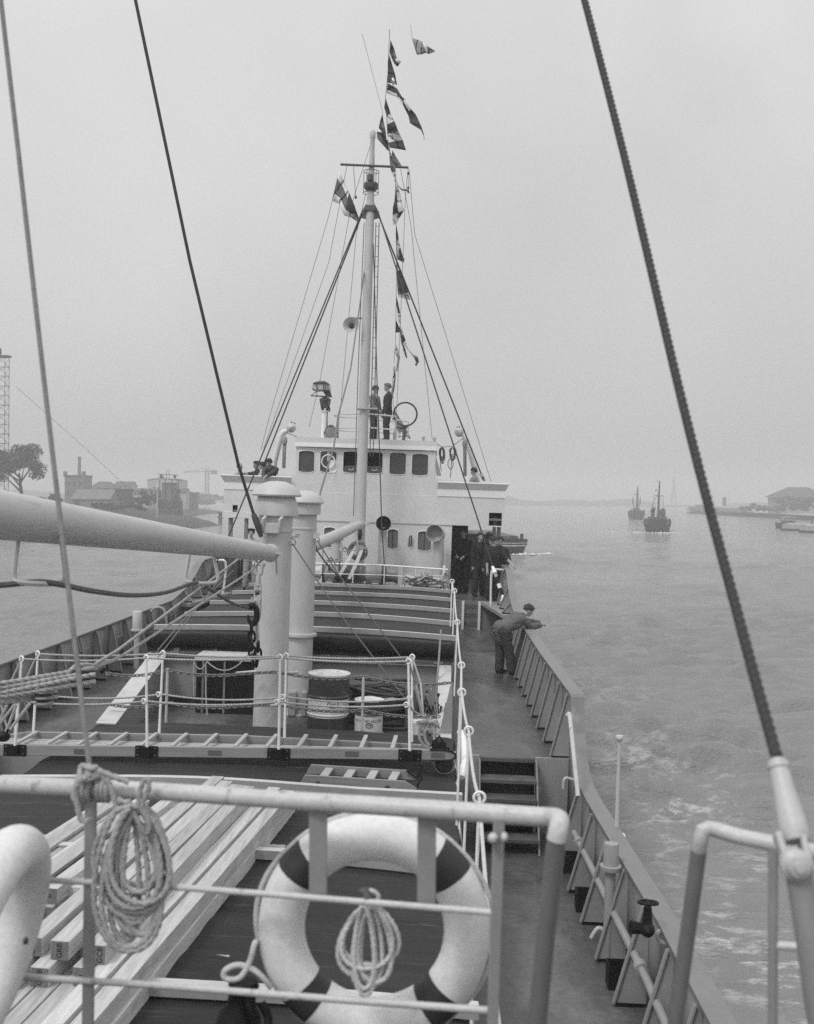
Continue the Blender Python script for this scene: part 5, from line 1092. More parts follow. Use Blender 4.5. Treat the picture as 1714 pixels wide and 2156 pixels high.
for Y in (13.9, 10.2): 
    MB().lathe([(.065, -.06), (.065, .06)], (bx(Y) - .16, Y, -4.33), (0, 1, 0), n=16).build('coupling', GREYL, t)
c = px('K', 870, 905, bx(10) - .2); m = MB(); m.ell(c, .07, .09, .07, 12); m.tube([c + V((-.15, -.02, .02)), c], [.06, .045], 10); m.tube([c, c + V((.0, 0, .2))], [.05, .035], 10); m.build('valve', BLACK, t)
m = MB(); m.torus(c + V((0, 0, .24)), (0, .15, 1), .085, .014, 18, 6); m.tube([c + V((-.085, 0, .24)), c + V((.085, 0, .24))], .010, 5); m.tube([c + V((0, -.085, .24)), c + V((0, .085, .24))], .010, 5); m.build('hand_wheel', BLACK, t)
for i, (x, y) in enumerate(((487, 575), (560, 765), (728, 1145))):
    q = pz('K', x, y, Z_WELL + .1); m = MB(); w_ = .12
    m.bb(q.x - w_, q.x + w_, q.y - .10, q.y - .085, Z_WELL + .003, Z_WELL + .24); m.bb(q.x - w_, q.x + w_, q.y + .085, q.y + .10, Z_WELL + .003, Z_WELL + .24); m.bb(q.x - w_, q.x - w_ + .015, q.y - .085, q.y + .085, Z_WELL + .003, Z_WELL + .24); m.bb(q.x + w_ - .015, q.x + w_, q.y - .085, q.y + .085, Z_WELL + .003, Z_WELL + .24)
    tag(m.build('scupper_box', BLACK), ['open black box on deck between the bulwark stays, nearest the steps', 'open black box between the bulwark stays, middle one of three', 'open black box between the bulwark stays, nearest the camera'][i], 'scupper box', 'scupper boxes along the right bulwark')
for i, (pts, lab) in enumerate((([(447, 195), (450, 160), (462, 142), (500, 152)], 'bent pipe handle on the plate right of the steps'), ([(588, 950), (602, 925), (625, 900), (650, 910)], 'bent pipe handle low between the bulwark stays'), ([(985, 985), (935, 965), (922, 935), (940, 915), (1000, 920)], 'bent pale pipe hook near the cap rail beside the black valve'))):
    Y = (15.3, 11.7, 9.9)[i]; m = MB(); m.tube(smooth_path([p('K', x, y, Y) for x, y in pts], 5), .024, 8); tag(m.build('grab_handle', RAIL), lab, 'handle', 'pipe handles along the right bulwark')
m = MB(); m.tube(smooth_path([px('Hh', 1222, 1425, 1.86), px('Hh', 1236, 1405, 1.88), px('Hh', 1250, 1500, 1.88), px('Hh', 1290, 1900, 1.90), px('Hh', 1312, 2110, 1.92)], 5), .030, 8); tag(m.build('stair_handrail', RAIL), 'pale pipe handrail sloping down the inside of the right bulwark by the steps', 'handrail')
# vent head by the left bulwark
q = p('F', 940, 550, 22.5); t = thing('vent_pipe', 'pale upright vent pipe against the left bulwark', 'vent pipe', (q.x, 22.5, Z_RAISED))
MB().cyl((q.x, 22.5, Z_RAISED), (q.x, 22.5, q.z), .06, 10).build('pipe', MASTP, t); MB().lathe([(.13, -.01), (.13, .02), (.10, .025), (.10, .38), (.09, .40), (0, .4)], (q.x, 22.5, q.z), n=18).build('head', MASTP, t)
for i, (x, y) in enumerate(((1070, 440),)):
    q = px('F', x, y, -6.3); m = MB(); m.tube(smooth_path([q + V((.1, 0, -.35)), q + V((.25, 0, -.25)), q + V((.18, 0, .1)), q + V((0, 0, .15)), q + V((-.12, 0, .05))], 5), .03, 8); tag(m.build('pipe_hook', GREYL), 'bent pale pipe hook on the left bulwark', 'handle')
# ================================================================== FOREGROUND: forecastle rail and rigging
fr = thing('forecastle_rail', 'thick pale pipe railing across the foreground with two thin lower rails', 'railing', P(600, 2300, 3.5))
tr = [P(-120, 1645, 3.80), P(0, 1650, 3.74), P(300, 1664, 3.6), P(600, 1684, 3.46), P(900, 1703, 3.33), P(1130, 1719, 3.24), P(1160, 1720, 3.22), P(1178, 1726, 3.16), P(1176, 1744, 3.12), P(1170, 1775, 3.12)]
MB().tube(resample(smooth_path(tr, 6), .02), .0285, 20).build('top_rail', RAIL, fr)
MB().tube([P(1172, 1765, 3.12), P(1150, 1960, 3.16), P(1127, 2200, 3.2), P(1105, 2420, 3.24)], .028, 18).build('end_post', RAILD, fr)
MB().tube([P(30, 1850, 3.70), P(300, 1862, 3.58), P(600, 1885, 3.44), P(1036, 1921, 3.25)], .0105, 12).build('middle_rail', RAIL, fr)
MB().tube([P(-60, 2050, 3.74), P(300, 2072, 3.58), P(700, 2103, 3.40), P(1028, 2127, 3.26)], .0115, 12).build('lower_rail', RAIL, fr)
def flat(u0, v0, u1, v1, Y, wd, th, name, ma): a, b = P(u0, v0, Y), P(u1, v1, Y); m = MB(); m.bar(a, b, wd, th, up=(0, 1, 0)); return m.build(name, ma, fr, bevel=.003)
flat(192, 1662, 182, 2400, 3.64, .038, .02, 'post', mat('post_grey', .27, .45, .1, 6)); flat(1051, 1722, 1030, 2400, 3.25, .034, .02, 'post', mat('post_grey', .27))
m = MB(); m.ell(P(1038, 1764, 3.22), .016, .02, .016, 10); m.ell(P(1062, 1762, 3.22), .012, .02, .014, 10); m.build('clamp_screw', RAIL, fr)
flat(670, 1690, 670, 1888, 3.44, .058, .012, 'bracket', mat('bracket_grey', .27, .5, .08, 6)); flat(899, 1704, 898, 1905, 3.35, .058, .012, 'bracket', mat('bracket_grey', .27))
# lifebuoy
cb = P(788, 1955, 3.62); k = 3.62 / 2290
lb = thing('lifebuoy', 'white lifebuoy with four dark bands hanging behind the foreground railing', 'lifebuoy', cb - V((0, 0, .39)))
R0, r0 = 197 * k, 49.5 * k
m = MB(); n1, n2 = 120, 20; vs = []; fs = []; mi = []
for i in range(n1):
    th = 2 * math.pi * i / n1
    for j in range(n2):
        ph = 2 * math.pi * j / n2; rr = R0 + r0 * math.cos(ph); vs.append(cb + V((rr * math.cos(th), r0 * 1.05 * math.sin(ph), rr * math.sin(th))))
for i in range(n1):
    deg = (i + .5) * 360 / n1; dark = any(abs(deg - c) < 7.6 for c in (45, 139, 226, 315))
    for j in range(n2): m.mi = 1 if dark else 0; fs.append(([i * n2 + j, i * n2 + (j + 1) % n2, ((i + 1) % n1) * n2 + (j + 1) % n2, ((i + 1) % n1) * n2 + j], m.mi))
m.v = vs; m.f = [f for f, _ in fs]; m.m = [q for _, q in fs]; m.build('ring', [BUOYW, BUOYD], lb, smooth=60)
def buoy_rope(d0, d1, bulge):
    return [cb + V(((R0 + r0 + .002 + bulge * math.sin(math.pi * q / 16)) * math.cos(R(d0 + (d1 - d0) * q / 16)), .004, (R0 + r0 + .002 + bulge * math.sin(math.pi * q / 16)) * math.sin(R(d0 + (d1 - d0) * q / 16)))) for q in range(17)]
for d0, d1, b_ in ((45, 139, .0), (139, 190, .012), (315, 405, .012), (226, 315, .01)):
    MB().tube(buoy_rope(d0, d1, b_), .0085, 8).build('grab_line', mat('pale_rope', .56), lb)
pr = mat('pale_rope', .56)
MB().tube(smooth_path([buoy_rope(139, 190, .012)[-1], p('J', 243, 960, 3.56), p('J', 215, 1060, 3.55), p('J', 165, 1150, 3.54), p('J', 110, 1170, 3.54), p('J', 65, 1150, 3.54), p('J', 80, 1110, 3.54), p('J', 150, 1085, 3.55), p('J', 230, 1110, 3.55), p('J', 290, 1160, 3.55), p('J', 335, 1215, 3.56)], 8), .0095, 10).build('trailing_line', pr, lb)
# buoy light hanging below
t = thing('lifebuoy_light', 'black canister light on a line below the left of the lifebuoy', 'buoy light', p('J', 150, 1600, 3.55))
c = p('J', 150, 1420, 3.56); MB().lathe([(.05, -.22), (.078, -.2), (.08, -.02), (.07, .03), (.048, .06), (.045, .12), (.052, .13), (.04, .145), (0, .147)], c, (.1, 0, 1), n=24).build('canister', BLACK, t)
MB().tube(smooth_path([p('J', 200, 1240, 3.52), p('J', 215, 1330, 3.5), p('J', 245, 1420, 3.5), p('J', 290, 1480, 3.5), p('J', 320, 1400, 3.52), p('J', 280, 1300, 3.54)], 6), .014, 8).build('strap', BLACK, t)
# rope coils on the rail
def coil(name, label, f, cx, cy, w_, h_, n, Y, r, seed, ma, hang, spread=.15, lob=3):
    rnd = random.Random(seed); t = thing(name, label, 'rope coil', p(f, cx, cy + h_ / 2, Y), 'rope coils on the foreground railing')
    pts = []; m = MB()
    for k in range(n):
        ww, hh = w_ / 2 * rnd.uniform(1 - spread * 1.9, 1.0), h_ / 2 * rnd.uniform(1 - spread, 1.03); ox = rnd.uniform(-.10, .10) * w_; yt = cy - h_ / 2 + rnd.uniform(0, .03) * h_; dY = rnd.uniform(-.03, .03); sk = rnd.uniform(-.12, .12)
        for q in range(30):
            tt = 2 * math.pi * q / 30; s_ = math.sin(tt); x = cx + ox + ww * s_ * (.62 + .38 * (1 - math.cos(tt)) / 2 * 1.4 if True else 1) + sk * ww * math.cos(tt); y = yt + hh * (1 - math.cos(tt))
            pts.append(p(f, x, y, Y + dY + .012 * math.cos(tt)))
    m.tube(resample(smooth_path(pts, 3), .008), r, 9, lobes=lob, pitch=r * 3.4); m.build('turns', ma, t)
    if hang: MB().tube(resample(smooth_path([p(f, x, y, Y - .02) for x, y in hang], 6), .008), r, 9, lobes=lob, pitch=r * 3.4).build('hitch', ma, t)
    return t
coil('rope_coil', 'large messy coil of old rope hanging from the railing over the timber', 'I', 765, 710, 470, 800, 14, 3.54, .0090, 3, ROPE, [(800, 330), (795, 260), (815, 190), (845, 165), (850, 215), (830, 270), (815, 330), (850, 420), (845, 475), (820, 460)], .40)
coil('rope_coil', 'small neat coil of pale rope hanging inside the lifebuoy', 'J', 895, 990, 350, 500, 8, 3.44, .0072, 8, mat('pale_rope', .56), [(930, 760), (948, 715), (940, 680), (915, 662), (880, 665), (850, 660)], .42)
m = MB(); q = p('J', 870, 665, 3.42); m.ell(q, .022, .02, .012, 10); m.tube([q, p('J', 890, 720, 3.36)], .012, 8); m.build('coil_hook', STEEL, fr)
# lashing where the thin rope meets the rail
t = thing('rail_lashing', 'knotted lashing of rope wound round the railing at the foot of the thin rope', 'lashing', P(190, 1690, 3.6))
m = MB(); rnd = random.Random(2); rl = P(193, 1660, 3.64)
for k in range(7):
    dx = -.045 + .017 * k; tl = rnd.uniform(-.3, .3); m.torus(rl + V((dx, 0, 0)), (1, tl, tl * .5), .038, .009, 20, 8)
pts = [rl + V((rnd.uniform(-.035, .035), -.035 + rnd.uniform(-.02, .02), .035 + rnd.uniform(0, .05))) for _ in range(14)]
m.tube(smooth_path(pts, 6), .009, 8); m.build('turns', ROPE, t)
for q in ([(560, 115), (620, 140), (700, 170), (740, 185)], [(470, 150), (430, 220), (445, 330), (460, 390), (490, 410), (520, 385)], [(590, 160), (630, 200), (650, 270), (670, 340), (675, 375)], [(670, 280), (720, 300), (750, 290)], [(500, 150), (450, 190), (420, 250), (430, 290)]):
    MB().tube(resample(smooth_path([p('I', x, y, 3.56) for x, y in q], 6), .01), .009, 9, lobes=3, pitch=.03).build('loose_end', ROPE, t)
wire('thin_rope', 'thin pale rope running up from the railing at the left edge', 'rope', [P(190, 1625, 3.62), P(150, 1290, 3.75), P(95, 820, 3.95), P(40, 330, 4.1), P(-5, -60, 4.2)], .0095, mat('grey_rope', .24, .9, .2, 30, bump=.4, bscale=120), None, 8)
# heavy dark stay from the thick ventilator post
wire('dark_stay', 'dark wire stay from the thick ventilator post up to the top left', 'stay', [p('Pp', 830, 1920, 16.6), p('Pp', 710, 1540, 16.6), p('Pp', 445, 680, 16.3), P(400, 550, 16), P(277, -40, 15.4)], .024, WIRE, None, 10)
wire('stay_serving', 'thick served end of the dark wire stay at the ventilator post', 'stay end', [p('Pp', 705, 1530, 16.58), p('Pp', 735, 1600, 16.56), p('Pp', 800, 1790, 16.56), p('Pp', 838, 1920, 16.56)], [.038, .052, .05, .03], WIRE, None, 10)
# second rail on the right
r2 = thing('forecastle_rail', 'short pale pipe railing at the lower right with a leaning post', 'railing', P(1560, 2300, 3.1))
MB().tube(resample(smooth_path([P(1470, 1800, 3.08), P(1475, 1768, 3.06), P(1482, 1746, 3.06), P(1505, 1746, 3.06), P(1560, 1762, 3.02), P(1650, 1780, 2.96), P(1740, 1800, 2.9)], 6), .02), .0215, 18).build('top_rail', RAIL, r2)
MB().tube([P(1474, 1770, 3.07), P(1450, 1950, 3.1), P(1425, 2130, 3.12), P(1395, 2380, 3.15)], .022, 16).build('leaning_post', RAILD, r2)
MB().tube([P(1628, 1785, 2.97), P(1626, 2400, 2.97)], .0135, 12).build('post', mat('post_grey', .27), r2)
MB().tube([P(1634, 1990, 2.97), P(1720, 1996, 2.93), P(1760, 1999, 2.9)], .0115, 12).build('middle_rail', RAIL, r2)
# thick stay with its socket on the right
st = thing('foreground_stay', 'thick dark wire stay crossing the right of the picture into a pale socket', 'stay', P(1700, 2200, 2.5))
MB().tube(resample(smooth_path([P(1218, -50, 4.75), P(1314, 326, 4.28), P(1440, 860, 3.6), P(1558, 1310, 3.04), P(1636, 1596, 2.7)], 8), .005), .0136, 14, lobes=6, pitch=.026).build('wire', mat('dark_wire_rope', .035, .6, .2, 30), st)
sp = mat('socket_paint', .46, .42, .08, 8, v2=.3, thr=(.6, .75), v2scale=12)
a, b, c_ = P(1637, 1606, 2.69), P(1646, 1640, 2.66), P(1676, 1765, 2.58)
ax = (c_ - a).normalized()
MB().lathe([(.016, -.01), (.0265, .0), (.027, .014), (.0235, .018), (.0255, .06), (.034, .15), (.0345, .18), (.030, .195)], a, ax, n=28).build('socket', sp, st)
m = MB(); q = P(1679, 1805, 2.55); 
for o in (-1, 1): m.bar(P(1660 + 0, 1755, 2.58) + V((o * .028, 0, 0)), P(1684, 1840, 2.53) + V((o * .024, 0, 0)), .016, .05, up=(0, 1, 0))
m.build('clevis', sp, st, bevel=.006)
m = MB(); m.lathe([(.034, -.03), (.036, -.02), (.036, .0), (.026, .008), (.024, .022), (.013, .024), (.012, .034), (0, .035)], P(1678, 1822, 2.51), (-.05, -1, .12), n=26); m.build('pin_nut', sp, st)
m = MB(); m.tube([P(1680, 1830, 2.54), P(1700, 1950, 2.5), P(1728, 2110, 2.45), P(1770, 2350, 2.4)], [.030, .030, .036, .036], 18); m.build('screw_body', mat('screw_grey', .22, .42, .1, 6), st)
# second lifebuoy, seen nearly edge-on at the left edge
YB = 3.36; c2 = P(-30, 1996, YB); tl = R(13)
l2 = thing('lifebuoy', 'pale lifebuoy seen nearly edge on at the lower left edge', 'lifebuoy', c2 - V((0, 0, .39)))
rv = ray(-30, 1996).normalized(); sd = V((rv.y, -rv.x, 0)).normalized()
A_ = (V((0, 0, 1)) * math.cos(tl) + sd * math.sin(tl)); B_ = (rv * .965 + sd * .26); B_ = (B_ - B_.dot(A_) * A_).normalized()
N1 = A_.cross(B_)
m = MB(); m.tube([c2 + R0 * .98 * (math.cos(q) * A_ + math.sin(q) * B_) for q in [2 * math.pi * i / 96 for i in range(96)]], r0 * 1.0, 24, closed=True); m.build('ring', BUOYW, l2, smooth=60)
q = p('I', 147, 1090, YB - .22); m = MB(); m.ell(q, .008, .012, .011, 10); m.build('eyelet', DARK, l2)
# tackle at the left
t = thing('boom_tackle', 'two big wooden blocks with thick pale ropes at the left, guying the boom', 'tackle', p('Rr', 800, 700, 8.5))
def block(c, d_, L, wd, ht):
    d_ = V(d_).normalized(); m = MB(); rot = d_.to_track_quat('X', 'Z').to_matrix()
    for o in (-1, 0, 1): m.ell(c + rot @ V((0, 0, o * ht * .36)), L / 2, wd / 2, ht * .15, 18, rot)
    m.mi = 1; m.ell(c, L * .36, wd * .40, ht * .48, 14, rot); return m.build('block', [mat('block_wood', .26, .7, .2, 6), DARK], t, smooth=60)
dv = p('Rr', 1330, 270, 8.9) - p('Rr', 1000, 330, 8.6)
block(p('Rr', 1190, 350, 8.7), dv, .175, .12, .155); block(p('Rr', 610, 650, 8.2), dv, .19, .12, .12)
for (y0, x1, y1) in ((458, 960, 300), (520, 1060, 340), (590, 1320, 330), (640, 1310, 430), (700, 780, 560), (715, 790, 640)):
    MB().tube(resample([p('Rr', -60, y0 + 10, 8.0), p('Rr', x1 * .5, (y0 + y1) / 2 + 3, 8.15), p('Rr', x1, y1, 8.4)], .01), .0165, 10, lobes=3, pitch=.055).build('rope_part', ROPE, t)
MB().tube(resample(smooth_path([p('Rr', 930, 310, 8.5), p('Rr', 990, 260, 8.55), p('Rr', 1040, 220, 8.6), p('Rr', 1180, 200, 8.7), p('Rr', 1320, 220, 8.8)], 6), .01), .016, 10, lobes=3, pitch=.055).build('strop', ROPE, t)
MB().tube([p('Rr', 1320, 240, 8.85), p('Rr', 1400, 190, 9.0), p('Rr', 1530, 150, 9.3), p('Rr', 1714, 55, 9.8), p('F', 1714, 150, 15), p('Q', 430, 430, 15.9)], [.02, .02, .017, .014, .014, .016], 8).build('pendant', RAIL if False else ROPE, t)
MB().tube([p('Rr', 1310, 190, 8.8), p('Rr', 1620, 0, 9.6), p('F', 1640, 60, 15.2), p('Q', 55, 495, 16.1)], .014, 8).build('pendant', ROPE, t)
MB().tube([p('Rr', 1400, 270, 8.9), p('Rr', 1430, 300, 8.9)], .03, 8).build('shackle', BLACK, t)
for q in ([(90, 760), (0, 980)], [(200, 750), (0, 1010)], [(225, 750), (100, 1080), (75, 1150)], [(410, 735), (140, 1090)]):
    MB().tube([p('Rr', x, y, 9.6) for x, y in q], .014, 8).build('hanging_part', ROPE, t)
MB().tube([p('Rr', 120, 1080, 9.6), p('Rr', 70, 1150, 9.6)], .016, 6).build('hook', BLACK, t); MB().ell(p('Rr', 40, 1185, 9.6), .07, .05, .05, 12).build('lower_block', BLACK, t)
wire('boom_guy', 'thin dark line crossing the left side deck below the boom', 'line', [p('F', 1080, 740, 17.5), p('F', 1714, -60, 21)], .010, WIREG)
wire('boom_guy', 'thin dark line from the far hatch corner up to the winch', 'line', [p('F', 1080, 690, 17.2), p('F', 1250, 490, 19), p('F', 1600, 140, 24)], .010, WIREG)
# ================================================================== SIGNAL FLAGS
FL = [mat('flag_%d' % i, v, .85, .1, 6) for i, v in enumerate((.055, .15, .34, .62, .80))]
GF = 'signal flags dressing the mast'
def flag(label, f, secs, cols, Y, wav=.06, split=None, seed=0):
    # secs: pairs of points (upper edge, lower edge) from the hoist outwards; cols: one tone per step, or (upper, lower) tones
    rnd = random.Random(seed); ph = rnd.uniform(0, 6); n = len(secs); m = MB(); K = 4; Wn = 4
    def pt(i, j):
        i0 = min(int(i), n - 2); t = i - i0; a = (secs[i0][0][0] + (secs[i0 + 1][0][0] - secs[i0][0][0]) * t, secs[i0][0][1] + (secs[i0 + 1][0][1] - secs[i0][0][1]) * t)
        b = (secs[i0][1][0] + (secs[i0 + 1][1][0] - secs[i0][1][0]) * t, secs[i0][1][1] + (secs[i0 + 1][1][1] - secs[i0][1][1]) * t)
        x, y = a[0] + (b[0] - a[0]) * j, a[1] + (b[1] - a[1]) * j
        return p(f, x, y, Y + wav * math.sin(ph + i * 2.1 + j * 2.6) * min(1, .3 + i))
    for s_ in range((n - 1) * K):
        for w_ in range(Wn):
            c = cols[s_ // K]; c = c[min(int((w_ + .5) / Wn * len(c)), len(c) - 1)] if isinstance(c, tuple) else c
            m.mi = c; b = len(m.v); m.add([pt(s_ / K, w_ / Wn), pt((s_ + 1) / K, w_ / Wn), pt((s_ + 1) / K, (w_ + 1) / Wn), pt(s_ / K, (w_ + 1) / Wn)], [[0, 1, 2, 3]])
    o = m.build('signal_flag', FL, smooth=0, solid=.006); bm = bmesh.new(); bm.from_mesh(o.data); bmesh.ops.remove_doubles(bm, verts=bm.verts, dist=1e-4); bm.to_mesh(o.data); bm.free(); o.data.shade_smooth()
    return tag(o, label, 'flag', GF)
flag('small grey flag flying free at the very top, right of the flag line', 'B', [((1070, 362), (1122, 525)), ((1140, 385), (1160, 522)), ((1175, 400), (1212, 505)), ((1220, 440), (1228, 518)), ((1295, 488), (1298, 496))], [2, (2, 1), 4, 2], 26, .05)
flag('dark pennant at the top of the flag line above the mast', 'B', [((868, 380), (858, 500)), ((905, 470), (880, 560)), ((925, 545), (905, 610)), ((970, 592), (935, 640))], [0, (1, 0), (3, 1)], 28, .05)
flag('long dark triangular flag hanging along the top of the flag line', 'B', [((853, 515), (842, 590)), ((890, 640), (843, 700)), ((915, 720), (838, 790)), ((930, 815), (900, 800))], [0, 0, (0, 4, 0)], 29, .05)
flag('long flying pennant with a dark stripe, longest of the flags', 'B', [((845, 765), (828, 890)), ((930, 820), (930, 930)), ((1000, 940), (985, 1000)), ((1060, 1040), (1040, 1110)), ((1110, 1095), (1055, 1180)), ((1165, 1215), (1160, 1245)), ((1188, 1290), (1186, 1300)), ((1192, 1340), (1190, 1342))], [(4, 0, 4), (4, 0, 4), (3, 0), 0, 0, 0, 0], 30, .05)
flag('dark and light striped flag just right of the mast head', 'B', [((820, 935), (808, 1030)), ((870, 1090), (832, 1110)), ((905, 1160), (832, 1195)), ((945, 1260), (840, 1280)), ((985, 1340), (850, 1365)), ((1017, 1440), (865, 1415))], [0, 3, 0, 3, 0], 31, .06)
flag('crumpled dark flag touching the mast head', 'B', [((790, 1095), (772, 1150)), ((800, 1150), (755, 1225)), ((820, 1250), (790, 1270)), ((830, 1330), (735, 1260)), ((850, 1420), (740, 1325)), ((860, 1445), (840, 1440))], [0, (1, 0), 0, (0, 1), 0], 31.8, .05)
flag('narrow flag with pale and dark bands crossing the right half of the yard', 'B', [((815, 1345), (850, 1340)), ((880, 1490), (858, 1500)), ((915, 1590), (865, 1600)), ((918, 1645), (880, 1650)), ((925, 1720), (908, 1725))], [3, 1, 1, 4], 31.9, .05)
flag('dark triangular flag just above the right half of the yard', 'B', [((885, 1435), (880, 1480)), ((920, 1500), (905, 1570)), ((980, 1595), (925, 1600))], [1, (1, 0)], 32.5, .04)
flag('thin trailing strip blowing out below the right half of the yard', 'B', [((905, 1690), (915, 1740)), ((950, 1785), (935, 1775)), ((985, 1815), (975, 1825)), ((1030, 1815), (1030, 1830)), ((1055, 1855), (1040, 1850))], [4, 0, 0, 0], 32.6, .03)
flag('flag with a pale lozenge and dark edges below the right yardarm', 'B', [((920, 1740), (912, 1860)), ((960, 1850), (905, 1930)), ((975, 1920), (892, 1985)), ((998, 2015), (888, 2060)), ((960, 2080), (890, 2110)), ((925, 2140), (895, 2156))], [(3, 0), (3, 0), (4, 0), (0, 3), 3], 33, .06)
flag('narrow pale and dark flag beside the right stays, upper one', 'Cc', [((1003, 165), (1000, 240)), ((1020, 260), (1003, 300)), ((1030, 320), (1008, 370)), ((1050, 390), (1008, 405)), ((1060, 405), (1055, 430))], [0, 3, (0, 3), 1], 33.4, .05)
flag('dark square flag with a pale edge crossed by the right stays', 'Cc', [((1007, 400), (1005, 470)), ((1030, 480), (1006, 490)), ((1065, 560), (1010, 580)), ((1085, 635), (1015, 645)), ((1100, 685), (1020, 665))], [3, 0, (0, 0, 1), 3], 33.5, .05)
flag('thin flag of pale and dark bands just below the square flag', 'Cc', [((1005, 660), (1003, 725)), ((1020, 720), (1008, 735)), ((1030, 775), (1014, 780)), ((1036, 850), (1020, 840))], [1, 0, 4], 33.8, .03)
flag('small dark triangular flag at the bend of the flag line', 'Cc', [((1003, 822), (997, 908)), ((1022, 870), (1018, 908)), ((1030, 905), (1028, 907))], [0, 0], 34, .03)
flag('long streaming pennant curling out to the right', 'Cc', [((1030, 850), (1022, 880)), ((1055, 925), (1035, 930)), ((1068, 965), (1045, 985)), ((1085, 1020), (1060, 1000)), ((1115, 1060), (1095, 1040)), ((1150, 1075), (1125, 1080)), ((1160, 1105), (1140, 1115)), ((1140, 1142), (1132, 1128))], [(4, 0), 0, 4, 4, 1, 1, 1], 34.2, .03)
flag('striped flag hanging limp beneath the streaming pennant', 'Cc', [((1030, 920), (1032, 940)), ((1055, 990), (1040, 990)), ((1075, 1050), (1058, 1055)), ((1080, 1080), (1072, 1086))], [(3, 0), (3, 0, 3), (3, 0, 3)], 34.3, .03)
flag('pale flag hanging above the man in the dark suit', 'Cc', [((996, 970), (992, 1045)), ((1020, 1040), (1000, 1060)), ((1030, 1080), (1012, 1085)), ((1010, 1180), (1000, 1170))], [3, 2, 2], 34.6, .03)
flag('small pale and dark pennant low on the flag line', 'Cc', [((986, 1115), (980, 1180)), ((994, 1150), (980, 1220)), ((1000, 1210), (985, 1222))], [4, 0], 34.8, .02)
flag('dark flag bunched against the line behind the man in the suit', 'Cc', [((990, 1215), (1000, 1215)), ((978, 1290), (992, 1290)), ((958, 1335), (980, 1345)), ((962, 1355), (985, 1360))], [1, 1, 1], 36.5, .02)
flag('two-tone flag flying at the left end of the yard', 'B', [((375, 1635), (312, 1925)), ((432, 1750), (370, 1950)), ((470, 1840), (425, 2065)), ((520, 1960), (500, 2090)), ((575, 2120), (570, 2140))], [(4, 1, 4, 1, 4), (4, 1, 4, 1, 4), (0, 0, 4), (0, 1)], YM - .1, .06)
flag('large pale and grey flag draped on the wheelhouse roof behind the railing', 'X', [((1260, 540), (1205, 690)), ((1320, 640), (1245, 850)), ((1400, 770), (1310, 960)), ((1500, 970), (1420, 965))], [(1, 3), (1, 1, 3), (1, 4)], 37.3, .05)
wire('flag_line', 'thin line carrying the signal flags from above the mast head to the roof', 'line', [p('B', 860, 280, 28), p('B', 843, 700, 29), p('B', 820, 940, 30.5), p('B', 840, 1280, 31), p('B', 870, 1500, 31.9), p('B', 915, 1760, 32.8), p('Cc', 1005, 400, 33.4), p('Cc', 1003, 700, 33.8), p('Cc', 997, 980, 34.6), p('Cc', 975, 1300, 36.5), p('Cc', 1000, 1560, 37.2)], .007, WIREG)
wire('flag_line', 'faint line slanting from above down to the mast head', 'line', [p('B', 595, 320, 31), p('B', 790, 1060, 32), p('B', 800, 1200, 32.3)], .006, WIREG)
wire('flag_line', 'faint line rising from the small free flag at the top', 'line', [p('B', 1060, 240, 26), p('B', 1075, 365, 26), p('B', 1122, 525, 26)], .005, WIREG)
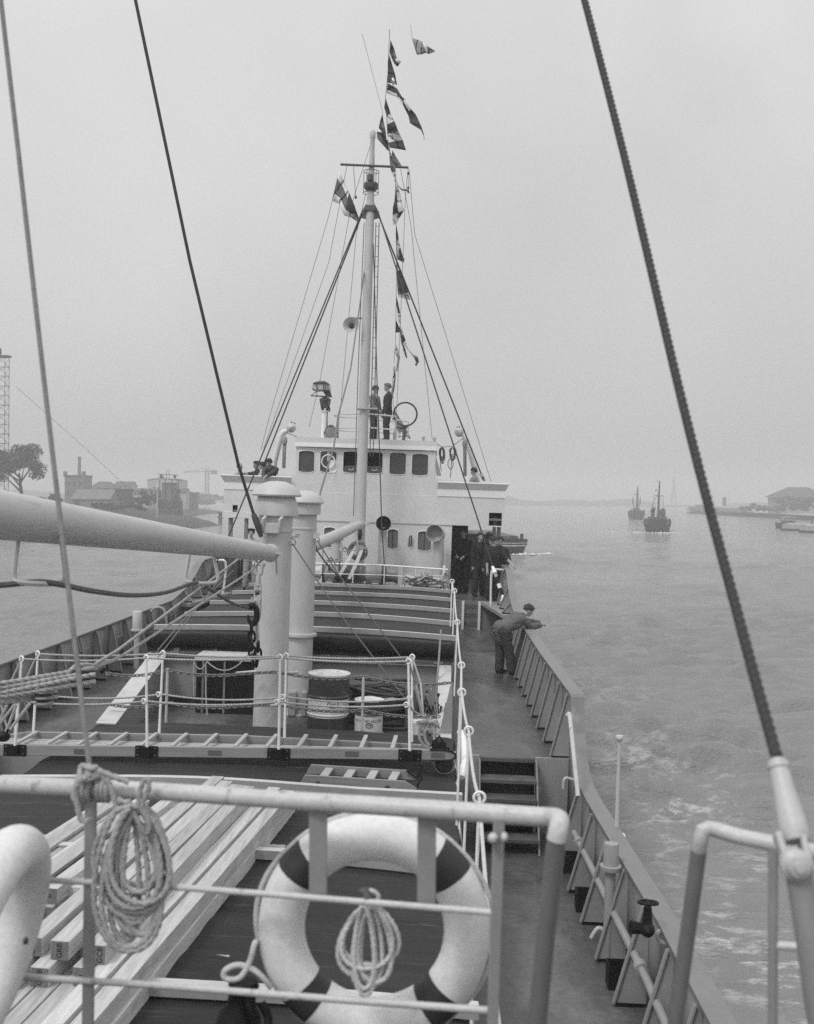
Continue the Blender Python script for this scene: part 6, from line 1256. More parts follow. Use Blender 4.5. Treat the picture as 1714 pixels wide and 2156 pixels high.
# ================================================================== PEOPLE
SPACE[0] = 'ship'
def bone(a, b, ra, rb): return ('b', V(a), V(b), ra, rb)
def person(label, feet, face, h=1.74, lean=0, crouch=0.0, jacket=.05, trousers=.05, shirt=None, hair='hair', hairv=None, cap=None, Lhand=None, Rhand=None, head_yaw=0, head_pitch=0, group=None,
           hem=True, bulk=1.16, spread=.10, step=.0, shoe=SHOE, cig=False, glasses=False, tie=False, twist=0, hip_back=0.0, stripes=False, skinv=None, sleeves=None, Lelb=None, Relb=None, fist=False):
    a = R(face); Fv = V((math.sin(a), -math.cos(a), 0)); Rt = Fv.cross(V((0, 0, 1))); Up = V((0, 0, 1)); k = h / 1.74; feet = V(feet)
    def L3(r, f, u): return feet + (Rt * r + Fv * f + Up * u) * k
    ln = R(lean); pel = (-hip_back, .94 - crouch)         # forward, up
    spine = (math.sin(ln), math.cos(ln))
    def S3(r, s, f=0.0):                                  # point along the leaning spine, f ahead of it
        return L3(r, pel[0] + spine[0] * s + spine[1] * f, pel[1] + spine[1] * s - spine[0] * f)
    pr = []                                               # (primitive, tone)
    SK, JK, TR, SH, FT = 0, 1, 2, 3, 4
    # legs
    for s in (-1, 1):
        hip = L3(s * .095, pel[0], pel[1] - .02); ft = L3(s * spread, step * s, .085); kn = hip.lerp(ft, .5) + Fv * (.03 + crouch * .4) * k
        pr += [(bone(hip, kn, .096 * k * bulk, .072 * k * bulk), TR), (bone(kn, ft + Up * .0, .072 * k * bulk, .066 * k * bulk), TR)]
        pr += [(bone(ft - Up * .045 * k - Fv * .04 * k, ft + Fv * .15 * k - Up * .052 * k, .046 * k, .036 * k), FT)]
    # torso rings (half width, half depth) along the spine
    rings = [(-.10, .165, .115, 0), (.02, .168, .118, 0), (.16, .150, .105, .005), (.30, .168, .115, .01), (.42, .185, .112, .0), (.50, .150, .088, -.01), (.555, .075, .065, -.005)]
    if lean > 40:
        rings = [(-.02, .150, .105, 0), (.06, .165, .118, .0)] + rings[2:]; pr.append((bone(L3(0, pel[0] - .01, pel[1] + .02), L3(0, pel[0] + .07, pel[1] - .17), .172 * k, .185 * k), JK)); pr.append((bone(S3(-.05, .40, -.03), S3(.05, .40, -.03), .13 * k, .13 * k), JK))
    elif hem: rings = [(-.17, .170, .124, -.01), (-.08, .172, .126, 0)] + rings[1:]
    pr.append((bone(L3(-.05, pel[0] - .01, pel[1] - .03), L3(.05, pel[0] - .01, pel[1] - .03), .125 * k, .125 * k), TR))
    for (s0, w0, d0, f0), (s1, w1, d1, f1) in zip(rings, rings[1:]): pr.append((('t', S3(0, s0, f0), S3(0, s1, f1), w0 * k * (bulk if s0 < .5 else 1), d0 * k * (bulk if s0 < .5 else 1), w1 * k * (bulk if s1 < .5 else 1), d1 * k * (bulk if s1 < .5 else 1)), JK))
    tilt = spine
    # neck and head
    nb = S3(0, .54, -.005); hp = R(head_pitch + lean * .35); hy = R(head_yaw)
    Hf = (Matrix.Rotation(-hy, 3, 'Z') @ Fv); Hr = Hf.cross(Up)
    Hf2 = Hf * math.cos(hp) - Up * math.sin(hp); Hu = Hr.cross(Hf2)
    hc = nb + (Up * .5 + V((0, 0, 0))) * 0 + (Fv * (spine[0] * .14 + .035) + Up * (spine[1] * .14 + .04)) * k
    def HD(r, f, u): return hc + (Hr * r + Hf2 * f + Hu * u) * k
    pr += [(bone(nb - Up * .03 * k, HD(0, -.015, -.05), .056 * k, .052 * k), SK)]
    pr += [(bone(HD(0, -.02, .03), HD(0, .015, .028), .088 * k, .080 * k), SK), (bone(HD(0, .03, -.01), HD(0, .045, -.075), .066 * k, .042 * k), SK), (bone(HD(0, .085, .005), HD(0, .108, -.028), .012 * k, .017 * k), SK)]
    for s in (-1, 1): pr.append((bone(HD(s * .082, -.01, .015), HD(s * .088, -.018, -.028), .014 * k, .012 * k), SK))
    # arms
    hands = []
    for s, tgt, elb in ((-1, Lhand, Lelb), (1, Rhand, Relb)):     # s=+1: the person's right
        sh = S3(s * .185, .455, .0)
        if tgt is None: tgt = (s * .25, .05, .80 - crouch)
        hd = L3(*tgt) if len(tgt) == 3 else V(tgt[0])
        L1, L2 = .285 * k, .265 * k; d_ = hd - sh; D = d_.length
        if D > (L1 + L2) * .995: hd = sh + d_ * ((L1 + L2) * .995 / D); d_ = hd - sh; D = d_.length
        ca = (L1 * L1 + D * D - L2 * L2) / (2 * L1 * D); ca = max(-1, min(1, ca)); pole = V(elb[0] * Rt + elb[1] * Fv + elb[2] * Up) if elb else (Rt * s * .6 - Fv * .6 - Up * .5)
        dn = d_.normalized(); pole = (pole - pole.dot(dn) * dn).normalized(); el = sh + dn * (L1 * ca) + pole * (L1 * math.sqrt(1 - ca * ca))
        short = sleeves == 'short'
        pr += [(bone(S3(s * .12, .46), sh, .075 * k, .072 * k), JK), (bone(sh, el, .066 * k * bulk, .054 * k * bulk), JK)]
        wr = el + (hd - el) * .93
        if short: pr += [(bone(el, el.lerp(wr, .15), .052 * k, .046 * k), JK), (bone(el.lerp(wr, .15), wr, .043 * k, .030 * k), SK)]
        else: pr += [(bone(el, wr, .054 * k * bulk, .044 * k * bulk), JK)]
        dr = (hd - el).normalized(); pr.append((bone(wr, wr + dr * .09 * k, .032 * k, .036 * k), SK)); hands.append((wr + dr * .06 * k, dr, s))
    # one continuous surface: overlapping volumes fused by a voxel remesh
    mb = MB()
    for q, tone in pr:
        if q[0] == 'b':
            _, A, B, ra, rb = q; n = 14; d_ = B - A; L = d_.length; ax = d_ / L if L > 1e-6 else Up
            prof = [(ra * math.sin(t), -ra * math.cos(t)) for t in (0.01, .5, 1.0, 1.57)] + [(rb * math.cos(t), L + rb * math.sin(t)) for t in (0, .6, 1.1, 1.56)]
            mb.lathe(prof, A, ax, n)
        else:
            _, A, B, w0, d0, w1, d1 = q; n = 20; vs = []
            dd = (B - A).normalized(); fw = Rt.cross(dd) * -1; fw = dd.cross(Rt).normalized()
            A2, B2 = A - dd * .015, B + dd * .015
            for C_, w_, d_ in ((A2, w0, d0), (B2, w1, d1)):
                for j in range(n): th = 2 * math.pi * j / n; vs.append(C_ + Rt * (w_ * math.copysign(abs(math.cos(th)) ** .85, math.cos(th))) + fw * (d_ * math.copysign(abs(math.sin(th)) ** .85, math.sin(th))))
            mb.add(vs, [[j, (j + 1) % n, n + (j + 1) % n, n + j] for j in range(n)] + [list(range(n - 1, -1, -1)), [n + j for j in range(n)]])
    t = thing('person', label, 'person', feet, group)
    o = mb.build('body', SKIN, t, smooth=0)
    md = o.modifiers.new('r', 'REMESH'); md.mode = 'VOXEL'; md.voxel_size = .0125; md2 = o.modifiers.new('s', 'SMOOTH'); md2.factor = .5; md2.iterations = 2
    bpy.context.view_layer.update()
    me = bpy.data.meshes.new_from_object(o.evaluated_get(bpy.context.evaluated_depsgraph_get())); o.modifiers.clear()
    n = len(me.polygons); cen = np.empty(n * 3); me.polygons.foreach_get('center', cen); cen = cen.reshape(-1, 3) + np.array(tuple(feet))
    best = np.full(n, 1e9); idx = np.zeros(n, dtype=np.int32)
    for q, tone in pr:
        A, B = np.array(q[1]), np.array(q[2]); d_ = B - A; L2_ = max(d_ @ d_, 1e-9); tt = np.clip(((cen - A) @ d_) / L2_, 0, 1); off = cen - (A + tt[:, None] * d_)
        if q[0] == 'b': dist = np.linalg.norm(off, axis=1) - (q[3] + (q[4] - q[3]) * tt)
        else:
            w_ = q[3] + (q[5] - q[3]) * tt; dp = q[4] + (q[6] - q[4]) * tt; rr = off @ np.array(tuple(Rt)); ff = off - np.outer(rr, np.array(tuple(Rt)))
            dist = (np.sqrt((rr / w_) ** 2 + (np.linalg.norm(ff, axis=1) / dp) ** 2) - 1) * np.minimum(w_, dp)
        up_ = dist < best - .002; best[up_] = dist[up_]; idx[up_] = tone
    # shirt front and tie between the lapels
    if shirt is not None:
        c0, c1 = np.array(tuple(S3(0, .52, .05))), np.array(tuple(S3(0, .26, .115))); d_ = c1 - c0; tt = np.clip(((cen - c0) @ d_) / (d_ @ d_), 0, 1); off = cen - (c0 + tt[:, None] * d_); rr = np.abs(off @ np.array(tuple(Rt)))
        fr_ = (cen - np.array(tuple(S3(0, .35, 0)))) @ np.array(tuple(Fv)) > 0.02
        idx[(idx == JK) & fr_ & (np.linalg.norm(off, axis=1) < .12) & (rr < .055 * (1 - tt) + .004)] = SH
        if tie: idx[(idx == SH) & (rr < .014)] = 5
    from mathutils import noise as _nz                    # cloth folds
    vn = np.empty(len(me.vertices) * 3); me.vertices.foreach_get('normal', vn); vc = np.empty(len(me.vertices) * 3); me.vertices.foreach_get('co', vc); vn = vn.reshape(-1, 3); vc = vc.reshape(-1, 3)
    soft = np.zeros(len(vc), dtype=bool)
    for pl in me.polygons:
        if idx[pl.index] in (JK, TR): soft[list(pl.vertices)] = True
    for i in np.nonzero(soft)[0]:
        x, y, z = vc[i]; q = _nz.noise(V((x * 9 + z * 5, y * 9, z * 13 + face))) ; q2 = _nz.noise(V((x * 22, y * 22, z * 17 + 7)))
        vc[i] += vn[i] * (.011 * (1 - 2 * abs(q)) + .004 * q2) * k
    me.vertices.foreach_set('co', vc.ravel()); me.update()
    o.data = me; me.materials.clear()
    for m_ in (SKIN if skinv is None else mat('skin_%d' % int(skinv * 100), skinv, .5), cloth(jacket), cloth(trousers), cloth(shirt if shirt is not None else .6), shoe, cloth(.02), WHITE): me.materials.append(m_)
    if stripes:
        for A, dr, s in hands:
            dist = (cen - np.array(tuple(A))) @ np.array(tuple(dr)); near = np.linalg.norm(cen - np.array(tuple(A)), axis=1) < .3
            idx[near & (idx == JK) & (((-dist) % .045) < .016)] = 6
    me.polygons.foreach_set('material_index', idx); me.shade_smooth()
    # hands: palm is part of the body; five separate fingers
    for A, dr, s in hands:
        m = MB(); side = dr.cross(Up); side = side.normalized() if side.length > .2 else Rt; nor = side.cross(dr).normalized()
        if nor.z > 0: nor = -nor
        curl = .9 if fist else .45
        for f_, (o_, l_) in enumerate(((-.027, .062), (-.009, .074), (.009, .070), (.026, .056))):
            b0 = A + dr * .055 * k + side * o_ * k; b1 = b0 + (dr * math.cos(curl) + nor * math.sin(curl)) * l_ * .5 * k; b2 = b1 + (dr * math.cos(curl * 2.1) + nor * math.sin(curl * 2.1)) * l_ * .5 * k
            m.tube([b0 - dr * .02, b0, b1, b2], [.0095 * k, .0095 * k, .0085 * k, .007 * k], 7)
        b0 = A + side * (-.03 * s) * k + dr * .0 * k; m.tube([A, b0, b0 + (dr * .7 - side * .5 * s + nor * .3).normalized() * .035 * k, b0 + (dr * .95 - side * .25 * s + nor * .4).normalized() * .065 * k], [.012 * k, .012 * k, .010 * k, .008 * k], 7)
        m.build('fingers', me.materials[0], t)
    m = MB()
    for s in (-1, 1): m.ell(HD(s * .033, .086, .022), .012 * k, .010 * k, .007 * k, 8)
    m.build('eyes', DARK, t)
    m = MB(); m.tube([HD(-.022, .084, -.055), HD(0, .092, -.054), HD(.022, .084, -.055)], .0045 * k, 5); m.tube([HD(-.05, .078, .04), HD(-.02, .090, .044)], .006 * k, 5); m.tube([HD(.05, .078, .04), HD(.02, .090, .044)], .006 * k, 5); m.build('brows_and_mouth', mat('lip', .14, .6), t)
    # hair: a shell over the skull, open at the face
    hm = HAIR if hair == 'hair' else HAIRG
    if hair != 'bald' or True:
        m = MB(); nn, mm_ = 20, 10; top_open = .42 if hair == 'bald' else 0
        def hs(i, j):
            th = 2 * math.pi * i; ph = top_open + (.1 + j * 1.0) * (math.pi * .62 - top_open * .6)
            f_ = math.cos(th); back = (1 - f_) / 2; ph = min(ph, (.92 + 1.05 * back ** .6) if hair != 'bald' else (1.0 + .9 * back if f_ < .5 else .42))
            tf = 1.03 + .05 * math.sin(5 * th + 3 * ph) * math.sin(ph * 4 + th); rr = V((.0915 * tf * math.sin(ph) * math.sin(th), .106 * tf * math.sin(ph) * math.cos(th) - .008, .106 * tf * math.cos(ph))); return HD(rr.x, rr.y, rr.z + .028)
        m.grid(nn, mm_, hs); rh = random.Random(int(abs(face)) + int(h * 100))
        if hair != 'bald':
            for q in range(70):
                i, j = rh.random(), rh.uniform(0, .95); a_ = hs(i, j); b_ = hs(i, min(1, j + .25)); o_ = (a_ - hc).normalized(); m.tube([a_ - o_ * .004, a_.lerp(b_, .5) + o_ * rh.uniform(.006, .020), b_ + o_ * rh.uniform(0, .008)], [.010, .009, .003], 5)
        m.build('hair', hm, t, solid=.010, smooth=70)
    if cap:
        m = MB(); ax = (Hu - Hf2 * .12).normalized(); c = HD(0, -.01, .06)
        if cap == 'beret': m.lathe([(.092, -.005), (.094, .02), (.125, .035), (.128, .05), (.09, .075), (.0, .085)], c, ax, n=20)
        elif cap == 'flat': m.lathe([(.097, -.02), (.099, .02), (.10, .035), (.075, .06), (.0, .07)], c, ax, n=20); m.prism([HD(-.07, .07, .05), HD(-.04, .14, .035), HD(.04, .14, .035), HD(.07, .07, .05)], Hu * .012)
        elif cap == 'peaked': m.lathe([(.094, -.02), (.096, .03), (.128, .05), (.125, .065), (.0, .075)], c, ax, n=20); m.prism([HD(-.07, .075, .045), HD(-.045, .135, .025), HD(.045, .135, .025), HD(.07, .075, .045)], Hu * .01)
        m.build('cap', cloth(.02 if cap == 'beret' else (.06 if cap == 'flat' else .5)), t)
    if glasses:
        m = MB()
        for s in (-1, 1): m.torus(HD(s * .034, .10, .02), Hf2, .024, .004, 14, 5); m.tube([HD(s * .058, .10, .022), HD(s * .085, .0, .025)], .004, 5)
        m.build('glasses', BLACK, t)
    if cig: MB().cyl(HD(.012, .092, -.058), HD(.018, .165, -.072), .005, 6).build('cigarette', WHITE, t)
    return t
# ---- the man leaning over the right bulwark
q = pz('Hh', 668, 1068, Z_RAISED)
person('person in a grey jacket bent forward with both arms on the right bulwark, smoking', (q.x + .06, q.y + .1, Z_RAISED + .004), 112, 1.80, lean=60, hip_back=.13, bulk=1.34, jacket=.115, trousers=.05, shirt=None, hair='hair', head_yaw=6, head_pitch=4,
       Lhand=(-.08, .80, 1.04), Rhand=(.06, .74, 1.02), spread=.14, step=.08, cig=True, Lelb=(-.2, -.3, -1), Relb=(.2, -.3, -1))
# ---- two men on the wheelhouse roof
a = p('X', 1130, 985, 35.1)
person('person in a dark suit with white collar standing on the wheelhouse roof, facing left', (a.x, 35.1, a.z - .04), -78, 1.80, jacket=.030, trousers=.026, shirt=.62, tie=True, hair='fair', Lhand=(-.20, .10, .80), Rhand=(.20, .12, .78))
a = p('X', 945, 975, 35.4)
person('person with glasses and a light jacket standing behind the mast ladder on the roof', (a.x - .04, 35.4, a.z - .06), 62, 1.74, jacket=.16, trousers=.028, shirt=.5, hair='hair', cap=None, glasses=True, Rhand=(.16, .28, .98), Lhand=(-.14, .22, .80))
# ---- left wing
ZW = -.55
def wing(f, x, ytop, Y, h, **kw):
    a = p(f, x, ytop, Y); lab = kw.pop('label'); return person(lab, (a.x, Y, a.z - h - .01), kw.pop('face'), h, **kw)
wing('Pp', 460, 680, 35.1, 1.72, label='balding person in a pale jacket alone at the outer end of the left wing', face=60, jacket=.34, trousers=.1, hair='bald', group='people on the left wing')
wing('Pp', 770, 640, 35.0, 1.74, label='person in a dark uniform with striped cuffs pointing left from the left wing', face=-70, jacket=.028, trousers=.05, stripes=True, hair='hair', Rhand=(.05, .62, 1.36), Lhand=(-.25, .1, .85), group='people on the left wing')
wing('Pp', 862, 655, 34.5, 1.71, label='person in a flat cap and pale jacket behind the left wing bulwark, looking left', face=-80, jacket=.42, trousers=.1, cap='flat', hair='hair', group='people on the left wing')
wing('Pp', 955, 652, 35.3, 1.72, label='dark haired person half hidden behind the leaning one on the left wing', face=-60, jacket=.06, trousers=.05, hair='hair', group='people on the left wing')
a = p('Pp', 1035, 600, 34.0)
person('person in a dark jacket leaning both elbows over the left wing bulwark', (a.x + .02, 33.98, ZW + .06), -8, 1.74, lean=50, hip_back=.10, jacket=.060, trousers=.05, shirt=None, hair='hair', head_yaw=8, head_pitch=8, Lhand=(-.02, .78, 1.00), Rhand=(.06, .76, .92), Lelb=(-.8, .7, -.4), Relb=(.8, .7, -.5), group='people on the left wing')
# ---- right wing
a = p('U', 800, 965, 35.2)
person('person in a light grey jacket seen behind the right wing bulwark below the davit', (a.x + .1, 35.2, a.z - 1.71), -110, 1.70, jacket=.24, trousers=.1, hair='hair', head_yaw=10)
# ---- under the left wing
q = pz('Q', 100, 925, Z_BRIDGE)
person('person in a beret, pale shirt and pale trousers standing under the left wing, smoking', (q.x + .14, q.y + .1, Z_BRIDGE + .004), 5, 1.78, jacket=.36, trousers=.30, hem=False, cap='beret', hair='hair', cig=True, Rhand=(.10, .26, 1.10), Lhand=(-.27, .05, .82), spread=.15)
# ---- under the right wing
GP = 'people in the passage under the right wing'
person('bareheaded person with rolled sleeves, one hand on the right bulwark, foremost in the passage', (p('O', 940, 1400, 31.9).x, 31.95, Z_BRIDGE + .004), 22, 1.82, lean=6, jacket=.020, trousers=.018, shirt=None, hair='hair', sleeves='short', head_yaw=-14, head_pitch=12, Lhand=(-.42, .40, 1.00), Rhand=(.24, .14, .84), hem=False, group=GP)
person('person in a long dark jacket with a hand on the hip, in the right passage', (p('O', 700, 1340, 33.2).x, 33.2, Z_BRIDGE + .004), 28, 1.88, jacket=.014, trousers=.020, hair='hair', head_yaw=20, Lhand=(-.18, .14, 1.0), Rhand=(.24, .06, .82), spread=.16, step=.06, group=GP)
person('person in a black coat, farthest left in the passage under the right wing', (p('O', 430, 1180, 34.2).x, 34.2, Z_BRIDGE + .004), -20, 1.95, jacket=.014, trousers=.02, hair='hair', head_yaw=0, Lhand=(-.1, .22, 1.02), Rhand=(.12, .24, 1.05), group=GP)
person('person in a dark cap partly hidden behind the one at the bulwark', (p('O', 905, 1300, 33.0).x, 33.0, Z_BRIDGE + .004), -35, 1.78, jacket=.022, trousers=.02, cap='flat', hair='hair', group=GP)
person('person in a pale peaked cap at the back of the right passage', (p('O', 860, 1250, 34.2).x, 34.2, Z_BRIDGE + .004), 150, 1.86, jacket=.03, trousers=.02, cap='peaked', hair='hair', group=GP)
person('person in dark clothes behind the bareheaded one, farthest right in the passage', (p('O', 1050, 1300, 33.3).x, 33.3, Z_BRIDGE + .004), -25, 1.78, jacket=.018, trousers=.02, hair='hair', Lhand=(-.25, .1, .9), group=GP)
# figure behind the glass of the right wheelhouse window is left out: the pane only mirrors the sky
# ================================================================== WATER, SHORES, BOATS
SPACE[0] = 'world'
# water
wm = bpy.data.materials.new('river_water'); wm.use_nodes = True; n = wm.node_tree.nodes; l = wm.node_tree.links; b = n['Principled BSDF']
b.inputs['Roughness'].default_value = .1; b.inputs['IOR'].default_value = 1.33
tc = n.new('ShaderNodeNewGeometry')
def wn(sc, st, det=4, rough=.6):
    mp = n.new('ShaderNodeMapping'); mp.inputs['Scale'].default_value = st; mp.inputs['Rotation'].default_value = (0, 0, .25); l.new(tc.outputs['Position'], mp.inputs[0])
    t = n.new('ShaderNodeTexNoise'); t.inputs['Scale'].default_value = sc; t.inputs['Detail'].default_value = det; t.inputs['Roughness'].default_value = rough; l.new(mp.outputs[0], t.inputs['Vector']); return t
def mth(op, a, b_=None, cl=False):
    q = n.new('ShaderNodeMath'); q.operation = op; q.use_clamp = cl
    for i, x in enumerate((a, b_)):
        if x is None: continue
        if isinstance(x, (int, float)): q.inputs[i].default_value = x
        else: l.new(x, q.inputs[i])
    return q.outputs[0]
def rng(x, a, b_, c=0., d_=1.):
    q = n.new('ShaderNodeMapRange'); q.inputs[1].default_value = a; q.inputs[2].default_value = b_; q.inputs[3].default_value = c; q.inputs[4].default_value = d_; l.new(x, q.inputs[0]); return q.outputs[0]
w1, w2, w3 = wn(.30, (.45, 1.2, 1)), wn(1.5, (.5, 1.1, 1), 6, .68), wn(.06, (.5, 1, 1), 3)
hsum = mth('ADD', mth('MULTIPLY', w1.outputs['Fac'], 1.0), mth('MULTIPLY', w2.outputs['Fac'], .9)); hsum = mth('ADD', hsum, mth('MULTIPLY', w3.outputs['Fac'], 2.0))
def wake(ax_, ay, bx_, by, amp, wd):                     # a long low swell from a passing boat
    L_ = math.hypot(bx_ - ax_, by - ay); nx, ny = -(by - ay) / L_, (bx_ - ax_) / L_
    d_ = mth('ADD', mth('ADD', mth('MULTIPLY', sep0.outputs['X'], nx), mth('MULTIPLY', sep0.outputs['Y'], ny)), -(ax_ * nx + ay * ny))
    d_ = mth('ADD', d_, mth('MULTIPLY', mth('SUBTRACT', w1.outputs['Fac'], .5), 3.0))
    al = mth('ADD', mth('ADD', mth('MULTIPLY', sep0.outputs['X'], -ny * -1 if False else ny), mth('MULTIPLY', sep0.outputs['Y'], -nx)), -(ax_ * ny - ay * nx))
    g_ = mth('MULTIPLY', mth('MULTIPLY', rng(d_, -wd, 0), rng(d_, wd, 0)), mth('MULTIPLY', rng(al, -4., 10.), rng(al, L_ + 20., L_ * .7))); return mth('MULTIPLY', g_, amp)
sep0 = n.new('ShaderNodeSeparateXYZ'); l.new(tc.outputs['Position'], sep0.inputs[0])
for (ua, va), (ub, vb), amp, wd in (((1360, 1122), (1090, 1163), 2.2, 2.2), ((1420, 1122), (1640, 1165), 1.8, 2.5), ((1300, 1128), (1150, 1165), 1.2, 1.6), ((1110, 1170), (1330, 1152), 1.4, 1.4), ((1530, 1168), (1714, 1182), 1.3, 1.6)):
    qa, qb = onwater(ua, va), onwater(ub, vb); hsum = mth('ADD', hsum, wake(qa.x, qa.y, qb.x, qb.y, amp, wd))
bp = n.new('ShaderNodeBump'); bp.inputs['Strength'].default_value = 1.0; bp.inputs['Distance'].default_value = .25; l.new(hsum, bp.inputs['Height']); l.new(bp.outputs[0], b.inputs['Normal'])
sep = n.new('ShaderNodeSeparateXYZ'); l.new(tc.outputs['Position'], sep.inputs[0])
# wash running along the ship's side: broken streaks of foam (a band beside the hull)
jag = wn(.16, (1, .35, 1), 3); xx = mth('ADD', sep.outputs['X'], mth('MULTIPLY', mth('SUBTRACT', jag.outputs['Fac'], .5), 5.0))
xx = mth('SUBTRACT', xx, mth('MULTIPLY', mth('SUBTRACT', sep.outputs['Y'], 10.0), .012))
band = mth('MULTIPLY', rng(xx, 3.2, 4.6), rng(xx, 7.6, 5.4)); fade = mth('MULTIPLY', rng(sep.outputs['Y'], 58., 18.), rng(sep.outputs['Y'], -2., 6.))
band = mth('MULTIPLY', band, fade)
f1, f2 = wn(2.6, (.6, 1.0, 1), 8, .75), wn(.55, (.9, .6, 1), 5)
fo = mth('MULTIPLY', rng(f1.outputs['Fac'], .50, .60), rng(f2.outputs['Fac'], .42, .58)); fo = mth('MULTIPLY', fo, band, True)
mix = n.new('ShaderNodeMix'); mix.data_type = 'FLOAT'; l.new(fo, mix.inputs[0]); mix.inputs[2].default_value = .215; mix.inputs[3].default_value = .50; l.new(mix.outputs[0], b.inputs['Base Color'])
l.new(rng(fo, 0, 1, .1, .8), b.inputs['Roughness'])
EXT = 2600; WAVE = 2.3
# the surface is really rippled: wind waves of 0.9 to 8 m, patchy, dying out in the distance where the bump takes over
def graded(a0, a1, s0, k, lo, hi):
    out = [a0]; 
    while out[-1] < hi: out.append(out[-1] + max(s0, k * max(0, abs(out[-1]) - a1)))
    neg = [a0]
    while neg[-1] > lo: neg.append(neg[-1] - max(s0, k * max(0, abs(neg[-1]) - a1)))
    return np.array(neg[::-1][:-1] + out)
gx = graded(0., 18., .17, .010, -230., 330.); gy = graded(14., 14., .17, .0085, 3., 520.)
gx = np.concatenate([[-EXT, -1200, -500], gx, [600, 1300, EXT]]); gy = np.concatenate([[-300, -40], gy, [700, 1100, EXT]])
X_, Y_ = np.meshgrid(gx, gy); dx = np.gradient(gx); dy = np.gradient(gy); cell = np.maximum(*np.meshgrid(dx, dy)) if False else np.maximum(np.meshgrid(dx, dy)[0] * .6, np.meshgrid(dx, dy)[1])
rs = np.random.RandomState(5); Zw = np.zeros_like(X_)
pat = np.zeros_like(X_)
for k in range(9):
    th = rs.uniform(0, 6.28); f_ = 2 * np.pi / rs.uniform(14, 60); pat += np.sin((X_ * np.cos(th) + Y_ * np.sin(th)) * f_ + rs.uniform(0, 6.28))
pat = np.clip(.75 + .22 * pat, .15, 1.6)
for k in range(60):
    lam = .55 * (3.2 / .55) ** rs.rand(); th = 1.72 + rs.normal(0, .34); f_ = 2 * np.pi / lam
    ph_ = (X_ * np.cos(th) + Y_ * np.sin(th)) * f_ + rs.uniform(0, 6.28) + .8 * np.sin(X_ * .07 * rs.rand() + Y_ * .05 * rs.rand() + k)
    Zw += .0085 * lam ** .6 * np.clip(2.2 - 4.2 * cell / lam, 0, 1) * (1 - 2 * np.abs(np.sin(ph_ / 2)) ** 1.3)
Zw *= pat * WAVE
nx_, ny_ = len(gx), len(gy); me = bpy.data.meshes.new('river_water')
vs_ = np.stack([X_, Y_, Zw], -1).reshape(-1, 3); ii = np.arange(nx_ * ny_).reshape(ny_, nx_); qd = np.stack([ii[:-1, :-1], ii[:-1, 1:], ii[1:, 1:], ii[1:, :-1]], -1).reshape(-1, 4)
me.vertices.add(len(vs_)); me.vertices.foreach_set('co', vs_.ravel()); me.loops.add(qd.size); me.loops.foreach_set('vertex_index', qd.ravel().astype(np.int32)); me.polygons.add(len(qd)); me.polygons.foreach_set('loop_start', np.arange(0, qd.size, 4, dtype=np.int32)); me.update(calc_edges=True); me.validate()
me.materials.append(wm); me.shade_smooth(); wo = bpy.data.objects.new('river_water', me); C.objects.link(wo); TOP.append((wo, 'world')); tag(wo, kind='structure')
FOAM = mat('foam', .72, .8, .15, 2, bump=.6, bscale=3)
# ---- land
GRASS = mat('bank_grass', .055, .95, .4, .12, v2=.035, thr=(.45, .6), v2scale=.3, bump=.8, bscale=.6)
LEAF = mat('foliage', .050, .8, .35, .4); LEAF2 = mat('foliage_light', .085, .8, .35, .4); BARK = mat('bark', .06, .9, .2, 2)
FARW = mat('far_woodland', .06, .95, .4, .03)
def bank(name, shore, inl, prof):
    vs = []; k = len(prof)
    for (u, v), dv in zip(shore, inl):
        s_ = onwater(u, v); dv = V((dv[0], dv[1], 0)).normalized()
        for d_, z in prof: q = s_ + dv * d_; vs.append((q.x, q.y, z + (.25 * math.sin(q.x * .31) * math.sin(q.y * .23) if d_ > 8 else 0)))
    fs = [[i * k + j, i * k + j + 1, (i + 1) * k + j + 1, (i + 1) * k + j] for i in range(len(shore) - 1) for j in range(k - 1)]
    m = MB(); m.add(vs, fs); return tag(m.build(name, GRASS, smooth=80), kind='structure')
bank('riverbank', [(-1400, 1190), (-600, 1155), (0, 1134), (200, 1128), (330, 1120), (400, 1114), (440, 1110), (468, 1106), (455, 1100), (430, 1094), (410, 1089)],
     [(-.6, .8), (-.5, .85), (-.35, .94), (-.3, .95), (-.4, .9), (-.7, .7), (-.9, .4), (-1, .1), (-1, 0), (-1, .1), (-1, .2)], [(0, -.3), (1.5, .35), (9, 1.3), (22, 2.8), (60, 3.4)])
a_ = onwater(-1400, 1190); 
m = MB(); q1, q2, q3, q4 = onwater(-1400, 1190) + V((-60, 60, 0)), onwater(0, 1134) + V((-24, 58, 0)), onwater(380, 1092) + V((-30, 10, 0)), onwater(330, 1068)
m.poly([(q1.x, q1.y, 3.2), (q2.x, q2.y, 3.2), (q3.x, q3.y, 3.0), (q4.x, q4.y, 2.6), (-200, 900, 2.6), (-1200, 900, 2.6)]); tag(m.build('meadow', GRASS, smooth=0), kind='structure')
bank('riverbank', [(360, 1088), (410, 1087), (430, 1083), (466, 1080.5), (470, 1078), (440, 1074), (400, 1071)], [(-.6, .8), (-.6, .8), (-.7, .7), (-1, .3), (-1, .1), (-1, .2), (-1, .2)], [(0, -.2), (1, .4), (6, .9), (60, 1.3)])
bank('riverbank', [(1560, 1085.5), (1572, 1087), (1620, 1090.5), (1714, 1096), (1850, 1104), (2200, 1125)], [(.3, .95), (.2, .98), (.1, 1), (.05, 1), (0, 1), (0, 1)], [(0, -.3), (2, .6), (10, 1.5), (60, 1.8), (260, 1.8)])
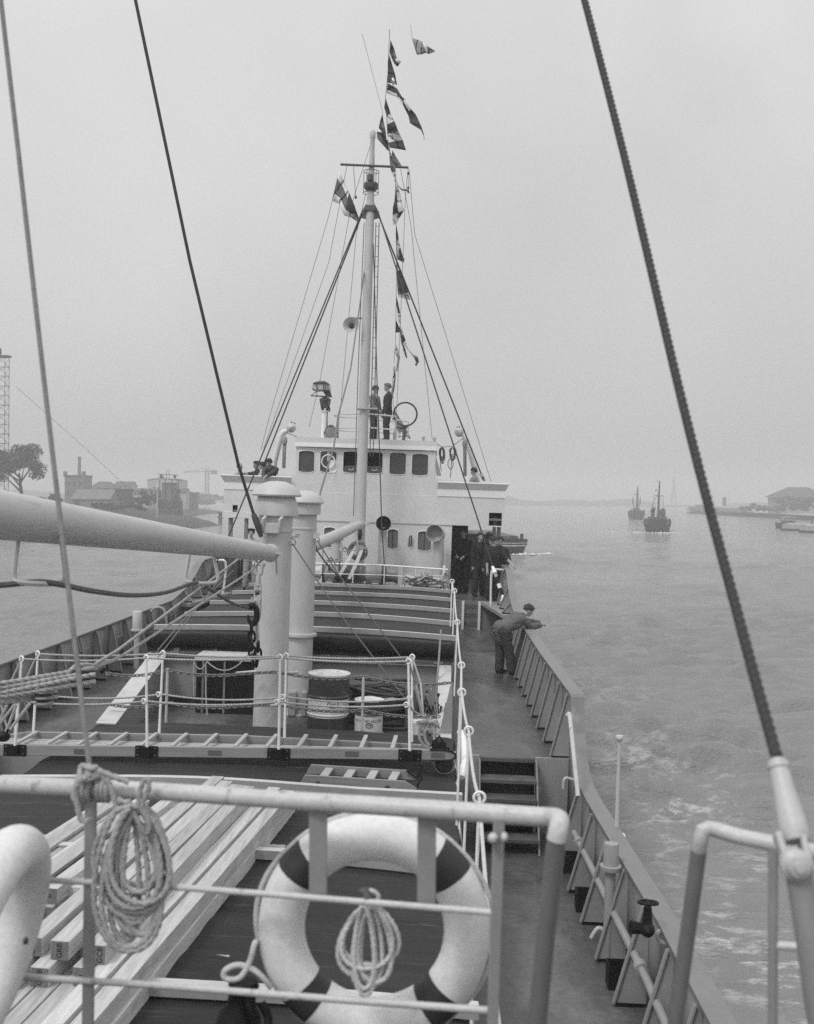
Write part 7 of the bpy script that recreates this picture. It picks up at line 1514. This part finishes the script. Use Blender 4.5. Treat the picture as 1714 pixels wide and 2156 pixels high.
# the far shore: a low wooded ridge fading in the haze
rnd = random.Random(12)
def ridge(x, y): return 5.5 + 3.0 * math.sin(x * .011 + 1) + 2.2 * math.sin(x * .037) + 1.4 * math.sin(x * .083 + 2) + 1.0 * math.sin(x * .21 + y * .1)
m = MB(); N_ = 420
def fs_(i, j):
    x = -1500 + 3600 * i; y = 1180 + 40 * math.sin(x * .004) + [0, 6, 18, 40, 120][min(4, round(j * 4))]; zz = [-.3, .8, .55, 1, .9][min(4, round(j * 4))]
    return V((x, y, zz * ridge(x, y) * (1.0 if x < 500 else 1 + .0004 * (x - 500)) if j > .01 else -.3))
m.grid(N_, 4, fs_); tag(m.build('far_woodland', FARW, smooth=80), kind='stuff')
# ---- trees and shrubs
def foliage(mb, c, rx, ry, rz, n_, size, rnd, lobes=9):
    cs = []
    for _ in range(lobes):
        th = rnd.uniform(0, 6.28); ph = math.acos(rnd.uniform(-.7, 1)); k = rnd.uniform(.35, .8)
        cs.append((V((rx * k * math.sin(ph) * math.cos(th), ry * k * math.sin(ph) * math.sin(th), rz * k * math.cos(ph))), rnd.uniform(.22, .42)))
    for _ in range(n_):
        o, s_ = rnd.choice(cs); d_ = V((rnd.gauss(0, 1), rnd.gauss(0, 1), rnd.gauss(0, 1))).normalized() * rnd.random() ** .4
        q = V(c) + o + V((d_.x * rx * s_, d_.y * ry * s_, d_.z * rz * s_ * .8)); mb.mi = rnd.random() < .35
        a = V((rnd.gauss(0, 1), rnd.gauss(0, 1), rnd.gauss(0, 1))).normalized() * size * rnd.uniform(.6, 1.2); bb_ = a.orthogonal().normalized() * size * rnd.uniform(.4, .8)
        mb.add([q - a, q - bb_, q + a, q + bb_], [[0, 1, 2, 3]])
def tree(label, base, h, w_, seed, n_=1500, size=.22, trunk=True, name='broadleaf_tree', group=None, squash=.8, lobes=10):
    rnd = random.Random(seed); base = V(base); t = thing(name, label, 'tree' if trunk else 'bush', base, group)
    th = h * (.35 if trunk else .05); m = MB(); top = base + V((rnd.uniform(-.05, .05) * h, 0, th * 1.6))
    if trunk:
        m.tube([base, base.lerp(top, .5) + V((.02 * h, 0, 0)), top], [h * .035, h * .026, h * .014], 8)
        for k in range(6): th_ = rnd.uniform(0, 6.28); m.tube([base.lerp(top, rnd.uniform(.5, .95)), top + V((w_ * .36 * math.cos(th_), w_ * .3 * math.sin(th_), h * rnd.uniform(.0, .3)))], [h * .014, h * .005], 6)
        m.build('trunk', BARK, t)
    m = MB(); foliage(m, base + V((0, 0, th + (h - th) * .5)), w_ / 2, w_ / 2, (h - th) * .55, n_, size, rnd, lobes); m.build('crown', [LEAF, LEAF2], t, smooth=0); return t
def gp(u, dist, z): q = far(u, 1050, dist); return V((q.x, dist, z))
tree('large dark tree on the left bank at the edge of the picture', gp(44, 215, 3.2), 13.6, 11.0, 3, 4200, .24, squash=1, lobes=16)
tree('dark tree on the left bank, mostly outside the picture beside the large one', gp(-30, 212, 3.2), 12.5, 11, 4, 2200, .26, lobes=14)
GB = 'bushes along the left bank'
for i, (u, d_, h, w_, lab) in enumerate(((100, 255, 4.0, 6.5, 'dark bush left of the brick works'), (118, 262, 3.4, 5.0, 'low bush just right of the dark bush at the brick works'), (215, 240, 2.2, 8, 'low scrub in front of the gabled shed'), (250, 235, 2.0, 9, 'low scrub in front of the dark shed'), (285, 232, 1.8, 8, 'low scrub left of the rubble heap'), (301, 262, 6.5, 6, 'tall scrub in front of the pale building frame'), (322, 268, 4.2, 6, 'scrub at the foot of the dredger'), (395, 560, 5, 24, 'row of far bushes behind the inner bay, left part'), (420, 600, 5.5, 26, 'row of far bushes behind the inner bay, middle part'), (452, 640, 9, 30, 'rounded far wood near the end of the left wing'))):
    tree(lab, gp(u, d_, 3.0 if d_ < 300 else .8), h, w_, 40 + i, 500, .3 if d_ < 300 else .8, False, 'bush', GB, lobes=7)
GR = 'bushes along the right bank'
for i, (u, d_, h, w_) in enumerate(((1575, 505, 3.6, 9), (1592, 500, 4.4, 9), (1608, 490, 4.8, 9), (1624, 485, 4.4, 9), (1640, 470, 5.5, 9), (1655, 462, 7.2, 10), (1672, 460, 8.6, 11), (1690, 458, 7.0, 10), (1708, 455, 8.2, 11), (1728, 452, 7.4, 11))):
    tree(['lowest bush at the tip of the right bank', 'second bush from the tip of the right bank', 'third bush from the tip of the right bank', 'bush in front of the left corner of the hip roofed house', 'bush below the left end of the hip roofed house', 'bush left of the tallest one before the hip roofed house', 'tallest bush before the hip roofed house', 'bush right of the tallest one before the hip roofed house', 'bush at the right edge before the hip roofed house', 'bush just outside the right edge on the bank'][i], gp(u, d_, 1.2), h, w_, 80 + i, 420, .5, False, 'bush', GR, lobes=7)
# ---- buildings on the left bank
def bmat(name, v): return mat(name, v, .85, .15, .6)
BR, BD, BP, RF = bmat('brick_wall', .16), bmat('dark_wall', .055), bmat('pale_wall', .42), bmat('roof_tiles', .085)
def building(name, label, u0, u1, v_eave, v_ridge, dist, depth, wall, roof, ridge='x', zb=3.0, wins=(), rname='roof', over=.25):
    a, b_ = gp(u0, dist, zb), gp(u1, dist, zb); ze, zr = far((u0 + u1) / 2, v_eave, dist).z, far((u0 + u1) / 2, v_ridge, dist).z
    t = thing(name, label, 'building', ((a.x + b_.x) / 2, dist + depth / 2, zb), 'buildings on the banks')
    m = MB(); m.bb(a.x, b_.x, dist, dist + depth, zb, ze)
    if ridge == 'y': m.prism([(a.x, dist + .01, ze), (b_.x, dist + .01, ze), ((a.x + b_.x) / 2, dist + .01, zr)], (0, depth - .02, 0))
    elif ridge == 'x':
        for x in (a.x, b_.x - .2): m.prism([(x, dist + .01, ze), (x, dist + depth - .01, ze), (x, dist + depth / 2, zr)], (.2, 0, 0))
    m.build('wall', wall, t, smooth=0)
    m = MB(); x0, x1, y0, y1 = a.x - over, b_.x + over, dist - over, dist + depth + over; xm, ym = (x0 + x1) / 2, (y0 + y1) / 2
    if ridge == 'flat': m.bb(x0, x1, y0, y1, ze + .003, ze + max(.15, zr - ze))
    elif ridge == 'hip':
        hx = min((y1 - y0) / 2, (x1 - x0) * .32); P_ = [(x0, y0, ze), (x1, y0, ze), (x1, y1, ze), (x0, y1, ze), (x0 + hx, ym, zr), (x1 - hx, ym, zr)]; m.add(P_, [[0, 1, 5, 4], [1, 2, 5], [2, 3, 4, 5], [3, 0, 4], [0, 3, 2, 1]])
    elif ridge == 'x': m.add([(x0, y0, ze - .05), (x1, y0, ze - .05), (x1, ym, zr + .1), (x0, ym, zr + .1), (x1, y1, ze - .05), (x0, y1, ze - .05)], [[0, 1, 2, 3], [3, 2, 4, 5]])
    else: m.add([(x0, y0, ze - .05), (xm, y0, zr + .1), (xm, y1, zr + .1), (x0, y1, ze - .05), (x1, y0, ze - .05), (x1, y1, ze - .05)], [[0, 1, 2, 3], [1, 4, 5, 2]])
    m.build(rname, roof, t, smooth=0, solid=.12 if ridge in 'xy' else 0)
    for (fx, fz, fw, fh) in wins:
        x = a.x + (b_.x - a.x) * fx; z = zb + (ze - zb) * fz; ww, hh = (b_.x - a.x) * fw, (ze - zb) * fh
        m = MB(); m.bb(x - ww / 2, x + ww / 2, dist - .06, dist + .02, z - hh / 2, z + hh / 2); m.build('window' if hh < (ze - zb) * .7 else 'door', BD if wall is not BD else BP, t, smooth=0)
    return t
wk = building('brick_works', 'tall brick works with a chimney on the left bank', 136, 177, 1003, 1000, 345, 8, BR, RF, 'flat', 3, [(.2, .75, .1, .16), (.5, .75, .1, .16), (.8, .75, .1, .16), (.2, .45, .1, .16), (.5, .45, .1, .16), (.8, .45, .1, .16)])
m = MB(); a, b_ = far(162, 1002, 348), far(168, 1002, 348); zt = far(165, 961, 348).z; m.lathe([(.62, 9), (.46, zt - .8), (.56, zt - .7), (.56, zt)], ((a.x + b_.x) / 2, 349, 0), n=14); m.build('chimney', BR, wk)
for u in (137, 176): m = MB(); a = far(u, 1000, 345); m.bb(a.x - .5, a.x + .5, 344.8, 345.8, a.z - .3, a.z + 1.2); m.build('corner_turret', BR, wk, smooth=0)
building('gabled_shed', 'pale shed with a sloping tiled roof left of the dark shed', 151, 231, 1051, 1031, 272, 9, bmat('shed_wall', .20), bmat('shed_roof', .17), 'x', 3, [(.14, .45, .12, .85)])
building('dark_shed', 'long dark flat roofed shed in the middle of the left bank', 206, 263, 1030, 1028, 296, 8, BD, bmat('felt_roof', .10), 'flat', 3)
building('barn', 'barn with a big rounded roof behind the dark shed', 181, 239, 1029, 1013, 390, 12, BR, RF, 'hip', 3)
building('house', 'low house with a tiled roof behind the pale building frame', 240, 276, 1024, 1014, 400, 8, BP, RF, 'x', 3)
building('unfinished_house', 'pale unfinished building with rows of openings on the left bank', 263, 311, 1032, 1028, 312, 8, BP, bmat('pale_roof', .3), 'flat', 3, [(.08 + .12 * k, .82, .06, .2) for k in range(8)] + [(.15, .4, .12, .4), (.4, .4, .12, .4), (.62, .4, .12, .4)])
building('warehouse', 'large pale warehouse with a low gable behind the dredger', 310, 376, 1010, 1005.5, 395, 14, BP, bmat('pale_roof', .3), 'y', 3, [(.3, .55, .22, .35)])
building('hut', 'small pale hut right of the dredger', 373, 391, 1036, 1029, 330, 5, BP, RF, 'x', 2.5, [(.4, .5, .2, .4)])
building('shed', 'small dark shed right of the pale hut', 392, 411, 1038, 1036, 420, 6, BD, RF, 'flat', 1.2)
# dredger at the bank
t = thing('dredger', 'dark bucket dredger with a lamp bar on its bridge, moored at the left bank', 'dredger', gp(352, 285, 1.5)); dd = 285
def fz(v, d_=dd): return far(352, v, d_).z
def fx(u, d_=dd): return far(u, 1050, d_).x
m = MB(); m.bb(fx(334), fx(372), dd, dd + 7, 1.2, fz(1054)); m.build('hull', BD, t, smooth=0)
m = MB(); m.bb(fx(336), fx(368), dd + .5, dd + 6, fz(1054), fz(1032)); m.build('machinery_house', bmat('rust_grey', .15), t, smooth=0)
m = MB(); m.bb(fx(339), fx(364), dd + 1, dd + 5, fz(1032), fz(1016)); m.build('bridge', bmat('rust_grey', .15), t, smooth=0)
m = MB(); m.bb(fx(335), fx(375), dd + .2, dd + 6, fz(1009), fz(1007.5)); m.build('canopy', BP, t, smooth=0)
m = MB()
for u in (335.5, 347, 361, 374.5): m.cyl((fx(u), dd + .4, fz(1056)), (fx(u), dd + .4, fz(1008)), .12, 6)
m.build('canopy_posts', BD, t)
m = MB(); m.cyl((fx(331), dd, fz(998)), (fx(376), dd, fz(1000)), .10, 6); 
for u in (343, 350, 355): m.cyl((fx(u), dd + .3, fz(1010)), (fx(u), dd + .3, fz(989 if u > 349 else 998)), .07, 6)
m.build('lamp_bar', BD, t)
for u in (339, 368): m = MB(); m.ell((fx(u), dd, fz(1003)), .45, .3, .5, 10); m.build('lamp', BD, t)
m = MB(); m.bar((fx(365), dd, fz(1060)), (fx(377), dd, fz(1030)), .9, .6); m.bar((fx(326), dd, fz(1062)), (fx(318), dd, fz(1035)), .7, .5); m.build('bucket_ladder', BD, t)
# lattice masts and cranes
def lattice(name, label, cat, x, y, z0, z1, w0, w1, n_, r, ma, group=None, top=None):
    t = thing(name, label, cat, (x, y, z0), group); m = MB(); C_ = [(-1, -1), (1, -1), (1, 1), (-1, 1)]
    def pt(c, k): f = k / n_; w_ = w0 + (w1 - w0) * f; return V((x + c[0] * w_ / 2, y + c[1] * w_ / 2, z0 + (z1 - z0) * f))
    for c in C_: m.cyl(pt(c, 0), pt(c, n_), r, 5)
    for k in range(n_):
        for i in range(4): a, b_ = C_[i], C_[(i + 1) % 4]; m.cyl(pt(a, k), pt(b_, k + 1), r * .6, 4); m.cyl(pt(a, k + 1), pt(b_, k + 1), r * .6, 4)
    m.build('lattice_tower', ma, t); return t
zt = far(0, 752, 235).z; x_ = far(4, 800, 235).x
tw = lattice('lattice_mast', 'tall dark lattice mast at the left edge of the picture', 'mast', x_ - .0, 235, 3, zt, 2.3, 2.3, 16, .07, BD)
m = MB(); m.bb(x_ - 3, x_ + 1.8, 234, 236, zt, zt + .35); m.ell((x_ - .4, 235, zt + 1.2), .35, .35, .9, 8); m.cyl((x_ - 3, 235, zt), (x_ - 1, 235, zt - 4), .25, 6); m.build('head_platform', BD, tw)
cd = 720
cr = lattice('tower_crane', 'faint tower crane far behind the left bank', 'crane', far(436, 1000, cd).x, cd, 1, far(436, 988, cd).z, 2.2, 2.2, 10, .16, BD)
m = MB(); xa, xb = far(384, 1000, cd).x, far(452, 1000, cd).x; za, zb_ = far(384, 994, cd).z, far(452, 992, cd).z
m.bar((xa, cd, za), (xb, cd, zb_), .8, .5); m.cyl((xa, cd, za), (far(440, 984, cd).x, cd, far(440, 984, cd).z), .12, 5); m.cyl((xb, cd, zb_), (far(440, 984, cd).x, cd, far(440, 984, cd).z), .12, 5); m.build('jib', BD, cr)
m = MB(); m.bb(far(444, 1000, cd).x, far(457, 1000, cd).x, cd - 1, cd + 1, far(450, 998, cd).z, far(450, 990, cd).z); m.build('counterweight', BD, cr)
lattice('power_pylon', 'faint lattice pylon on the far shore above the following boats', 'pylon', far(1419, 1000, 1150).x, 1150, 1, far(1419, 1006, 1150).z, 5, .8, 9, .22, BD)
# beacon and bollard
t = thing('beacon_post', 'white beacon post on the left bank before the dredger', 'beacon', gp(331.5, 228, 1.6)); x_ = fx(331.5, 228)
MB().cyl((x_, 228, 1.2), (x_, 228, far(331, 1032, 228).z), .16, 8).build('post', BP, t); z_ = far(331, 1032, 228).z; MB().lathe([(.16, 0), (.45, .1), (.45, .7), (.2, .9)], (x_, 228, z_), n=12).build('lantern', BP, t)
q = onwater(464, 1104); t = thing('mooring_post', 'small round mooring post at the tip of the left bank', 'mooring post', (q.x, q.y, 0))
MB().lathe([(.45, -.3), (.45, 1.5), (.8, 1.55), (.8, 1.8), (.45, 1.85), (.45, 2.6), (.8, 2.65), (.8, 2.9), (.3, 2.95)], (q.x, q.y, 0), n=14).build('post', bmat('post_wood', .12), t)
# ---- right bank house
hs = building('house', 'large house with a wide hipped roof on the right bank', 1640, 1745, 1047, 1025, 485, 16, bmat('house_wall', .34), RF, 'hip', 1.5, [(.08, .7, .05, .3), (.2, .7, .05, .3), (.32, .7, .05, .3), (.44, .7, .05, .3)], over=1.6)
# ---- boats
BH = mat('boat_hull', .040, .6, .2, .6); BW = mat('boat_white', .55, .6, .1, 1); BG = mat('boat_grey', .09, .7, .2, 1)
def hull(mb, L, B, D, sheer=.45, blunt=.22, tail=.12, n_=26):
    # local: bow at y=0 pointing to -y, length along +y
    st = []
    for i in range(n_ + 1):
        t = i / n_; w_ = B / 2 * (1 - max(0, 1 - t / blunt) ** 2.2) * (1 - .35 * max(0, (t - (1 - tail)) / tail) ** 2); w_ = max(w_, .06)
        z = D + sheer * ((1 - t) ** 3 * 1.6 + .5 * t ** 4)
        rk = -.12 * L * .25 * max(0, 1 - t / .2)
        st.append([(w_ * .55, t * L, -.4), (w_ * .86, t * L + rk * .4, .25), (w_, t * L + rk, z * .7), (w_ * 1.02, t * L + rk * 1.3, z), (w_ * .94, t * L + rk * 1.3, z), (w_ * .92, t * L + rk, z - .35)])
    vs = []; k = len(st[0]) * 2
    for s_ in st: vs += [(-x, y, z) for x, y, z in s_] + [(x, y, z) for x, y, z in reversed(s_)]
    fs = [[i * k + j, i * k + j + 1, (i + 1) * k + j + 1, (i + 1) * k + j] for i in range(n_) for j in range(k - 1)]; fs.append([j for j in range(k)]); fs.append([n_ * k + j for j in range(k)])
    mb.add(vs, fs); return mb
def place(mb, M): mb.v = [M @ q for q in mb.v]; return mb
def frame(q, head): return Matrix.Translation(V((q.x, q.y, 0))) @ Matrix.Rotation(R(head), 4, 'Z')
# following coaster, nearer
q = onwater(1383, 1122); M = frame(q, -12)
t = thing('motor_coaster', 'dark motor coaster with one tall mast following us, nearer of the two', 'boat', q, 'coasters following us')
place(hull(MB(), 30, 5.5, 1.75, .75, .16), M).build('hull', BH, t)
m = MB(); m.bb(-2.4, 2.4, 1.2, 6.5, 1.6, 2.6); m.bb(-1.9, 1.9, 2.0, 6, 2.6, 3.2); place(m, M).build('foredeck', BG, t, smooth=0)
m = MB(); m.bb(-1.6, 1.5, 19, 24, 1.8, 4.6); m.bb(-1.35, -.5, 18.6, 20, 4.6, 5.1); m.bb(.6, 1.3, 19, 20, 4.6, 4.9); place(m, M).build('wheelhouse', BG, t, smooth=0)
m = MB(); m.tube([(.05, 7.2, 2), (.15, 7.2, 5.6), (.3, 7.2, 9.4), (.33, 7.2, 10.7)], [.27, .27, .16, .10], 10); m.ell((.32, 7.2, 9.6), .2, .2, .3); place(m, M).build('mast', BG, t)
m = MB(); m.tube([(-.5, 7.0, 1.9), (-.1, 7.2, 6.0)], [.30, .25], 8); place(m, M).build('furled_sail', BW, t)
m = MB(); m.cyl((-.85, 7.2, 7.6), (1.2, 7.2, 7.55), .06, 6); m.cyl((-.3, 7.2, 10.55), (.8, 7.2, 10.5), .04, 5); place(m, M).build('crosstrees', BG, t)
m = MB()
for a, b_ in (((.1, 7.2, 8.3), (-3.0, 6, 1.5)), ((.2, 7.2, 8.4), (2.2, 6, 2.3)), ((-.85, 7.2, 7.6), (-1.3, 8, 2.3)), ((1.15, 7.2, 7.6), (1.3, 8, 2.3)), ((.1, 7.2, 8.3), (-2.2, 8, 2.3))): m.cyl(a, b_, .03, 4)
place(m, M).build('rigging', BG, t)
m = MB(); m.bb(-.5, -.25, 7.1, 7.4, 8.5, 8.9); place(m, M).build('signal_shape', BH, t)
m = MB(); m.ell((-2.2, 2.4, 2.5), .35, .4, .5); m.ell((-1.9, 2.0, 2.35), .3, .3, .4); m.ell((2.45, 3, 2.3), .3, .4, .6); m.bar((2.0, 3, 2.3), (2.4, 3, 3.3), .1, .1); m.ell((1.2, 7, 3.6), .35, .3, .5); m.ell((-1.0, 7, 3.6), .4, .3, .3); place(m, M).build('deck_gear', BH, t)
def wash(name, label, q, pts, z, seed, n_=70, sp=.5, sz=.35):
    rnd = random.Random(seed); m = MB()
    for k in range(n_):
        i = rnd.uniform(0, len(pts) - 1.001); a, b_ = pts[int(i)], pts[int(i) + 1]; f_ = i - int(i); x, y = a[0] + (b_[0] - a[0]) * f_, a[1] + (b_[1] - a[1]) * f_
        s_ = sz * rnd.uniform(.4, 1.2); m.ell((q.x + x + rnd.gauss(0, sp), q.y + y + rnd.gauss(0, sp), z), s_ * 1.3, s_ * 1.2, s_ * rnd.uniform(.3, 1.6) * rnd.random(), 7)
    return tag(m.build(name, FOAM), label, None, None, 'stuff')
wash('bow_wave_foam', 'white foam under the bow of the nearer following coaster', q, [(-4, 1.5), (-2.6, -.8), (0, -1.2), (2.6, -.8), (4, 1.5)], .04, 3, 90, .45, .20)
wash('bow_wave_foam', 'low swell of foam spreading left of the nearer following coaster', q, [(-4, 1), (-7, 2), (-11, 4)], -.02, 4, 30, .5, .16)
# following coaster, farther
q = onwater(1339, 1093.5); M = frame(q, -11)
t = thing('sailing_coaster', 'grey coaster with two furled sails following us, farther of the two', 'boat', q, 'coasters following us')
place(hull(MB(), 28, 5.9, 1.8, .9, .17), M).build('hull', BH, t); m = MB(); m.bb(-2, 2, 2, 7, 1.8, 3.2); m.bb(-1.2, 1.2, 3, 7, 3.2, 4.0); place(m, M).build('foredeck', BG, t, smooth=0)
m = MB(); m.tube([(.2, 8, 2), (.35, 8, 10.5), (.4, 8, 12)], [.5, .25, .06], 8); m.tube([(-.1, 16, 2), (-.05, 16, 10)], [.3, .1], 6); place(m, M).build('masts', BG, t)
m = MB(); m.cyl((-1.4, 8, 8.6), (1.2, 8, 8.8), .06, 5); place(m, M).build('yard', BG, t)
for x in (-1.2, 1.15):
    m = MB(); m.tube([(x * 1.05, 8, 8.4), (x * 1.1, 8, 6.0), (x * .6, 8, 4.2)], [.05, .25, .10], 7); place(m, M).build('furled_sail', BG, t)
m = MB(); m.bar((2.4, 3, 2.0), (2.7, 3, 3.2), .15, .15); m.ell((2.7, 3, 3.1), .35, .3, .35); m.bb(-2.1, -1.8, 2, 3, 2, 3.7); place(m, M).build('deck_gear', BH, t)
# blunt barge overtaking on the right
q = onwater(1072, 1167); M = frame(q, 5)
t = thing('motor_barge', 'dark blunt barge with white stripes beside the right end of the bridge house', 'barge', q)
hm = MB(); place(hull(hm, 36, 4.6, 1.45, .25, .05, .08), M).build('hull', BH, t)
def stripe(z0, z1, off, ma, nm):
    m = MB(); pts = []
    for i in range(22): tt = i / 21 * .30; w_ = 2.3 * (1 - max(0, 1 - tt / .05) ** 2.2); rk = -.12 * 36 * .25 * max(0, 1 - tt / .2); pts.append((w_ * 1.02 + off, tt * 36 + rk * 1.25 - off))
    for sgn in (1, -1):
        for (a, b_) in zip(pts, pts[1:]): m.add([(sgn * a[0], a[1], z0), (sgn * b_[0], b_[1], z0), (sgn * b_[0], b_[1], z1), (sgn * a[0], a[1], z1)], [[0, 1, 2, 3]])
    place(m, M).build(nm, ma, t, solid=.03)
stripe(1.0, 1.12, .03, BW, 'white_stripe'); stripe(1.32, 1.40, .04, BW, 'white_stripe')
m = MB(); m.bb(-1.9, 1.9, 5, 30, 1.5, 2.0); place(m, M).build('hatch_coaming', BG, t, smooth=0); m = MB(); m.ell((-.6, 3, 1.8), .5, .5, .2); m.bb(.6, 1.2, 2.6, 3.4, 1.6, 2.1); m.bb(1.6, 1.95, 1.6, 2.0, 1.5, 2.4); place(m, M).build('deck_gear', BH, t)
wash('bow_wave_foam', 'white foam at the bow of the blunt barge', q, [(-1.5, -.3), (0, -1.0), (2.2, -.4), (3.6, .3), (5, 1.5)], .05, 6, 110, .4, .17)
# launch and tarpaulined barge on the right
q = onwater(1634, 1112); M = frame(q, -62)
t = thing('motor_launch', 'small dark launch with a canopied wheelhouse, towing covered lighters on the right', 'boat', q)
place(hull(MB(), 8.5, 2.8, .7, .5, .3), M).build('hull', BH, t); m = MB(); m.bb(-1.0, 1.0, 2.6, 5.4, .7, 1.9); place(m, M).build('cabin', BG, t, smooth=0)
m = MB(); m.bb(-1.2, 1.2, 2.3, 5.8, 2.72, 2.82); place(m, M).build('canopy', BW, t, smooth=0)
m = MB()
for x in (-1.05, 1.05):
    for y in (2.5, 4.0, 5.6): m.cyl((x, y, 1.8), (x, y, 2.75), .06, 5)
place(m, M).build('canopy_posts', BG, t)
for k in range(3):
    q2 = onwater(1653 + 38 * k, 1117 + 4.2 * k); M = frame(q2, -62)
    t = thing('covered_lighter', ['pale tarpaulin covered lighter just behind the launch', 'pale covered lighter at the right edge, second in tow', 'pale covered lighter outside the right edge, third in tow'][k], 'lighter', q2, 'lighters in tow')
    m = MB(); m.bb(-1.4, 1.4, 0, 7.6, -.3, .45); place(m, M).build('hull', BH, t, smooth=0)
    m = MB(); m.prism([(-1.3, .3, .45), (1.3, .3, .45), (1.1, .3, 1.45), (0, .3, 1.75), (-1.1, .3, 1.45)], (0, 7.0, 0)); place(m, M).build('tarpaulin', bmat('pale_tarp', .34), t, smooth=0)
    m = MB(); m.bar((0, 7.8, .3), (.2, 8.2, 2.3), .12, .2); place(m, M).build('rudder_post', BH, t)
# moored steamer
dd = 640; t = thing('moored_steamer', 'faint moored steamer with a thin funnel before the right bank', 'ship', gp(1510, dd, 0)); Xf = lambda u: far(u, 1050, dd).x; Zf = lambda v: far(1510, v, dd).z
m = MB(); m.prism([(Xf(1456), dd, Zf(1067)), (Xf(1575), dd, Zf(1070)), (Xf(1575), dd, -.3), (Xf(1462), dd, -.3)], (0, 8, 0)); m.build('hull', BG, t, smooth=0)
m = MB(); m.bb(Xf(1508), Xf(1560), dd + 1, dd + 7, Zf(1070), Zf(1065)); m.build('deckhouse', BW, t, smooth=0); m = MB(); m.lathe([(1.2, Zf(1068)), (1.1, Zf(1046))], (Xf(1529), dd + 4, 0), n=12); m.build('funnel', BG, t); m = MB(); m.bb(Xf(1470), Xf(1490), dd + 1, dd + 7, Zf(1069), Zf(1063)); m.build('forecastle_house', BG, t, smooth=0)
for (u, v0) in ((1541, 1042), (1612, 1034)): pass
# lifting line of the lattice mast out over the bank
wire('aerial_line', 'long faint line from the lattice mast down to the unfinished building', 'line', [far(35, 815, 240), far(170, 935, 262), far(262, 1020, 285), far(273, 1029, 300)], .05, BG, None, 5)
# ---- haze: an even, thin volume of air round everything
hz = bpy.data.materials.new('haze'); hz.use_nodes = True; n = hz.node_tree.nodes; n.remove(n['Principled BSDF']); pv = n.new('ShaderNodeVolumePrincipled')
pv.inputs['Color'].default_value = (.96, .96, .96, 1); pv.inputs['Density'].default_value = .0014; pv.inputs['Anisotropy'].default_value = .2
hz.node_tree.links.new(pv.outputs[0], n['Material Output'].inputs['Volume'])
m = MB(); m.bb(-EXT - 20, EXT + 20, -320, EXT + 20, -8.6, 46); tag(m.build('haze', hz, smooth=0), kind='stuff')
finish()
